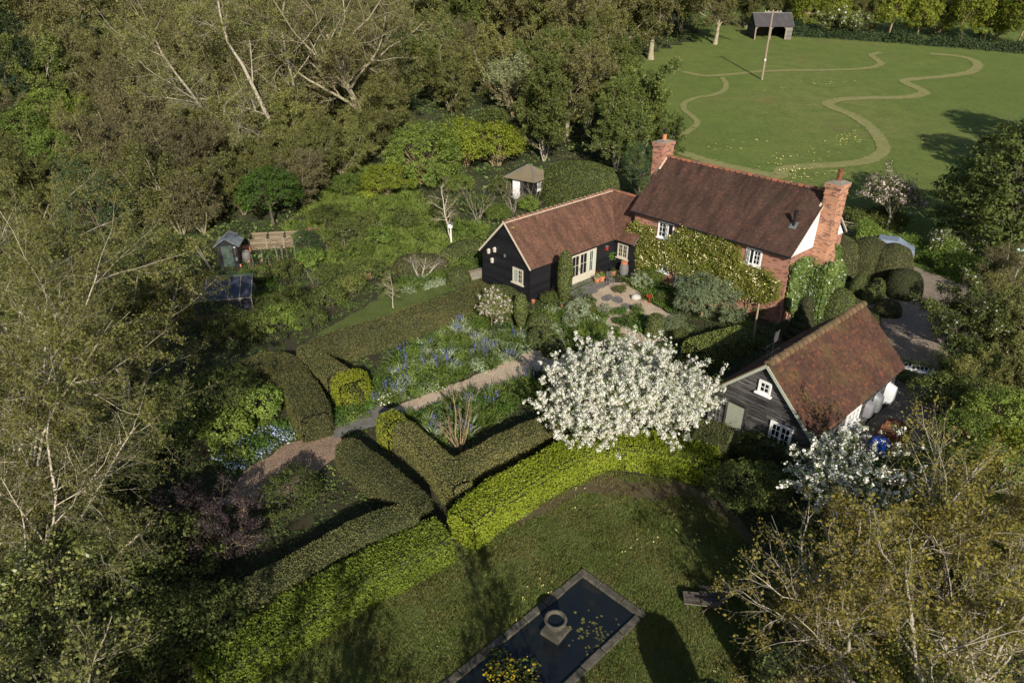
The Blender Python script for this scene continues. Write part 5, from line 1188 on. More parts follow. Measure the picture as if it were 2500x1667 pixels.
for i, (px, py, s_, lb) in enumerate([(1780, 25, 1.4, 'oak in the far meadow above the open shed'), (1940, 18, 1.3, 'oak behind the lime-green trees on the left of the boundary'), (2110, 20, 1.4, 'oak behind the middle of the field boundary'), (2260, 24, 1.4, 'oak behind the right part of the field boundary'), (2390, 26, 1.3, 'oak left of the far red roof'), (2040, -30, 1.5, 'oak on the top edge behind the left boundary trees'), (2200, -30, 1.5, 'oak on the top edge behind the middle boundary trees'), (2340, -30, 1.5, 'oak on the top edge behind the right boundary trees'), (1660, -20, 1.4, 'oak on the top edge above the field corner'), (880, -10, 1.5, 'oak on the top edge left of the wood middle'), (300, 20, 1.5, 'oak on the top edge at the left'), (1330, -30, 1.5, 'oak on the top edge right of the wood middle'), (600, 0, 1.5, 'oak on the top edge above the pale leaning tree')]):
    put(ok2, lb, px, py, s_, i*2.1, 'far oaks along the top', 'oak_tree')
def scrub_hedge(name, label, pts, w, h, lm, leaf, n, seed, group=None):
    r = np.random.default_rng(seed); P = np.array([tuple(G(*p))[:2] for p in pts]); seg = np.linalg.norm(np.diff(P, axis=0), axis=1); cs = np.r_[0, seg.cumsum()]
    s_ = r.random(n)*cs[-1]; i = np.clip(np.searchsorted(cs, s_)-1, 0, len(seg)-1); f = ((s_-cs[i])/seg[i])[:, None]; p = P[i]*(1-f)+P[i+1]*f
    d = nrm(P[i+1]-P[i]); side = np.c_[-d[:, 1], d[:, 0]]
    hh = h*(.75+.25*np.sin(s_*.7+seed)+.15*np.sin(s_*1.9)); th = r.uniform(0, math.pi, n); rr = .55+.45*r.random(n)**.5
    pts3 = np.c_[p+side*(np.cos(th)*w/2*rr)[:, None], np.sin(th)*hh*rr]
    pts3 = np.repeat(pts3, 22, 0)+r.normal(0, leaf*1.5, (n*22, 3))
    pts3[:, 2] = np.maximum(pts3[:, 2], .05)+np.array([gz(0, y) for y in pts3[:, 1]])
    N = np.repeat(np.c_[side*np.cos(th)[:, None], np.sin(th)], 22, 0)
    off = np.array([*P.mean(0), gz(0, P.mean(0)[1])]); lf = Acc(); lf.add(*leaf_arrays(r, pts3-off, leaf, N*.7, .65)); o = thing(name, label, 'hedge', off, 0, group)
    ob('foliage', lf.mesh('foliage', M[lm]), o)
    w_ = Acc(); k = max(20, n//25); ii = r.choice(n, k); b = np.c_[p[ii], np.array([gz(0, y) for y in p[ii, 1]])]; Pp, Qq = grow(r, b-off, np.c_[r.normal(0, .3, (k, 2)), np.ones(k)], hh[ii]*.9, np.full(k, .04), np.full(k, .012), 6, .12, (0, 0, .05)); w_.add(*tube_arrays(Pp, Qq, 4)); ob('stems', w_.mesh('stems', M['bark_dark'], True), o)
    return o
scrub_hedge('field_hedge', 'low dark hedge along the foot of the far field boundary', [(1935, 86), (2060, 94), (2200, 104), (2350, 116), (2560, 134)], 2.2, 1.7, 'l_dark', .2, 1500, 171)
scrub_hedge('field_hedge', 'leafy hedge between the field and the driveway, behind the parked car', [(2085, 590), (2170, 600), (2260, 630), (2360, 680), (2450, 720)], 2.6, 2.0, 'l_green', .10, 1500, 172)
scrub_hedge('field_hedge', 'loose green bushes at the field edge behind the orange chimney', [(2060, 545), (2120, 530), (2200, 560)], 2.6, 1.6, 'l_mid', .10, 700, 173)
put(yewt, 'large dark yew tree at the right edge of the field', 2440, 640, (1.25, 1.25, 1.25), 0, None, 'yew_tree')
put(yewt, 'second dark yew beyond the right edge of the field', 0, 0, (1.3, 1.3, 1.5), 2, None, 'yew_tree', loc=at(53.5, 60))
put(yewt, 'third dark yew beyond the right edge of the field', 0, 0, (1.3, 1.3, 1.6), 4, None, 'yew_tree', loc=at(61, 68))
# ---- right edge by the driveway
for i, (k, px, py, s_, lb, nm) in enumerate([
        (thicket, 2400, 850, .62, 'pale twiggy tree right of the shaded driveway', 'thicket_tree'), (thicket, 2480, 900, .7, 'pale twiggy tree at the right edge below the signpost', 'thicket_tree'), (hazel, 2420, 720, .6, 'twiggy bush at the right edge beside the lamp post', 'thicket_tree'),
        (thicket, 2440, 1010, .6, 'olive twiggy tree at the right edge above the yellow-green bushes', 'thicket_tree')]):
    put(k, lb, px, py, s_, i*1.4, 'twiggy trees along the right edge', nm)
for i, (k, px, py, s_, lb) in enumerate([(limeb, 2420, 1110, .62, 'bright green bush at the right edge below the driveway'), (limeb, 2320, 1140, .5, 'bright green bush nearest the blue tarpaulin'), (limey, 2470, 1190, .8, 'yellow-green bush at the right edge above the ochre trees'), (limeb, 2380, 1240, .55, 'bright green bush behind the ochre trees'), (midb, 2290, 1010, .8, 'green bush right of the upturned boat frame'), (midb, 2360, 960, .9, 'green bush between the driveway and the right edge'), (midb, 1830, 1230, .7, 'dark green bush left of the blossom by the barn corner'), (midb, 1850, 1140, .6, 'dark bush under the barn gable window'), (midb, 2230, 1250, .9, 'green bush between the blossom tree and the ochre trees'), (midb, 2280, 1420, 1., 'green bush under the ochre trees on the right'), (midb, 2000, 1500, 1., 'green bush under the ochre tree in the middle'), (midb, 2420, 1540, 1.1, 'green bush in the bottom right corner'), (midb, 2140, 1640, .8, 'green bush at the bottom edge under the ochre trees'), (limeb, 2460, 1380, .6, 'bright bush at the right edge behind the ochre limbs')]):
    put(k, lb, px, py, s_, i*1.9, 'bushes along the right side', 'bush', 'bush')
# ---- lower left
hol = shrub('hol', 181, (2.3, 2.0, 2.0), 2.0, 240, 44, .32, .09, 'bark_dark', 'l_holly', trunk=.1, stems=3)
put(hol, 'variegated holly with yellow-edged leaves in the lower left corner', 240, 1590, 1.15, 0, None, 'holly', 'bush')
put(hol, 'second variegated holly right beside the lower left corner one', 80, 1640, 1.0, 2, None, 'holly', 'bush')
prp = proto('prp', lambda: mk(*twig_tree(182, [(math.cos(a)*.7, math.sin(a)*.7, .8, 2.1) for a in (0, 1, 2, 3, 4, 5.2)], .05, [L_(8, .2, 1, 45, .55, 6, .2, .03, .6), L_(7, .2, 1, 45, .5, 5, .2, 0, .6), L_(6, .1, 1, 45, .5, 4, .2, 0, .7)], .06, 8, .06, sides=(6, 4, 3, 3), leaf_levels=2), 'bark_tan', 'l_purple'))
put(prp, 'purple-leaved spreading shrub in the shade at the lower left', 560, 1350, 1.15, 0, None, 'purple_shrub', 'shrub')
put(prp, 'smaller purple-leaved shrub left of the spreading one', 450, 1290, .85, 2, None, 'purple_shrub', 'shrub')
for i, (k, px, py, s_, lb) in enumerate([(midb, 720, 1235, .62, 'open leafy shrub by the mulch path in the lower left'), (midb, 380, 1440, .9, 'dark bush between the holly and the purple shrub'), (midb, 160, 1340, .9, 'bush under the leaning birch'), (midb, 300, 1240, .9, 'bush with pale flowers under the birch boughs'), (smallb, 520, 1560, 1.4, 'dark low bush at the lower end of the shaded golden hedge'), (midb, 420, 1600, .9, 'dark bush at the bottom edge right of the holly'), (midb, 130, 1180, 1., 'bush behind the leaning birch trunk'), (midb, 420, 1100, 1., 'bush in the shade right of the birch trunk'), (midb, 560, 1010, .9, 'bush between the birch boughs and the brown yew hedge'), (smallg, 560, 1085, 1.2, 'small bright bush with pale blue flowers at the mulch path'), (smallg, 640, 1020, 1.2, 'small bush in front of the brown yew hedge'), (midb, 30, 1000, 1.1, 'bush at the left edge below the birches'), (midb, 250, 950, 1.1, 'bush below the birches left of the hedge'), (midb, 100, 800, 1.2, 'bush beneath the upper birch'), (midb, 330, 780, 1.1, 'bush left of the greenhouse'), (midb, 370, 660, 1., 'bush left of the garden shed')]):
    put(k, lb, px, py, s_, i*2.3, 'bushes of the lower left', 'bush', 'bush')
# ---- terrace planting
pine = proto('pine', lambda: mk(*crown(191, (2.2, 1.5, 1.35), 1.35, 260, 110, .27, .13, aspect=.2, trunk=.12, hollow=.4, rough=.5, flatten=.6, limbs=30, low=-.6), 'bark_tan', 'l_pine'))
put(pine, 'wide blue-green dwarf pine in front of the cottage door', 1712, 772, (1.15, 1.15, 1.2), R(-42), None, 'dwarf_pine')
put(pine, 'low blue-green pine bough at the left end of the dwarf pine', 1640, 820, (.5, .55, .6), R(20), None, 'dwarf_pine')
for px, py, s_, lb in [(1562, 702, .85, 'silver-leaved bush in front of the barrel'), (1410, 775, 1.0, 'silver-leaved bush right of the tall yew column'), (1395, 800, .7, 'silver-leaved bush at the foot of the tall yew column')]:
    put(greyb, lb, px, py, s_, px, 'silver-leaved bushes on the terrace', 'silver_bush', 'bush')
for px, py, s_, lb, k in [(1590, 690, .8, 'green perennial clump under the lower cottage window', smallg), (1514, 716, .45, 'grey-green dwarf bush beside the flat stepping stones', smallb), (1620, 740, .6, 'dark clump by the white boulder', smallb), (1345, 745, .7, 'reddish heather mound with the terracotta pots', smallb), (1410, 830, .6, 'yellow-green spurge on the terrace edge', smallg), (1460, 820, .6, 'low leafy clump on the terrace edge', smallg), (1650, 835, .7, 'shaded bush right of the squat yew cone', smallb), (1860, 770, .6, 'bush at the cottage corner', smallb), (1820, 815, .6, 'yellow-green bush at the end of the shaded hedge', smallg), (1850, 850, .55, 'low bush on the shaded barn side', smallb), (1535, 640, .55, 'brown-leaved shrub between the barrel and the cottage', smallb), (1760, 845, .7, 'small leafy bush below the dwarf pine', smallg)]:
    put(k, lb, px, py, s_, px, 'low bushes around the terrace', 'bush', 'bush')
fern = proto('fern', lambda: mk(*crown(192, (.75, .75, .8), 1.0, 70, 50, .26, .16, aspect=.3, trunk=.04, stems=3, flatten=.3), 'bark_tan', 'l_hawthorn'))
put(fern, 'feathery green potted shrub in the corner of the black wing', 1484, 650, 1.1, 0, None, 'feathery_shrub', 'shrub')
# kitchen garden planting
for i, (k, px, py, s_, lb) in enumerate([(smallb, 640, 690, 1., 'leafy crop clump behind the greenhouse'), (smallg, 600, 690, .7, 'bright leafy crop beside the greenhouse corner'), (smallb, 700, 680, 1.1, 'leafy crop clump among the bean poles'), (smallg, 760, 650, 1.1, 'bright crop clump at the foot of the bean poles'), (smallb, 820, 700, 1.2, 'crop clump beside the low brick wall'), (midb, 880, 690, .65, 'rounded bush right of the kitchen garden'), (smallb, 720, 760, 1.3, 'dark perennial clump below the kitchen garden wall'), (smallb, 800, 750, 1.2, 'perennial clump above the grass path'), (smallg, 690, 800, 1.1, 'shaded perennial clump behind the brown yew hedge'), (smallb, 620, 820, 1.2, 'shaded bush below the greenhouse'), (midb, 560, 830, .8, 'dark bush between the birch and the greenhouse'), (smallb, 860, 720, 1.1, 'perennial clump above the grass path bend'), (smallg, 740, 600, .9, 'potted shrub in front of the picket fence'), (smallb, 760, 800, 1., 'perennial clump at the end of the grass path'), (smallb, 660, 770, 1., 'perennial clump beside the woven edging'), (midb, 850, 610, .9, 'shrub trained over the iron arch')]):
    put(k, lb, px, py, s_, i*1.7, 'clumps in the kitchen garden', 'plant_clump', 'plant')
# ---- trees standing just out of view whose shadows fall across the pond lawn and hedges
sparse = twiggy('sparse', 143, 7., .5, .13, 2, 'bark_olive', 'l_olive', 4)
for i, (x, y, s_, lb) in enumerate([(-8.5, 5, 1.1, 'thin tree out of view below the shaded golden hedge'), (-4.0, 5.5, 1.0, 'thin tree out of view below the left part of the pond lawn'), (-14, 8, 1.1, 'thin tree out of view at the lower left'), (.8, 4.5, 1., 'thin tree out of view below the pond'), (11, 6, 1.0, 'thin tree out of view below the ochre trees'), (-11.5, 10.5, .85, 'thin tree hidden below the lower left bushes')]):
    put(sparse, lb, 0, 0, s_, i*1.2, 'trees just below the view', 'shade_tree', loc=at(x, y))
topiary('yew_column', 'clipped yew column just below the view whose shadow falls beside the pond', at(5.6, 12.1), [(.4, .1), (.6, .5), (.78, 1.2), (.82, 1.7), (.7, 2.1), (.4, 2.32), (0, 2.4)], 'l_yewgreen', 200, .09, 195)
topiary('yew_column', 'clipped yew column hidden under the ochre tree beside the wooden chair', at(8.1, 13.7), [(.4, .1), (.6, .5), (.74, 1.2), (.78, 1.7), (.66, 2.05), (.4, 2.25), (0, 2.3)], 'l_yewgreen', 200, .09, 196)
# ================================================================== ground planting
def blades(r, P, ln, wd, tilt=.45, lv=.3):
    k = len(P); d = nrm(np.c_[r.normal(0, tilt, (k, 2)), np.ones(k)]); L = (ln*np.clip(1+r.normal(0, lv, k), .4, 1.8))[:, None]
    s = nrm(np.cross(d, nrm(r.normal(0, 1, (k, 3)))))*wd/2; bend = np.c_[d[:, :2], np.zeros(k)]*L*.5
    m = P+d*L*.55; t = P+d*L+bend*.6-np.c_[np.zeros((k, 2)), np.full(k, .1)]*L
    V = np.stack([P-s*.6, P+s*.6, m+s, t, m-s], 1).reshape(-1, 3); F = np.arange(k*5).reshape(-1, 5)
    return V, F
def scatter(r, poly, n, excl=()):
    poly = np.asarray(poly); q = r.uniform(poly.min(0), poly.max(0), (n, 2)); ok = inpoly(q, poly)
    for e in excl: ok &= ~inpoly(q, np.asarray(e))
    return q[ok]
def lift(q): return np.array([gz(a, b) for a, b in q])
def fbm(q, s, seed):
    x, y = q[:, 0]*s, q[:, 1]*s
    return (np.sin(x*1.3+seed)*np.cos(y*1.7+seed*2)+.6*np.sin(x*2.9+y*1.1+seed)+.5*np.cos(y*3.7-x*2.3+seed*3)+.3*np.sin(x*6.1+y*5.3))/2.4
P_lawn = pxpoly([(1110, 1330), (1260, 1275), (1410, 1180), (1470, 1140), (1560, 1165), (1660, 1165), (1790, 1260), (1880, 1400), (1960, 1667), (2100, 1800), (300, 1800), (560, 1660), (800, 1530), (1000, 1400)])
P_path = pxpoly([(1345, 838), (1250, 872), (1190, 905), (1080, 948), (985, 985), (925, 1015), (960, 1050), (1050, 1012), (1140, 985), (1240, 952), (1320, 915), (1420, 885), (1450, 850)])
P_mulch = pxpoly([(790, 1055), (700, 1085), (600, 1150), (540, 1230), (640, 1240), (740, 1180), (830, 1110), (850, 1075)])
P_terr = pxpoly([(1425, 712), (1465, 690), (1540, 690), (1580, 735), (1640, 770), (1620, 830), (1480, 850), (1400, 868), (1370, 850), (1430, 800), (1460, 770), (1430, 735)])
P_pave = pxpoly([(780, 1040), (905, 985), (1000, 1010), (985, 1030), (870, 1050), (820, 1070)])
P_drive = pxpoly([(2045, 780), (2120, 735), (2160, 690), (2195, 655), (2235, 652), (2330, 690), (2420, 720), (2500, 735), (2560, 800), (2330, 830), (2290, 930), (2330, 1010), (2240, 1110), (2030, 1110), (2090, 1030), (2190, 930)])
P_gpath = pxpoly([(770, 815), (900, 745), (960, 690), (990, 690), (1020, 700), (1160, 650), (1175, 680), (960, 770), (800, 828)])
P_house = [tuple(hw(*p)[:2]) for p in ((-.3, -.2, 0), (HL+1, -.2, 0), (HL+1, HW, 0), (-.3, HW, 0))]
P_annex = [tuple((Ma @ Vector(p))[:2]) for p in ((-.1, -.4, 0), (AX, -.4, 0), (AX, AW, 0), (-.1, AW, 0))]
P_barn = [tuple((Mbn @ Vector(p))[:2]) for p in ((-.1, -.1, 0), (BL, -.1, 0), (BL, BW, 0), (-.1, BW, 0))]
P_gaps = [HP(p, 0) for p in ([(690, 830), (720, 830), (800, 960), (800, 1040), (760, 1040), (740, 950)], [(900, 1040), (960, 1040), (1120, 1230), (1110, 1330), (1080, 1320), (1060, 1260)])]
EXC = [P_lawn, P_path, P_mulch, P_terr, P_pave, P_drive, P_gpath, P_house, P_annex, P_barn]+P_gaps
r = np.random.default_rng(301)
def cover(name, poly, dens, leaf, mat, hmax, seed, excl=EXC, thr=-.35, s=1.1):
    r = np.random.default_rng(seed); poly = np.asarray(poly); a = np.prod(np.ptp(poly, axis=0))
    q = scatter(r, poly, int(a*dens), excl); f = fbm(q, s, seed); ok = f > thr; q, f = q[ok], f[ok]
    h = np.clip((f-thr)*.9, .05, 1)*hmax*r.random(len(q))**.4
    P = np.c_[q, lift(q)+.02+h]; c = P.mean(0); l = Acc(); l.add(*leaf_arrays(r, P-c, leaf, np.tile([0, 0, .7], (len(P), 1)), .6, 1.))
    o = ob(name, l.mesh(name, M[mat]), None, loc=c); return tag(o, kind='stuff')
garden = [(-30, 12), (30, 12), (32, 40), (20, 46), (16, 54), (0, 58), (-12, 60), (-30, 56)]
cover('ground_cover', garden, 75, .10, 'l_under', .38, 302)
cover('ground_cover', garden, 30, .12, 'l_dark', .30, 303, thr=.0, s=.8)
cover('ground_cover', garden, 25, .09, 'l_green', .42, 304, thr=.15, s=1.6)
glade = pxpoly([(740, 640), (690, 560), (870, 390), (990, 450), (1120, 540), (1200, 560), (1130, 650), (1040, 655), (960, 650), (860, 660)])
cover('glade_ground_cover', glade, 55, .12, 'l_green', .5, 305, [P_annex], thr=-.4)
cover('glade_ground_cover', glade, 45, .11, 'l_lime', .42, 309, [P_annex], thr=-.1)
cover('woodland_cover', [(-95, 50), (6, 50)]+pxpoly([(1535, 395), (1530, 330), (1515, 260), (1500, 190), (1520, 150), (1600, 122), (1680, 96)])+[(40, 150), (-110, 150)], 10, .26, 'l_under', .7, 306, [glade], thr=-.2, s=.4)
cover('woodland_cover', [(-95, 50), (6, 50)]+pxpoly([(1535, 395), (1530, 330), (1515, 260), (1500, 190), (1520, 150), (1600, 122), (1680, 96)])+[(40, 150), (-110, 150)], 7, .24, 'l_brown', .8, 307, [glade], thr=.0, s=.35)
# shaggy lawn round the pond
PA = np.array(G(1422, 1390)[:2]); PB = np.array(G(1563, 1516)[:2]); pd = np.array(G(1175, 1592)[:2])-PA; pd /= np.linalg.norm(pd)
pw = PB-PA; pwl = np.linalg.norm(pw); pw = pw/pwl; pn = np.array([-pd[1], pd[0]]); pn = pn if pn@pw > 0 else -pn; PL_ = 8.2
pond_poly = [tuple(PA), tuple(PA+pn*pwl), tuple(PA+pn*pwl+pd*PL_), tuple(PA+pd*PL_)]
P_worn = pxpoly([(1260, 1290), (1330, 1255), (1420, 1205), (1500, 1210), (1590, 1222), (1680, 1212), (1760, 1260), (1840, 1340), (1830, 1290), (1740, 1200), (1660, 1180), (1560, 1180), (1470, 1160), (1380, 1205), (1260, 1270)])
def grass(name, poly, n, ln, wd, mat, excl, seed, thr=-9, tilt=.5):
    r = np.random.default_rng(seed); q = scatter(r, poly, n, excl); f = fbm(q, .9, seed); q, f = q[f > thr], f[f > thr]
    P = np.c_[q, lift(q)+.005]; c = P.mean(0); a = Acc(); V, F = blades(r, P-c, ln*(1+.5*f), wd, tilt); a.add(V, F)
    return tag(ob(name, a.mesh(name, M[mat]), None, loc=c), kind='stuff')
lawn_view = [p for p in pxpoly([(1110, 1330), (1260, 1275), (1410, 1180), (1470, 1140), (1560, 1165), (1660, 1165), (1790, 1260), (1880, 1400), (1960, 1690), (420, 1690), (800, 1530), (1000, 1400)])]
M['l_lawn'] = leafmat('lawn_grass', [(.062, .076, .018), (.095, .11, .028), (.135, .14, .045)], .3)
M['l_straw'] = leafmat('dry_grass', [(.10, .09, .03), (.15, .13, .05), (.2, .17, .08)], .3)
grass('lawn_grass', lawn_view, 170000, .11, .014, 'l_lawn', [pond_poly, P_worn], 311)
grass('lawn_grass', lawn_view, 40000, .15, .013, 'l_grass', [pond_poly, P_worn], 312, .1)
grass('lawn_grass', lawn_view, 90000, .10, .013, 'l_straw', [pond_poly], 313, .05)
grass('path_grass', P_gpath, 30000, .07, .014, 'l_grass', [], 314)
grass('verge_grass', pxpoly([(2180, 640), (2230, 620), (2330, 670), (2420, 700), (2440, 715), (2330, 688), (2240, 650)]), 12000, .12, .02, 'l_grass', [], 315)
M['l_brightgrass'] = leafmat('bright_long_grass', [(.075, .115, .022), (.115, .165, .032), (.16, .20, .05)], .3)
grass('glade_grass', glade, 70000, .42, .032, 'l_brightgrass', [P_annex], 316, -.3)
q = scatter(np.random.default_rng(317), lawn_view, 900, [pond_poly]); q = q[fbm(q, .5, 4) > .25]; l = Acc(); r = np.random.default_rng(318)
P = np.repeat(np.c_[q, np.full(len(q), .14)], 3, 0)+r.normal(0, .03, (len(q)*3, 3)); l.add(*leaf_arrays(r, P, .045, np.tile([0, 0, 1.], (len(P), 1)), .9)); tag(ob('lawn_flowers', l.mesh('lawn_flowers', M['f_paleyellow'])), kind='stuff')
# cowslips in the field
l = Acc(); r = np.random.default_rng(319)
for px, py, n, sx, sy in [(1960, 425, 60, 30, 10), (2045, 425, 22, 14, 6), (2075, 335, 70, 24, 9), (2060, 348, 22, 16, 5), (1900, 385, 26, 30, 8), (1890, 410, 18, 20, 6), (2000, 375, 20, 40, 14), (1830, 350, 14, 24, 6), (2250, 345, 12, 12, 3), (2010, 205, 20, 26, 4), (1885, 222, 10, 14, 3), (1780, 370, 12, 26, 8), (1720, 380, 10, 30, 14)]:
    for _ in range(int(n*.6)):
        p = np.array(G(px+r.normal(0, sx), py+r.normal(0, sy))); k = 4; P = p+np.c_[r.normal(0, .09, (k, 2)), np.full(k, .16)]; l.add(*leaf_arrays(r, P, .085, np.tile([0, 0, 1.], (k, 1)), .9))
tag(ob('field_flowers', l.mesh('field_flowers', M['f_paleyellow'])), kind='stuff')

# ---- flower border: single clumps
def strap_clump(seed, n, ln, wd, rad, mat, fl=None, nf=0, fh=.7):
    r = np.random.default_rng(seed); P = np.c_[r.normal(0, rad*.4, (n, 2)), np.zeros(n)]; a = Acc(); V, F = blades(r, P, ln, wd, .55); a.add(V, F)
    f = None
    if nf:
        f = Acc(); b = r.normal(0, rad*.5, (nf, 2)); t = np.linspace(.45, 1, 9); pts = np.concatenate([np.c_[np.tile(b[i]*1.3, (9, 1))+r.normal(0, .012, (9, 2)), t*fh*r.uniform(.8, 1.15)] for i in range(nf)]); pts = np.repeat(pts, 2, 0)+r.normal(0, .015, (len(pts)*2, 3))
        f.add(*leaf_arrays(r, pts, .05, None, .8))
    return (a.mesh('leaves', M[mat]), f.mesh('blossom', M[fl]) if f else None)
cam_ = [strap_clump(321+i, 110, .55, .035, .4, 'l_grass' if i % 2 else 'l_grey', 'f_blue', 6, .72) for i in range(3)]
strp = [strap_clump(331+i, 130, .5, .035, .45, 'l_grass') for i in range(2)]
def mound(seed, rad, h, leaf, mat, fl=None, nf=0):
    r = np.random.default_rng(seed); n = 420; d = nrm(np.abs(r.normal(0, 1, (n, 3)))*np.sign(np.c_[r.normal(0, 1, (n, 2)), np.ones(n)])); P = d*np.array([rad, rad, h])*(r.random((n, 1))**.35)*(1+.25*np.sin(d[:, :1]*5+seed)); a = Acc(); a.add(*leaf_arrays(r, P, leaf, d*.6+[0, 0, .3], .6)); f = None
    if nf:
        k = r.choice(n, nf); f = Acc(); f.add(*leaf_arrays(r, P[k]*1.06+[0, 0, .02], .06, d[k]+[0, 0, .6], .95, .5))
    return (a.mesh('leaves', M[mat]), f.mesh('blossom', M[fl]) if f else None)
mds = [mound(341, .5, .42, .10, 'l_under'), mound(342, .45, .5, .09, 'l_green'), mound(343, .5, .35, .08, 'l_grey'), mound(344, .5, .38, .07, 'l_under', 'f_sky', 150), mound(345, .45, .45, .1, 'l_hawthorn'), mound(346, .4, .4, .08, 'l_green', 'f_white', 60)]
def border(poly, items, n, seed, mind=.42):
    r = np.random.default_rng(seed); q = scatter(r, poly, n*30); keep = []
    for p in q:
        if all((p[0]-k[0])**2+(p[1]-k[1])**2 > mind**2 for k in keep): keep.append(p)
        if len(keep) >= n: break
    f = fbm(np.array(keep), .8, seed)
    for i, p in enumerate(keep):
        w = np.array([wt(f[i]) if callable(wt) else wt for _, _, wt in items], float); w = np.maximum(w, 0.001); j = r.choice(len(items), p=w/w.sum()); (ms, lb, _) = items[j]; m_ = ms[r.integers(len(ms))]
        plant_obj(lb[0], lb[1], 'plant', (p[0], p[1], 0), m_, r.uniform(0, 6.3), r.uniform(.8, 1.25), lb[2], ('leaves', 'blossom'))
B1 = pxpoly([(930, 905), (1010, 850), (1100, 800), (1170, 760), (1250, 810), (1330, 845), (1205, 895), (1080, 945), (985, 985), (915, 990), (900, 950)])
border(B1, [(cam_, ('camassia', 'clump of strap leaves with upright blue flower spikes in the border beside the gravel path', 'blue-flowered clumps in the border'), lambda f: .35+1.1*f), (strp, ('strap_leaf_clump', 'flowerless clump of arching strap leaves in the border beside the gravel path', 'strap-leaved clumps in the border'), .5), (mds[:3], ('perennial', 'leafy flowerless mound in the border beside the gravel path', 'leafy mounds in the border'), lambda f: .9-1.2*f), ([mds[5]], ('perennial', 'leafy mound dotted with small white flowers in the border', 'white-flowered mounds in the border'), .18)], 150, 351)
B2 = pxpoly([(1000, 1015), (1060, 1000), (1130, 975), (1240, 942), (1320, 915), (1340, 950), (1240, 1005), (1130, 1060), (1060, 1095), (1010, 1060)])
border(B2, [(mds[:2]+[mds[4]], ('perennial', 'leafy mound between the gravel path and the dark straight hedge', 'leafy mounds below the path'), 1.), (strp, ('strap_leaf_clump', 'strap-leaved clump between the gravel path and the dark straight hedge', 'strap-leaved clumps below the path'), .5), (cam_, ('camassia', 'blue-spiked clump between the gravel path and the dark straight hedge', 'blue-flowered clumps below the path'), .22)], 70, 352)
B3 = pxpoly([(545, 1060), (640, 1030), (760, 1030), (800, 1045), (770, 1060), (690, 1080), (590, 1140), (545, 1150)])
border(B3, [([mds[3]], ('forget_me_not', 'low mound of pale blue flowers beside the mulch path', 'pale blue mounds by the mulch path'), 1.), (mds[:2]+[mds[4]], ('perennial', 'bright leafy mound beside the mulch path', 'leafy mounds by the mulch path'), 1.2)], 48, 353)
B4 = pxpoly([(800, 985), (830, 1005), (905, 990), (890, 1015), (830, 1035), (790, 1035)])
border(B4, [(mds[:2]+[mds[4]], ('perennial', 'leafy clump at the foot of the golden hedge block by the paving', 'leafy clumps at the paving'), 1.)], 14, 354, .35)
B5 = pxpoly([(960, 745), (1060, 690), (1160, 640), (1140, 660), (1060, 700), (990, 735)])
border(pxpoly([(980, 690), (1100, 660), (1140, 670), (1060, 700), (990, 715)]), [(strp, ('strap_leaf_clump', 'pale strap-leaved clump below the bare dwarf tree', 'strap-leaved clumps by the dwarf tree'), 1.), ([mds[2]], ('perennial', 'grey-green mound below the bare dwarf tree', 'grey mounds by the dwarf tree'), .7)], 30, 355)
border(pxpoly([(1300, 775), (1330, 750), (1400, 745), (1470, 790), (1490, 830), (1400, 870), (1350, 850), (1340, 800)]), [([mds[2], mds[1]], ('perennial', 'grey-green mound on the terrace edge below the yew columns', 'grey-green mounds on the terrace edge'), 1.), (mds[:1]+strp, ('perennial', 'green tuft on the terrace edge below the yew columns', 'green tufts on the terrace edge'), .8)], 46, 356, .38)
border(pxpoly([(1400, 750), (1440, 735), (1500, 760), (1560, 755), (1600, 790), (1500, 840), (1420, 850), (1380, 820)]), [([mds[2], mds[1], mds[0]], ('perennial', 'small plant growing through the terrace gravel', 'small plants on the terrace gravel'), 1.), (mds[4:5]+strp, ('perennial', 'bright tuft growing through the terrace gravel', 'bright tufts on the terrace gravel'), .7)], 34, 359, .5)
border(pxpoly([(1540, 690), (1600, 690), (1660, 730), (1640, 760), (1590, 740), (1560, 715)]), [([mds[0], mds[4]], ('perennial', 'leafy clump under the cottage front beside the terrace', 'leafy clumps under the cottage front'), 1.), (strp, ('strap_leaf_clump', 'strap-leaved tuft under the cottage front beside the terrace', 'strap-leaved tufts under the cottage front'), .5)], 26, 360, .42)
border(pxpoly([(620, 690), (760, 640), (880, 640), (900, 720), (780, 800), (700, 810), (610, 780), (600, 720)]), [(mds[:2]+[mds[4]], ('perennial', 'leafy crop or perennial mound in the kitchen garden', 'mounds in the kitchen garden'), 1.), (strp, ('strap_leaf_clump', 'strap-leaved clump in the kitchen garden', 'strap-leaved clumps in the kitchen garden'), .4)], 45, 357, .7)
border(pxpoly([(1080, 640), (1150, 600), (1180, 640), (1160, 680), (1100, 680)]), [(strp+[mds[1]], ('strap_leaf_clump', 'bright grassy clump beside the black gable', 'grassy clumps beside the black gable'), 1.)], 26, 358, .45)

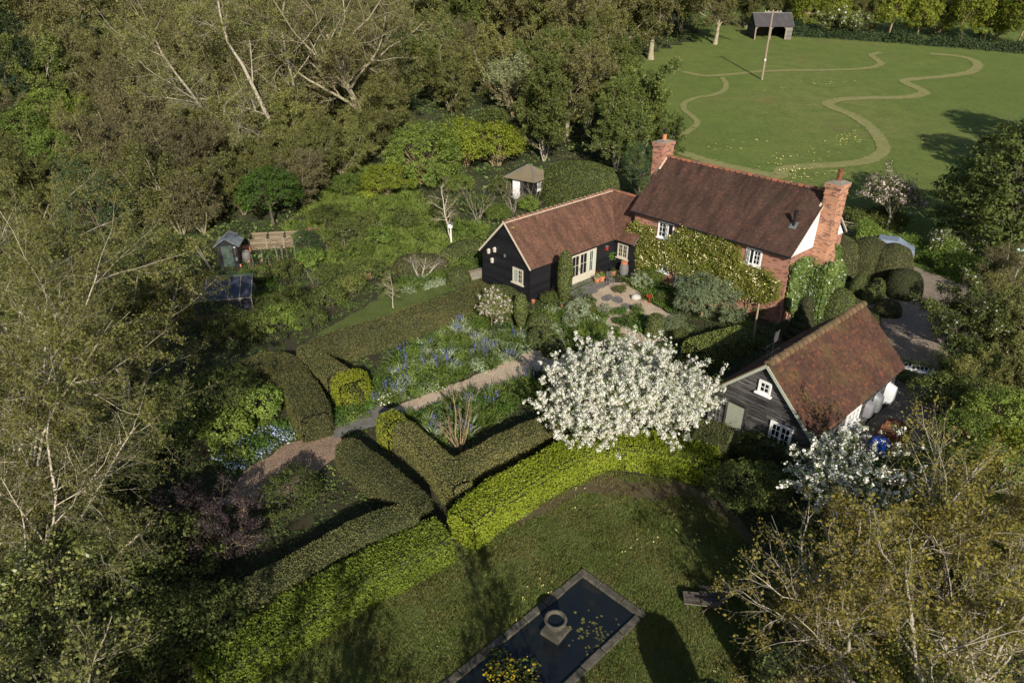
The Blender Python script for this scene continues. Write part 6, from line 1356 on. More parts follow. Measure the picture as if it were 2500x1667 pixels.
# ================================================================== pond, urn, marsh marigolds
pond = thing('stone_pond', 'rectangular stone-edged pond sunk in the shaded lawn', 'pond', (PA[0], PA[1], 0))
def L2(u, v, z): q = pn*u+pd*v; return (q[0], q[1], z)
cw = .28
def coping(u0, u1, v0, v1, along_u):
    mb = MB(); n = int(max(u1-u0, v1-v0)/.95); 
    for i in range(n):
        a, b = i/n+.003, (i+1)/n-.003; dz = rng.uniform(-.012, .012)
        if along_u: x0, x1, y0, y1 = u0+(u1-u0)*a, u0+(u1-u0)*b, v0+rng.uniform(-.02, .02), v1+rng.uniform(-.02, .02)
        else: x0, x1, y0, y1 = u0+rng.uniform(-.02, .02), u1+rng.uniform(-.02, .02), v0+(v1-v0)*a, v0+(v1-v0)*b
        p = [L2(x0, y0, -.3), L2(x1, y0, -.3), L2(x1, y1, -.3), L2(x0, y1, -.3)]
        e = .025
        t = [L2(x0, y0, .10+dz), L2(x1, y0, .10+dz), L2(x1, y1, .10+dz), L2(x0, y1, .10+dz)]
        if (Vector(p[1])-Vector(p[0])).cross(Vector(p[3])-Vector(p[0])).z < 0: p = p[::-1]; t = t[::-1]
        mb.hexa(p+t)
    return mb
for a in ((0, pwl, 0, cw, True), (0, cw, cw, PL_, False), (pwl-cw, pwl, cw, PL_, False), (cw, pwl-cw, PL_-cw, PL_, True)):
    o = coping(*a).build('coping', M['stonedark'], pond); bv = o.modifiers.new('bevel', 'BEVEL'); bv.width = .025; bv.segments = 2
wp = [L2(cw, cw, .02), L2(pwl-cw, cw, .02), L2(pwl-cw, PL_-cw, .02), L2(cw, PL_-cw, .02)]
mb = MB(); mb.face(*wp); me = mb.mesh('water', M['water'])
if me.polygons[0].normal.z < 0: me.flip_normals()
tag(ob('water', me, None, loc=(PA[0], PA[1], 0)), kind='structure')
ul = G(1355, 1545, .0)
urn = thing('stone_urn', 'round stone fountain bowl on a square plinth standing in the pond', 'urn', (ul.x, ul.y, -.2), math.atan2(pd[1], pd[0])+R(8))
MB().box(-.36, .36, -.36, .36, 0, .40).build('plinth', M['stonedark'], urn)
MB().lathe([(.14, .40), (.12, .47), (.16, .52), (.28, .60), (.36, .72), (.385, .84), (.40, .90), (.37, .935), (.30, .92), (.28, .84), (.2, .78), (.0, .77)], 28).build('bowl', M['stonedark'], urn, smooth=True)
MB().lathe([(.0, .83), (.27, .832)], 24, close=False).build('water', M['water'], urn)
mar = mound(361, .85, .55, .13, 'l_under', 'f_yellow', 380)
plant_obj('marsh_marigold', 'clump of yellow marsh marigolds at the near end of the pond', 'plant', G(1235, 1640, .05), mar, 0, (1.1, .8, .9), None, ('leaves', 'blossom'))
plant_obj('marsh_marigold', 'lower clump of yellow marsh marigolds at the bottom edge of the pond', 'plant', G(1290, 1700, .05), mar, 2, (.9, .8, .8), None, ('leaves', 'blossom'))
r = np.random.default_rng(362); q = np.array([L2(cw+u*(pwl-2*cw), cw+v*3.6, .026) for u, v in zip(r.beta(5, 1.5, 70), .45+.13*r.normal(0, 1, 70))]); l = Acc(); l.add(*leaf_arrays(r, q, .10, np.tile([0, 0, 4.], (70, 1)), .8, .15, fold=.02)); tag(ob('pond_weed', l.mesh('pond_weed', M['l_olive']), None, loc=(PA[0], PA[1], 0)), kind='stuff')
# ================================================================== wooden steamer chair
def steamer(loc, rz):
    o = thing('steamer_chair', 'weathered slatted wooden lounge chair with a footrest on the lawn by the pond', 'chair', loc, rz); m_ = M['oakdark']
    s = MB()
    for i in range(9): s.box(-.28+i*.063, -.28+i*.063+.045, -.3, .25, .33, .35)
    s.box(-.31, -.285, -.3, .25, .29, .36).box(.285, .31, -.3, .25, .29, .36); s.build('seat', m_, o)
    b = MB()
    for i in range(9): b.bar((-.257+i*.063, .25, .34), (-.257+i*.063, .62, .98), .045, .02)
    b.bar((-.31, .24, .3), (-.31, .64, 1.0), .04).bar((.31, .24, .3), (.31, .64, 1.0), .04).bar((-.3, .63, .985), (.3, .63, .985), .05, .03).bar((-.3, .45, .66), (.3, .45, .66), .03); b.build('backrest', m_, o)
    f = MB()
    for i in range(7): f.box(-.24+i*.072, -.24+i*.072+.05, -.86, -.32, .29, .31)
    f.box(-.28, -.255, -.88, -.3, .26, .32).box(.255, .28, -.88, -.3, .26, .32).bar((-.27, -.87, .3), (.27, -.87, .3), .04); f.build('footrest', m_, o)
    for x in (-.35, .35):
        MB().box(x-.045, x+.045, -.34, .34, .54, .565).build('armrest', m_, o)
        MB().bar((x, -.3, 0), (x, .18, .54), .045).build('leg', m_, o); MB().bar((x, .42, 0), (x, -.12, .54), .045).build('leg', m_, o)
    for x in (-.26, .26): MB().bar((x, -.72, 0), (x, -.8, .28), .035).build('leg', m_, o)
    return o
cl_ = G(1728, 1478); steamer(cl_, R(-97))
# ================================================================== terrace things
def terracotta(label, loc, s=1., plant=None, rz=0, group='terracotta pots on the terrace'):
    o = thing('terracotta_pot', label, 'flower pot', loc, rz, group, s)
    MB().lathe([(.12, 0), (.17, .26), (.19, .26), (.195, .33), (.165, .33), (.155, .27), (0, .27)], 18).build('pot', M['terracotta'], o, smooth=False)
    if plant:
        r = np.random.default_rng(int(loc[0]*100) % 999); d = nrm(r.normal(0, 1, (140, 3))); d[:, 2] = np.abs(d[:, 2]); l = Acc(); l.add(*leaf_arrays(r, d*np.array([.22, .22, .28])*r.random((140, 1))**.4+[0, 0, .32], .09, d, .4)); ob('foliage', l.mesh('foliage', M[plant]), o)
    return o
for px, py, s_, pl, lb in [(1457, 690, 1.2, 'l_grey', 'terracotta pot nearest the glazed doors'), (1469, 686, 1.35, 'l_green', 'terracotta pot beside the slatted chair'), (1462, 676, 1.2, 'l_purple', 'terracotta pot with a purple plant by the black wall'), (1315, 722, 1.1, 'l_grey', 'terracotta pot with a grey tuft by the black wall, nearest the corner'), (1345, 714, 1.2, 'l_grey', 'terracotta pot with a silver plant by the black wall, beside the tall yew column'), (1334, 712, .9, 'l_green', 'small terracotta pot between the two larger ones by the black wall'), (1302, 740, .7, None, 'small bright terracotta pot at the black wall corner'), (1376, 757, 1.0, None, 'terracotta pot at the foot of the tall yew column'), (1433, 760, .7, None, 'small terracotta pot at the silver bush'), (1497, 672, 1.1, 'l_dark', 'dark-planted terracotta pot left of the barrel'), (738, 578, 1., 'l_green', 'terracotta pot with a leafy plant by the picket fence'), (1275, 752, .6, None, 'small terracotta pot half hidden by the clipped mounds')]:
    terracotta(lb, G(px, py), s_, pl)
def barrel(loc, label):
    o = thing('barrel', label, 'barrel', loc); pr = [(.27, 0), (.33, .2), (.36, .45), (.33, .7), (.27, .92), (.24, .92), (.24, .85), (0, .85)]
    MB().lathe(pr, 22).build('staves', M['grey_board'], o, smooth=True)
    for z, rr in ((.1, .305), (.28, .347), (.62, .347), (.82, .302)): MB().lathe([(rr, z-.025), (rr+.01, z-.02), (rr+.01, z+.02), (rr, z+.025)], 22, close=False).build('hoop', M['galv'], o)
    return o
bl = G(1522, 672); barrel(bl, 'weathered wooden barrel topped with terracotta pots in the corner of the black wing')
for i in range(6):
    a = i*1.05; o = thing('terracotta_pot', 'small terracotta pot standing on the barrel head', 'flower pot', bl+Vector((.15*math.cos(a), .15*math.sin(a), .85)), a, 'pots on the barrel', .55); MB().lathe([(.13, .0), (.17, .33), (.19, .33), (.19, .44), (.12, .44), (.10, .2)], 12, close=False).build('pot', M['terracotta'], o)
def slat_chair(loc, rz, label):
    o = thing('slatted_chair', label, 'chair', loc, rz); m_ = M['grey_board']; s = MB()
    for i in range(6): s.box(-.21, .21, -.2+i*.07, -.2+i*.07+.055, .43, .45)
    s.build('seat', m_, o); b = MB().bar((-.2, .2, .0), (-.2, .3, .9), .035).bar((.2, .2, 0), (.2, .3, .9), .035)
    for i in range(6): b.bar((-.2, .255+i*.009, .52+i*.07), (.2, .255+i*.009, .52+i*.07), .055, .015)
    b.build('backrest', m_, o)
    for x in (-.2, .2): MB().bar((x, -.2, 0), (x, -.2, .44), .035).build('leg', m_, o)
    MB().bar((-.2, -.2, .2), (.2, -.2, .2), .03).build('rail', m_, o)
slat_chair(G(1490, 694), R(18), 'pale grey slatted garden chair between the pots and the barrel')
for i, (px, py, w, d) in enumerate([(1462, 701, .95, .75), (1446, 714, 1.1, .6), (1482, 728, 1.25, .7), (1508, 733, 1.2, .7), (1530, 748, 1.0, .7), (1470, 755, .8, .6)]):
    a = [(math.cos(t)*w*.5*(1+.12*math.sin(3*t+i)), math.sin(t)*d*.5*(1+.12*math.cos(2*t+i)), .05) for t in np.linspace(0, 2*math.pi, 11)[:-1]]
    tag(MB().slab(a, .05).build('stepping_stone', M['slab'], None, loc=G(px, py), rz=R(20+i*23)), ['flat slate stepping stone nearest the glazed door step', 'dark leaf-shaped stepping stone left of the step stone', 'large grey stepping stone in the middle of the terrace', 'long grey stepping stone right of the middle one', 'stepping stone nearest the yew cone shadow', 'half-covered stepping stone at the terrace edge'][i], 'stepping stone', 'stepping stones on the terrace')
def boulder(name, label, loc, s, mat, seed, cat='boulder'):
    r = random.Random(seed); bm_ = MB().lathe([(.0, -.05), (.8, .0), (1., .3), (.85, .65), (.45, .85), (0, .9)], 10); bm_.v = [(x*s[0]*r.uniform(.85, 1.15), y*s[1]*r.uniform(.85, 1.15), z*s[2]*r.uniform(.85, 1.1)) for x, y, z in bm_.v]
    return tag(bm_.build(name, mat, None, smooth=True, loc=loc), label, cat)
boulder('boulder', 'pale grey boulder at the edge of the shade on the terrace', G(1552, 730), (.38, .3, .4), flat('pale_boulder', (.42, .40, .35), .9), 3)
bb = thing('bird_bath', 'red bowl on a thin stand in the shade in front of the cottage', 'bird bath', G(1584, 738)); MB().lathe([(.12, 0), (.03, .05), (.03, .35), (.2, .42), (.24, .48), (.2, .46), (0, .44)], 16).build('bowl', M['red_paint'], bb); MB().tube([(0, 0, .44), (0, 0, .85)], .012, 5).build('stake', M['rust'], bb)
# trellis posts beside the cottage corner
for i, (px, py, h, lb) in enumerate([(1838, 828, 2.4, 'leaning timber post in the shade between the barn and the dwarf pine'), (1893, 785, 1.5, 'timber post at the cottage corner')]):
    tag(MB().bar((0, 0, -.1), (.08*i, .1, h), .1).build('timber_post', M['oak'], None, loc=G(px, py)), lb, 'post')
tl = thing('trellis', 'dark metal trellis on the barn corner behind the white blossom', 'trellis', Mbn @ Vector((-.12, 4.95, 0)), b_rz); m_ = MB()
for i in range(4): m_.bar((0, -.0-i*.2, 0), (0, -.0-i*.2, 2.2), .02)
for i in range(8): m_.bar((0, .0, .3+i*.27), (0, -.62, .3+i*.27), .015)
m_.build('lattice', M['lead'], tl)
# ================================================================== things along the barn wall
def tub(name, label, loc, rz, rx, w, h, d, mat, cat, tilt=0.):
    """open bath hung on a wall: rim faces the wall, base towards us"""
    o = thing(name, label, cat, loc, rz); mb = MB(); k = 20; rings = []
    for (s, y) in ((1., 0), (1.04, -.02), (.98, -.04), (.78, -d), (.0, -d-.005)):
        base = len(mb.v)
        for q in range(k):
            a = 2*math.pi*q/k; e = .62; cx_ = math.copysign(abs(math.cos(a))**e, math.cos(a)); cz = math.copysign(abs(math.sin(a))**e, math.sin(a)); mb.v.append((cx_*w/2*s, y, cz*h/2*s))
        rings.append(base)
    for a, b in zip(rings[:-1], rings[1:]):
        for q in range(k): mb.f.append([a+q, a+(q+1) % k, b+(q+1) % k, b+q])
    mb.build('shell', mat, o, smooth=True)
    MB().tube([(-.1, -.01, h/2), (-.08, -.06, h/2+.07), (.08, -.06, h/2+.07), (.1, -.01, h/2)], .012, 5).build('handle', mat, o)
    return o
tub('bath_tub', 'white enamel bath hung on the barn wall nearest the far corner', Mbn @ Vector((8.15, -.08, 1.15)), b_rz, 0, .62, 1.25, .42, M['white_enamel'], 'bath tub')
tub('tin_bath', 'oval galvanised bath hung on the barn wall beside the white bath', Mbn @ Vector((6.85, -.08, 1.15)), b_rz, 0, .72, 1.15, .3, M['galv'], 'tin bath')
tub('tin_bath', 'dark galvanised bath hung on the barn wall nearest the window', Mbn @ Vector((5.85, -.08, 1.2)), b_rz, 0, .7, .95, .3, M['lead'], 'tin bath')
def heap(name, label, cat, pts, h, mat, seed, wob=.12):
    r = np.random.default_rng(seed); c = np.mean([np.array(p) for p in pts], 0); n = 14; V = []; idx = {}
    a0, a1, a2, a3 = [np.array(p)-c for p in pts]
    for j in range(n+1):
        for i in range(n+1):
            u, v = i/n, j/n; p = a0*(1-u)*(1-v)+a1*u*(1-v)+a2*u*v+a3*(1-u)*v; e = min(u, 1-u, v, 1-v); z = h*min(1, e*5)**.5*(1+wob*math.sin(u*9+seed)*math.cos(v*7))+r.normal(0, .012); V.append((p[0], p[1], z if e > 0 else 0))
    F = [[j*(n+1)+i, j*(n+1)+i+1, (j+1)*(n+1)+i+1, (j+1)*(n+1)+i] for j in range(n) for i in range(n)]
    me = bpy.data.meshes.new(name); me.from_pydata(V, [], F); me.update(); me.materials.append(mat)
    if me.polygons[n*n//2].normal.z < 0: me.flip_normals()
    return tag(ob(name, me, None, loc=(c[0], c[1], 0)), label, cat)
def bw(x, y): q = Mbn @ Vector((x, y, 0)); return (q.x, q.y)
heap('tarpaulin', 'bright blue tarpaulin over a stack by the barn wall', 'tarpaulin', [bw(4.5, -1.75), bw(5.4, -1.75), bw(5.4, -.9), bw(4.5, -.9)], .5, M['blue_tarp'], 4)
heap('log_pile', 'rusty brown covered heap between the blue tarpaulin and the gravel', 'heap', [bw(5.6, -2.1), bw(7.0, -2.1), bw(7.0, -.8), bw(5.6, -.8)], .8, M['rust'], 5, .2)
heap('folded_sheet', 'grey plastic sheet lying on the brown heap', 'sheet', [bw(6.9, -2.0), bw(7.6, -2.1), bw(7.7, -1.0), bw(6.95, -.9)], .45, M['galv'], 6, .3)
heap('netting', 'grey-green sheet of netting at the edge of the gravel', 'netting', [tuple(G(2235, 965)[:2]), tuple(G(2300, 1000)[:2]), tuple(G(2290, 965)[:2]), tuple(G(2260, 945)[:2])], .5, M['lead'], 7, .3)
bk = thing('bucket', 'green plastic tub of cuttings by the barn corner', 'bucket', Mbn @ Vector((2.6, -1.2, 0))); MB().lathe([(.22, 0), (.32, .42), (.34, .42), (.34, .46), (.3, .46), (.2, .05), (0, .05)], 18).build('tub', M['green_plastic'], bk); MB().lathe([(.0, .33), (.28, .34)], 14, close=False).build('soil', M['soil'], bk)
wb = thing('trough', 'pale metal trough of plants at the barn corner', 'trough', Mbn @ Vector((1.5, -1.1, 0)), b_rz); MB().box(-.5, .5, -.2, .2, 0, .3).build('box', M['galv'], wb); l = Acc(); r = np.random.default_rng(371); l.add(*leaf_arrays(r, r.uniform((-.5, -.2, .3), (.5, .2, .6), (260, 3)), .09)); ob('foliage', l.mesh('foliage', M['l_mid']), wb)
# potting table
tb = thing('garden_table', 'white metal table of seedlings at the far end of the barn', 'table', G(2222, 925), R(-33))
MB().box(-.95, .95, -.35, .35, .70, .73).box(-.95, .95, -.36, -.33, .73, .78).box(-.95, .95, .33, .36, .73, .78).build('tabletop', M['white_paint'], tb)
for x in (-.8, .8):
    MB().bar((x, -.3, 0), (x, .25, .7), .03).build('leg', M['white_paint'], tb); MB().bar((x, .3, 0), (x, -.25, .7), .03).build('leg', M['white_paint'], tb)
r = np.random.default_rng(372)
for i in range(9):
    p = tb.matrix_basis @ Vector((-.8+i*.2, r.uniform(-.2, .2), .73)); o = thing('seedling_pot', 'black pot of seedlings on the white metal table', 'flower pot', p, 0, 'seedling pots on the white table'); MB().lathe([(.06, 0), (.085, .14), (.07, .14), (0, .12)], 10).build('pot', M['black_iron'], o); l = Acc(); d = nrm(r.normal(0, 1, (60, 3))); l.add(*leaf_arrays(r, d*.17*r.random((60, 1))**.4+[0, 0, .32], .08)); ob('foliage', l.mesh('foliage', M['l_mid']), o)
put(smallg, 'leafy potted shrub on the gravel beside the white table', 2200, 930, .5, 0, None, 'potted_shrub', 'shrub')
put(smallg, 'window-box plant under the barn gable window', 0, 0, .28, 1, None, 'window_plant', 'plant', loc=Mbn @ Vector((-.2, 1.0, 1.0)))
# ================================================================== driveway: car, bin, signpost, gate
car = thing('parked_car', 'grey-blue car parked on the driveway behind the cloud hedge', 'car', G(2158, 622), R(-30))
def carbody():
    prof = [(-2.1, .35), (-2.12, .7), (-1.95, .92), (-1.25, 1.02), (-.65, 1.42), (.75, 1.45), (1.45, 1.05), (2.0, .95), (2.1, .6), (2.05, .35)]; mb = MB(); ws = [.78, .84, .86, .86, .64, .64, .84, .84, .84, .78]; n = len(prof); b = 0
    for (x, z), w in zip(prof, ws): mb.v += [(x, -w, z), (x, w, z)]
    for i in range(n-1): mb.f.append([2*i, 2*i+1, 2*i+3, 2*i+2])
    lo = len(mb.v)
    for (x, z), w in zip(prof, ws): mb.v += [(x, -.82, .3), (x, .82, .3)]
    for i in range(n-1): mb.f.append([lo+2*i, 2*i, 2*i+2, lo+2*i+2][::-1]); mb.f.append([lo+2*i+1, 2*i+1, 2*i+3, lo+2*i+3])
    return mb
carbody().build('body', M['car_paint'], car)
MB().slab([(-1.2, -.62, 1.06), (-1.2, .62, 1.06), (-.7, .6, 1.405), (-.7, -.6, 1.405)], -.015).build('windscreen', M['glass'], car)
for x in (-1.35, 1.35):
    for y in (-.8, .8): MB().tube([(x, y-.09, .31), (x, y+.09, .31)], .31, 16).build('wheel', M['black_iron'], car)
wb_ = thing('wheelie_bin', 'purple wheelie bin at the right edge beside the lane', 'bin', G(2503, 722), R(20)); MB().hexa([(-.25, -.3, .05), (.25, -.3, .05), (.25, .3, .05), (-.25, .3, .05), (-.29, -.36, 1.0), (.29, -.36, 1.0), (.29, .36, 1.0), (-.29, .36, 1.0)]).build('body', M['purple_plastic'], wb_); MB().hexa([(-.31, -.4, 1.0), (.31, -.4, 1.0), (.31, .38, 1.0), (-.31, .38, 1.0), (-.28, -.36, 1.07), (.28, -.36, 1.07), (.28, .34, 1.1), (-.28, .34, 1.1)]).build('lid', M['purple_plastic'], wb_); MB().tube([(-.25, .3, .1), (.25, .3, .1)], .1, 10).build('wheel', M['black_iron'], wb_)
sp_ = thing('signpost', 'white signpost with a pale green finger board at the right edge', 'signpost', G(2474, 688), R(0)); MB().tube([(0, 0, -.1), (0, 0, 2.75)], .05, 10).build('post', M['white_paint'], sp_); fm = flat('pale_green_board', (.42, .66, .58), .5, var=.04); MB().slab([(-.68, -.02, 2.5), (-.60, -.02, 2.40), (-.05, -.02, 2.40), (-.05, -.02, 2.62), (-.60, -.02, 2.62)], .03).build('finger_board', fm, sp_)
gt = thing('field_gate', 'dark five-bar field gate behind the orange chimney', 'gate', G(2050, 572), R(-42)); m_ = MB()
for i in range(5): m_.bar((-1.5, 0, .25+i*.23), (1.5, 0, .25+i*.23), .035, .08)
m_.bar((-1.5, 0, .2), (-1.5, 0, 1.25), .08).bar((1.5, 0, .2), (1.5, 0, 1.25), .08).bar((-1.5, .03, .25), (1.5, .03, 1.17), .05); m_.build('gate_leaf', M['oak'], gt)
for x in (-1.65, 1.65): MB().box(x-.09, x+.09, -.09, .09, -.1, 1.45).build('gate_post', M['oak'], gt)
# ================================================================== field things
pl_ = thing('telegraph_pole', 'tall timber telegraph pole with a crossarm in the field', 'telegraph pole', G(1860, 195), R(-6))
MB().tube([(0, 0, -.3), (0, 0, 9.3)], [.17, .11], 10).build('pole', M['oak'], pl_); MB().bar((-1.2, -.13, 9.0), (1.2, -.13, 9.0), .10, .12).build('crossarm', M['oak'], pl_)
for x in (-1.05, -.6, .6, 1.05): MB().lathe([(.03, 0), (.05, .06), (.03, .12), (0, .14)], 8, (x, -.13, 9.06)).build('insulator', M['white_paint'], pl_)
MB().box(-.11, .11, -.2, -.12, 2.6, 2.85).build('warning_plate', M['white_paint'], pl_); MB().box(-.18, .18, -.19, .19, 1.75, 1.84).build('band', M['galv'], pl_)
os_ = thing('open_shed', 'dark open-fronted timber cart shed with two arched bays at the back of the field', 'shed', G(1886, 97), R(1)); SX = 3.35
sw = MB().box(-SX, -SX+.1, 0, 4.6, -.4, 2.3).box(SX-.1, SX, 0, 4.6, -.4, 2.3).box(-SX+.1, SX-.1, 4.5, 4.6, -.4, 2.3)
sw.face((-SX+.02, 4.6, 2.3), (-SX+.02, 0, 2.3), (-SX+.02, 2.3, 4.3)); sw.face((SX-.02, 0, 2.3), (SX-.02, 4.6, 2.3), (SX-.02, 2.3, 4.3)); swo = sw.build('wall', M['black_board'], os_)
boards(lambda z: (0, 4.6) if z < 2.3 else ((z-2.3)/2*2.3, 4.6-(z-2.3)/2*2.3), 0, 4.2, .2).build('weatherboard', M['barn_board'], swo, loc=(-SX, 4.6, 0), rz=R(-90))
boards(lambda z: (2.2, SX), 0, 2.2, .2).build('weatherboard', M['grey_board'], swo)
k = math.hypot(2.6, 2.15); rf_ = MB().slab([(-SX-.2, -.3, 2.15), (SX+.2, -.3, 2.15), (SX+.2, 2.3, 4.3), (-SX-.2, 2.3, 4.3)], .08).slab([(SX+.2, 4.9, 2.15), (-SX-.2, 4.9, 2.15), (-SX-.2, 2.3, 4.3), (SX+.2, 2.3, 4.3)], .08).build('roof', M['lead'], os_)
tiles('roof_slates', (-SX-.2, -.33, 2.14), (1, 0, 0), (0, 2.6/k, 2.15/k), 2*SX+.4, k, M['slate'], rf_, tw=.3, tg=.2, wave=.01, seed=31)
for x in (-SX+.05, -.55, 2.2):
    p_ = MB().box(x-.1, x+.1, -.08, .1, -.3, 2.2)
    for s_ in (-1, 1):
        if (x < -3 and s_ < 0) or (x > 2 and s_ > 0): continue
        for q in range(4):
            a, b = q/4*math.pi/2, (q+1)/4*math.pi/2; p_.bar((x+s_*.75*(1-math.cos(a)), 0, 1.35+.8*math.sin(a)), (x+s_*.75*(1-math.cos(b)), 0, 1.35+.8*math.sin(b)), .1, .12)
    p_.build('post', M['oak'], os_)
bn = thing('log_bench', 'low grey timber bench at the left edge of the field', 'bench', G(1642, 172), R(4)); MB().box(-1.0, 1.0, -.22, .22, .42, .5).build('seat', M['oak'], bn)
for x in (-.8, .8): MB().box(x-.08, x+.08, -.18, .18, 0, .42).build('leg', M['oak'], bn)
mg = thing('magpie', 'small black and white magpie standing on the field grass', 'bird', G(1693, 316), R(200))
MB().tube([(-.13, 0, .16), (-.06, 0, .19), (.04, 0, .2), (.1, 0, .25), (.14, 0, .27)], [.01, .055, .06, .035, .03], 8).build('body', M['black_iron'], mg); MB().tube([(-.04, 0, .155), (.05, 0, .15)], [.045, .045], 8).build('belly', M['white_paint'], mg); MB().bar((-.12, 0, .17), (-.36, 0, .15), .04, .012).build('tail', M['black_iron'], mg); MB().tube([(.16, 0, .27), (.2, 0, .265)], [.012, .003], 5).build('beak', M['black_iron'], mg)
for y in (-.03, .03): MB().bar((0, y, 0), (0, y, .15), .008).build('leg', M['black_iron'], mg)
fh = thing('far_house', 'distant red brick house with a red roof in the top right corner', 'house', G(2510, 30), R(20)); MB().box(-5, 5, 0, 7, -2, 4).build('wall', M['brick'], fh); MB().slab([(-5.3, -.3, 3.9), (5.3, -.3, 3.9), (5.3, 3.5, 7), (-5.3, 3.5, 7)], .12).slab([(5.3, 7.3, 3.9), (-5.3, 7.3, 3.9), (-5.3, 3.5, 7), (5.3, 3.5, 7)], .12).build('roof', M['tile_annex'], fh)
# ================================================================== summer house
sh = thing('summer_house', 'small summer house with a mossy hipped shingle roof and white door', 'summer house', G(1292, 482), R(-35)); w_ = 1.35
MB().box(-w_, w_, -w_, w_, 0, 2.1).build('wall', M['black_board'], sh)
M['shingle'] = tilemat('shingles', [(.19, .15, .10), (.25, .20, .14), (.16, .13, .085), (.29, .24, .17)], (.17, .155, .06), .6, .3)
rr_ = MB().slab([(-1.75, -1.75, 2.05), (1.75, -1.75, 2.05), (.2, 0, 3.1), (-.2, 0, 3.1)], .06).slab([(1.75, -1.75, 2.05), (1.75, 1.75, 2.05), (.2, 0, 3.1)], .06).slab([(1.75, 1.75, 2.05), (-1.75, 1.75, 2.05), (-.2, 0, 3.1), (.2, 0, 3.1)], .06).slab([(-1.75, 1.75, 2.05), (-1.75, -1.75, 2.05), (-.2, 0, 3.1)], .06).build('roof', M['shingle'], sh)
MB().bar((1.75, -1.75, 2.08), (.2, 0, 3.13), .09, .04).bar((-1.75, -1.75, 2.08), (-.2, 0, 3.13), .09, .04).bar((-.2, 0, 3.13), (.2, 0, 3.13), .1, .05).build('hip_capping', M['galv'], rr_)
MB().box(-.95, -.15, -w_-.05, -w_, .02, 2.0).build('door', M['white_paint'], sh)
window(sh, (w_, -.7, 1.05), R(90), 1.4, .85, 2, 2, 3, M['white_paint'])
# ================================================================== kitchen garden
gs = thing('garden_shed', 'small dark shed with a grey felt roof and green door in the kitchen garden', 'shed', G(563, 652), R(8))
MB().box(-.75, .75, 0, 1.6, -.05, 1.75).face((-.75, -.001, 1.75), (.75, -.001, 1.75), (0, -.001, 2.25)).build('wall', M['black_board'], gs)
boards(lambda z: (-.75, .75) if z < 1.75 else (-.75+(z-1.75)*1.5, .75-(z-1.75)*1.5), 0, 2.2, .15).build('weatherboard', M['black_board'], gs)
fr_ = surf('grey_roofing_felt', [(.3, (.15, .17, .18)), (.7, (.24, .26, .27))], 3, .9)
MB().slab([(-.95, -.2, 1.66), (0, -.2, 2.32), (0, 1.8, 2.32), (-.95, 1.8, 1.66)], -.04).slab([(0, -.2, 2.32), (.95, -.2, 1.66), (.95, 1.8, 1.66), (0, 1.8, 2.32)], -.04).build('roof', fr_, gs)
MB().box(-.42, .38, -.07, -.04, .05, 1.75).build('door', flat('dark_green_door', (.05, .075, .06), .7), gs)
spd = thing('spade', 'garden spade hanging on the dark shed beside its door', 'spade', gs.matrix_basis @ Vector((.58, -.09, .5)), R(8)); MB().bar((0, 0, .3), (0, 0, 1.1), .035).build('shaft', M['plank'], spd); MB().slab([(-.09, -.01, 0), (.09, -.01, 0), (.09, -.01, .3), (-.09, -.01, .3)], .015).build('blade', M['galv'], spd); MB().bar((-.08, 0, 1.12), (.08, 0, 1.12), .04).build('handle', M['white_paint'], spd)
cb = thing('compost_bays', 'row of three pale plank compost bays beside the dark shed', 'compost bays', G(612, 612), R(9))
def planks(mb, x0, x1, y, z1, gap=.02):
    z = 0
    while z < z1: mb.box(x0, x1, y-.015, y+.015, z, z+.12); z += .12+gap
for i in range(3): mb = MB(); planks(mb, i*1.35+.05, (i+1)*1.35-.05, 1.2, 1.1); mb.build('back_panel', M['plank'], cb); mb = MB(); planks(mb, i*1.35+.05, (i+1)*1.35-.05, 0, .85); mb.build('front_panel', M['plank'], cb)
for i in range(4):
    mb = MB(); z = 0
    while z < 1.05: mb.box(i*1.35-.015, i*1.35+.015, .03, 1.17, z, z+.12); z += .14
    mb.build('divider', M['plank'], cb); MB().box(i*1.35-.05, i*1.35+.05, -.05, .05, 0, 1.0).build('post', M['oak'], cb)
pf = thing('picket_fence', 'short run of pale pickets right of the compost bays', 'fence', G(716, 592), R(12)); mb = MB()
for i in range(12): mb.box(i*.125, i*.125+.07, -.012, .012, 0, 1.0); mb.hexa([(i*.125, -.012, 1.), (i*.125+.07, -.012, 1.), (i*.125+.07, .012, 1.), (i*.125, .012, 1.), (i*.125+.03, -.012, 1.06), (i*.125+.04, -.012, 1.06), (i*.125+.04, .012, 1.06), (i*.125+.03, .012, 1.06)])
mb.build('pickets', M['plank'], pf); MB().box(0, 1.5, .014, .04, .25, .32).box(0, 1.5, .014, .04, .75, .82).build('rails', M['plank'], pf)
bwl = thing('brick_wall', 'low red brick wall right of the picket fence', 'wall', G(752, 586), R(5)); MB().box(0, 1.5, -.11, .11, -.1, .95).build('courses', M['brick'], bwl); MB().box(-.04, 1.54, -.15, .15, .95, 1.02).build('coping', M['brick'], bwl)
for i, (px, py, l_, a, lb) in enumerate([(740, 718, 3.6, 24, 'low brick retaining wall across the kitchen garden'), (855, 688, 1.6, 22, 'end of the low brick wall behind the bare pale-stemmed shrub')]):
    o = thing('garden_wall', lb, 'wall', G(px, py), R(a)); MB().box(0, l_, -.11, .11, -.1, .5).build('courses', M['brick'], o); MB().box(-.03, l_+.03, -.14, .14, .5, .56).build('coping', M['stonedark'], o)
hd = thing('woven_hurdle', 'woven wattle edging panel below the greenhouse', 'hurdle', G(587, 808), R(12)); mb = MB()
for z in range(9): mb.tube([(x*.25, .03*(-1)**(x+z), .04+z*.055) for x in range(9)], .022, 5)
mb.build('weave', M['bark_tan'], hd); mb = MB()
for x in range(9): mb.tube([(x*.25, 0, -.1), (x*.25, 0, .6)], .02, 5)
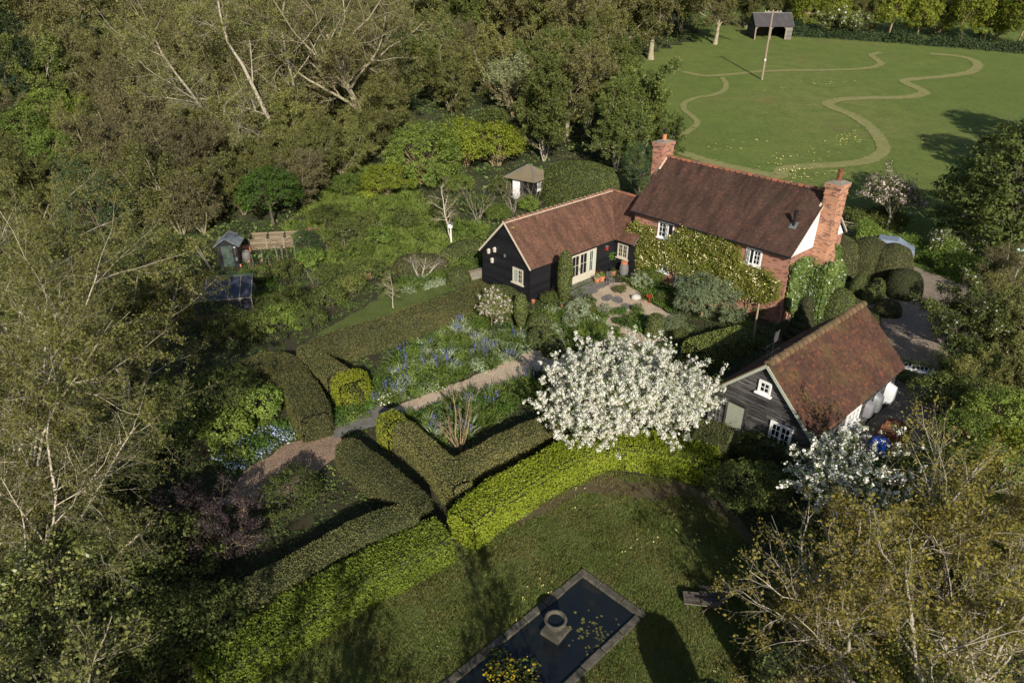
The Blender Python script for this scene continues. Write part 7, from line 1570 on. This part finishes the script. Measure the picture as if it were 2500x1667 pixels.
mb.build('stakes', M['bark_tan'], hd)
sw2 = thing('stone_wall', 'low stone wall meeting the black gable on its left', 'wall', G(1150, 682), R(33)); MB().box(-.5, 2.2, -.2, .2, -.1, .55).build('courses', M['stone'], sw2); MB().box(-.53, 2.2, -.23, .23, .55, .62).build('coping', M['oak'], sw2)
# greenhouse
gh = thing('greenhouse', 'old lean-to style greenhouse with a bluish glass roof in the kitchen garden', 'greenhouse', G(482, 790), R(12)); gw, gl, ge, gr = 3.6, 2.4, 1.55, 2.35
M['ghglass'] = surf('dusty_greenhouse_glass', [(.3, (.025, .03, .045)), (.6, (.05, .052, .07)), (.8, (.13, .095, .085))], 1.8, .15, spec=.6)
MB().box(0, gw, 0, gl, -.05, .55).build('base_wall', M['brick'], gh)
MB().box(.03, gw-.03, .03, gl-.03, .55, ge).build('side_glass', M['ghglass'], gh)
MB().slab([(-.05, -.08, ge), (gw+.05, -.08, ge), (gw+.05, gl*.8, gr), (-.05, gl*.8, gr)], .03).slab([(gw+.05, gl+.05, ge+.3), (-.05, gl+.05, ge+.3), (-.05, gl*.8, gr), (gw+.05, gl*.8, gr)], .03).build('roof_glass', M['ghglass'], gh)
mb = MB()
for i in range(6): x = i*gw/5; mb.bar((x, -.08, ge+.02), (x, gl*.8, gr+.02), .04)
for i in range(6): x = i*gw/5; mb.bar((x, .0, .55), (x, 0, ge), .05)
mb.bar((-.05, -.08, ge+.01), (gw+.05, -.08, ge+.01), .06); mb.build('glazing_bars', M['oak'], gh)
MB().bar((-.1, gl*.8, gr+.04), (gw+.1, gl*.8, gr+.04), .22, .1).build('ridge_board', flat('green_painted_board', (.06, .095, .07), .7), gh)
# arches, bean poles, forcers
def arch(label, loc, rz, w, h, dep=.6):
    o = thing('plant_arch', label, 'arch', loc, rz, 'metal hoops in the garden'); m_ = MB()
    for y in (0, dep): m_.tube([(-w/2, y, 0), (-w/2, y, h*.6)]+[(-w/2*math.cos(a), y, h*.6+h*.4*math.sin(a)) for a in np.linspace(.2, math.pi-.2, 8)]+[(w/2, y, h*.6), (w/2, y, 0)], .018, 5)
    m_.build('hoop', M['twig'], o); m2 = MB()
    for z in (.5, 1., 1.4): m2.bar((-w/2, 0, z*h/2), (-w/2, dep, z*h/2), .015).bar((w/2, 0, z*h/2), (w/2, dep, z*h/2), .015)
    m2.build('rungs', M['twig'], o)
for px, py, rz, w, h, lb in [(660, 640, 10, 1.1, 1.9, 'rusty plant hoop in front of the compost bays'), (705, 632, 12, 1., 1.8, 'rusty plant hoop right of the first one in front of the compost bays'), (865, 620, 30, 1.4, 2.1, 'iron garden arch left of the glade'), (912, 570, 15, .5, .8, 'small hoop at the edge of the glade'), (928, 570, 15, .5, .8, 'second small hoop at the edge of the glade'), (790, 610, 5, .8, 1.4, 'hoop by the cold frame')]:
    arch(lb, G(px, py), R(rz), w, h)
r = np.random.default_rng(381)
for i in range(18):
    p = G(610+i*9+r.normal(0, 5), 690-i*2.6+r.normal(0, 8)); tag(MB().tube([(0, 0, -.05), (r.normal(0, .12), r.normal(0, .12), r.uniform(1.2, 1.9))], .013, 5).build('bean_pole', M['twig'], None, loc=p), 'thin bean pole standing in the kitchen garden', 'pole', 'bean poles')
for i in range(9):
    p = G(597+i*17+r.normal(0, 4), 672+(-1)**i*5+r.normal(0, 3)); o = thing('capped_cane', 'cane topped with a small terracotta pot in the kitchen garden', 'cane', p, 0, 'canes with terracotta caps'); MB().tube([(0, 0, 0), (0, 0, 1.0)], .012, 5).build('cane', M['twig'], o); MB().lathe([(.07, .88), (.05, 1.02), (.02, 1.06), (0, 1.06)], 8).build('cap', M['terracotta'], o)
for px, py, lb in [(599, 618, 'terracotta rhubarb forcer nearest the dark shed'), (607, 616, 'terracotta rhubarb forcer beside the one at the dark shed')]:
    o = thing('rhubarb_forcer', lb, 'forcing pot', G(px, py), 0, 'rhubarb forcers'); MB().lathe([(.22, 0), (.24, .25), (.19, .5), (.1, .56), (.1, .6), (.13, .62), (.04, .66), (0, .66)], 14).build('pot', M['terracotta'], o)
b2 = barrel(G(605, 640), 'brown wooden water butt beside the dark shed')
for px, lb in ((783, 'brown ridged barrel under the cold frame, on the left'), (797, 'brown ridged barrel under the cold frame, on the right')):
    o = barrel(G(px, 612), lb); o.scale = (.6, .6, .6)
cf = thing('cold_frame', 'white-lidded cold frame by the brick wall', 'cold frame', G(782, 600), R(8)); MB().box(-.35, .35, -.3, .3, 0, .55).build('box', M['plank'], cf); MB().slab([(-.38, -.33, .56), (.38, -.33, .56), (.38, .33, .78), (-.38, .33, .78)], .03).build('lid', M['white_enamel'], cf)
for i, (a, b, lb) in enumerate([((465, 605), (520, 665), 'grey pole leaning left of the dark shed'), ((478, 612), (523, 668), 'second grey pole leaning left of the dark shed')]):
    A_ = G(*b); B_ = G(*a)+Vector((0, 0, 1.0)); tag(MB().tube([Vector((0, 0, 0)), B_-A_], .05, 6).build('timber_pole', M['twig'], None, loc=A_), lb, 'pole', 'timber poles by the shed')
bp = thing('bird_box_post', 'white bird box on a pale post in front of the slim birch', 'bird box', G(1102, 598), R(-20)); MB().tube([(0, 0, 0), (0, 0, 1.5)], .055, 8).build('post', M['white_paint'], bp); MB().box(-.14, .14, -.14, .14, 1.5, 1.8).build('box', M['white_paint'], bp); MB().slab([(-.2, -.2, 1.79), (0, -.2, 1.95), (0, .2, 1.95), (-.2, .2, 1.79)], -.02).slab([(0, -.2, 1.95), (.2, -.2, 1.79), (.2, .2, 1.79), (0, .2, 1.95)], -.02).build('roof', M['galv'], bp)
gun = mound(391, 1.0, .9, .34, 'l_lime'); plant_obj('rhubarb', 'large-leaved rhubarb clump in the sunny glade', 'plant', G(905, 478), gun, 0, 1., None, ('leaves', 'blossom')); plant_obj('rhubarb', 'second large-leaved rhubarb clump, to the left in the glade', 'plant', G(875, 465), gun, 2, .8, None, ('leaves', 'blossom'))
log = tag(MB().tube([(0, 0, .2), (2.2, -.9, .25), (2.9, -1.3, .2)], [.28, .2, .1], 8).build('fallen_log', M['bark_tan'], None, loc=G(925, 375)), 'fallen tan log at the foot of the big spreading oak', 'log')
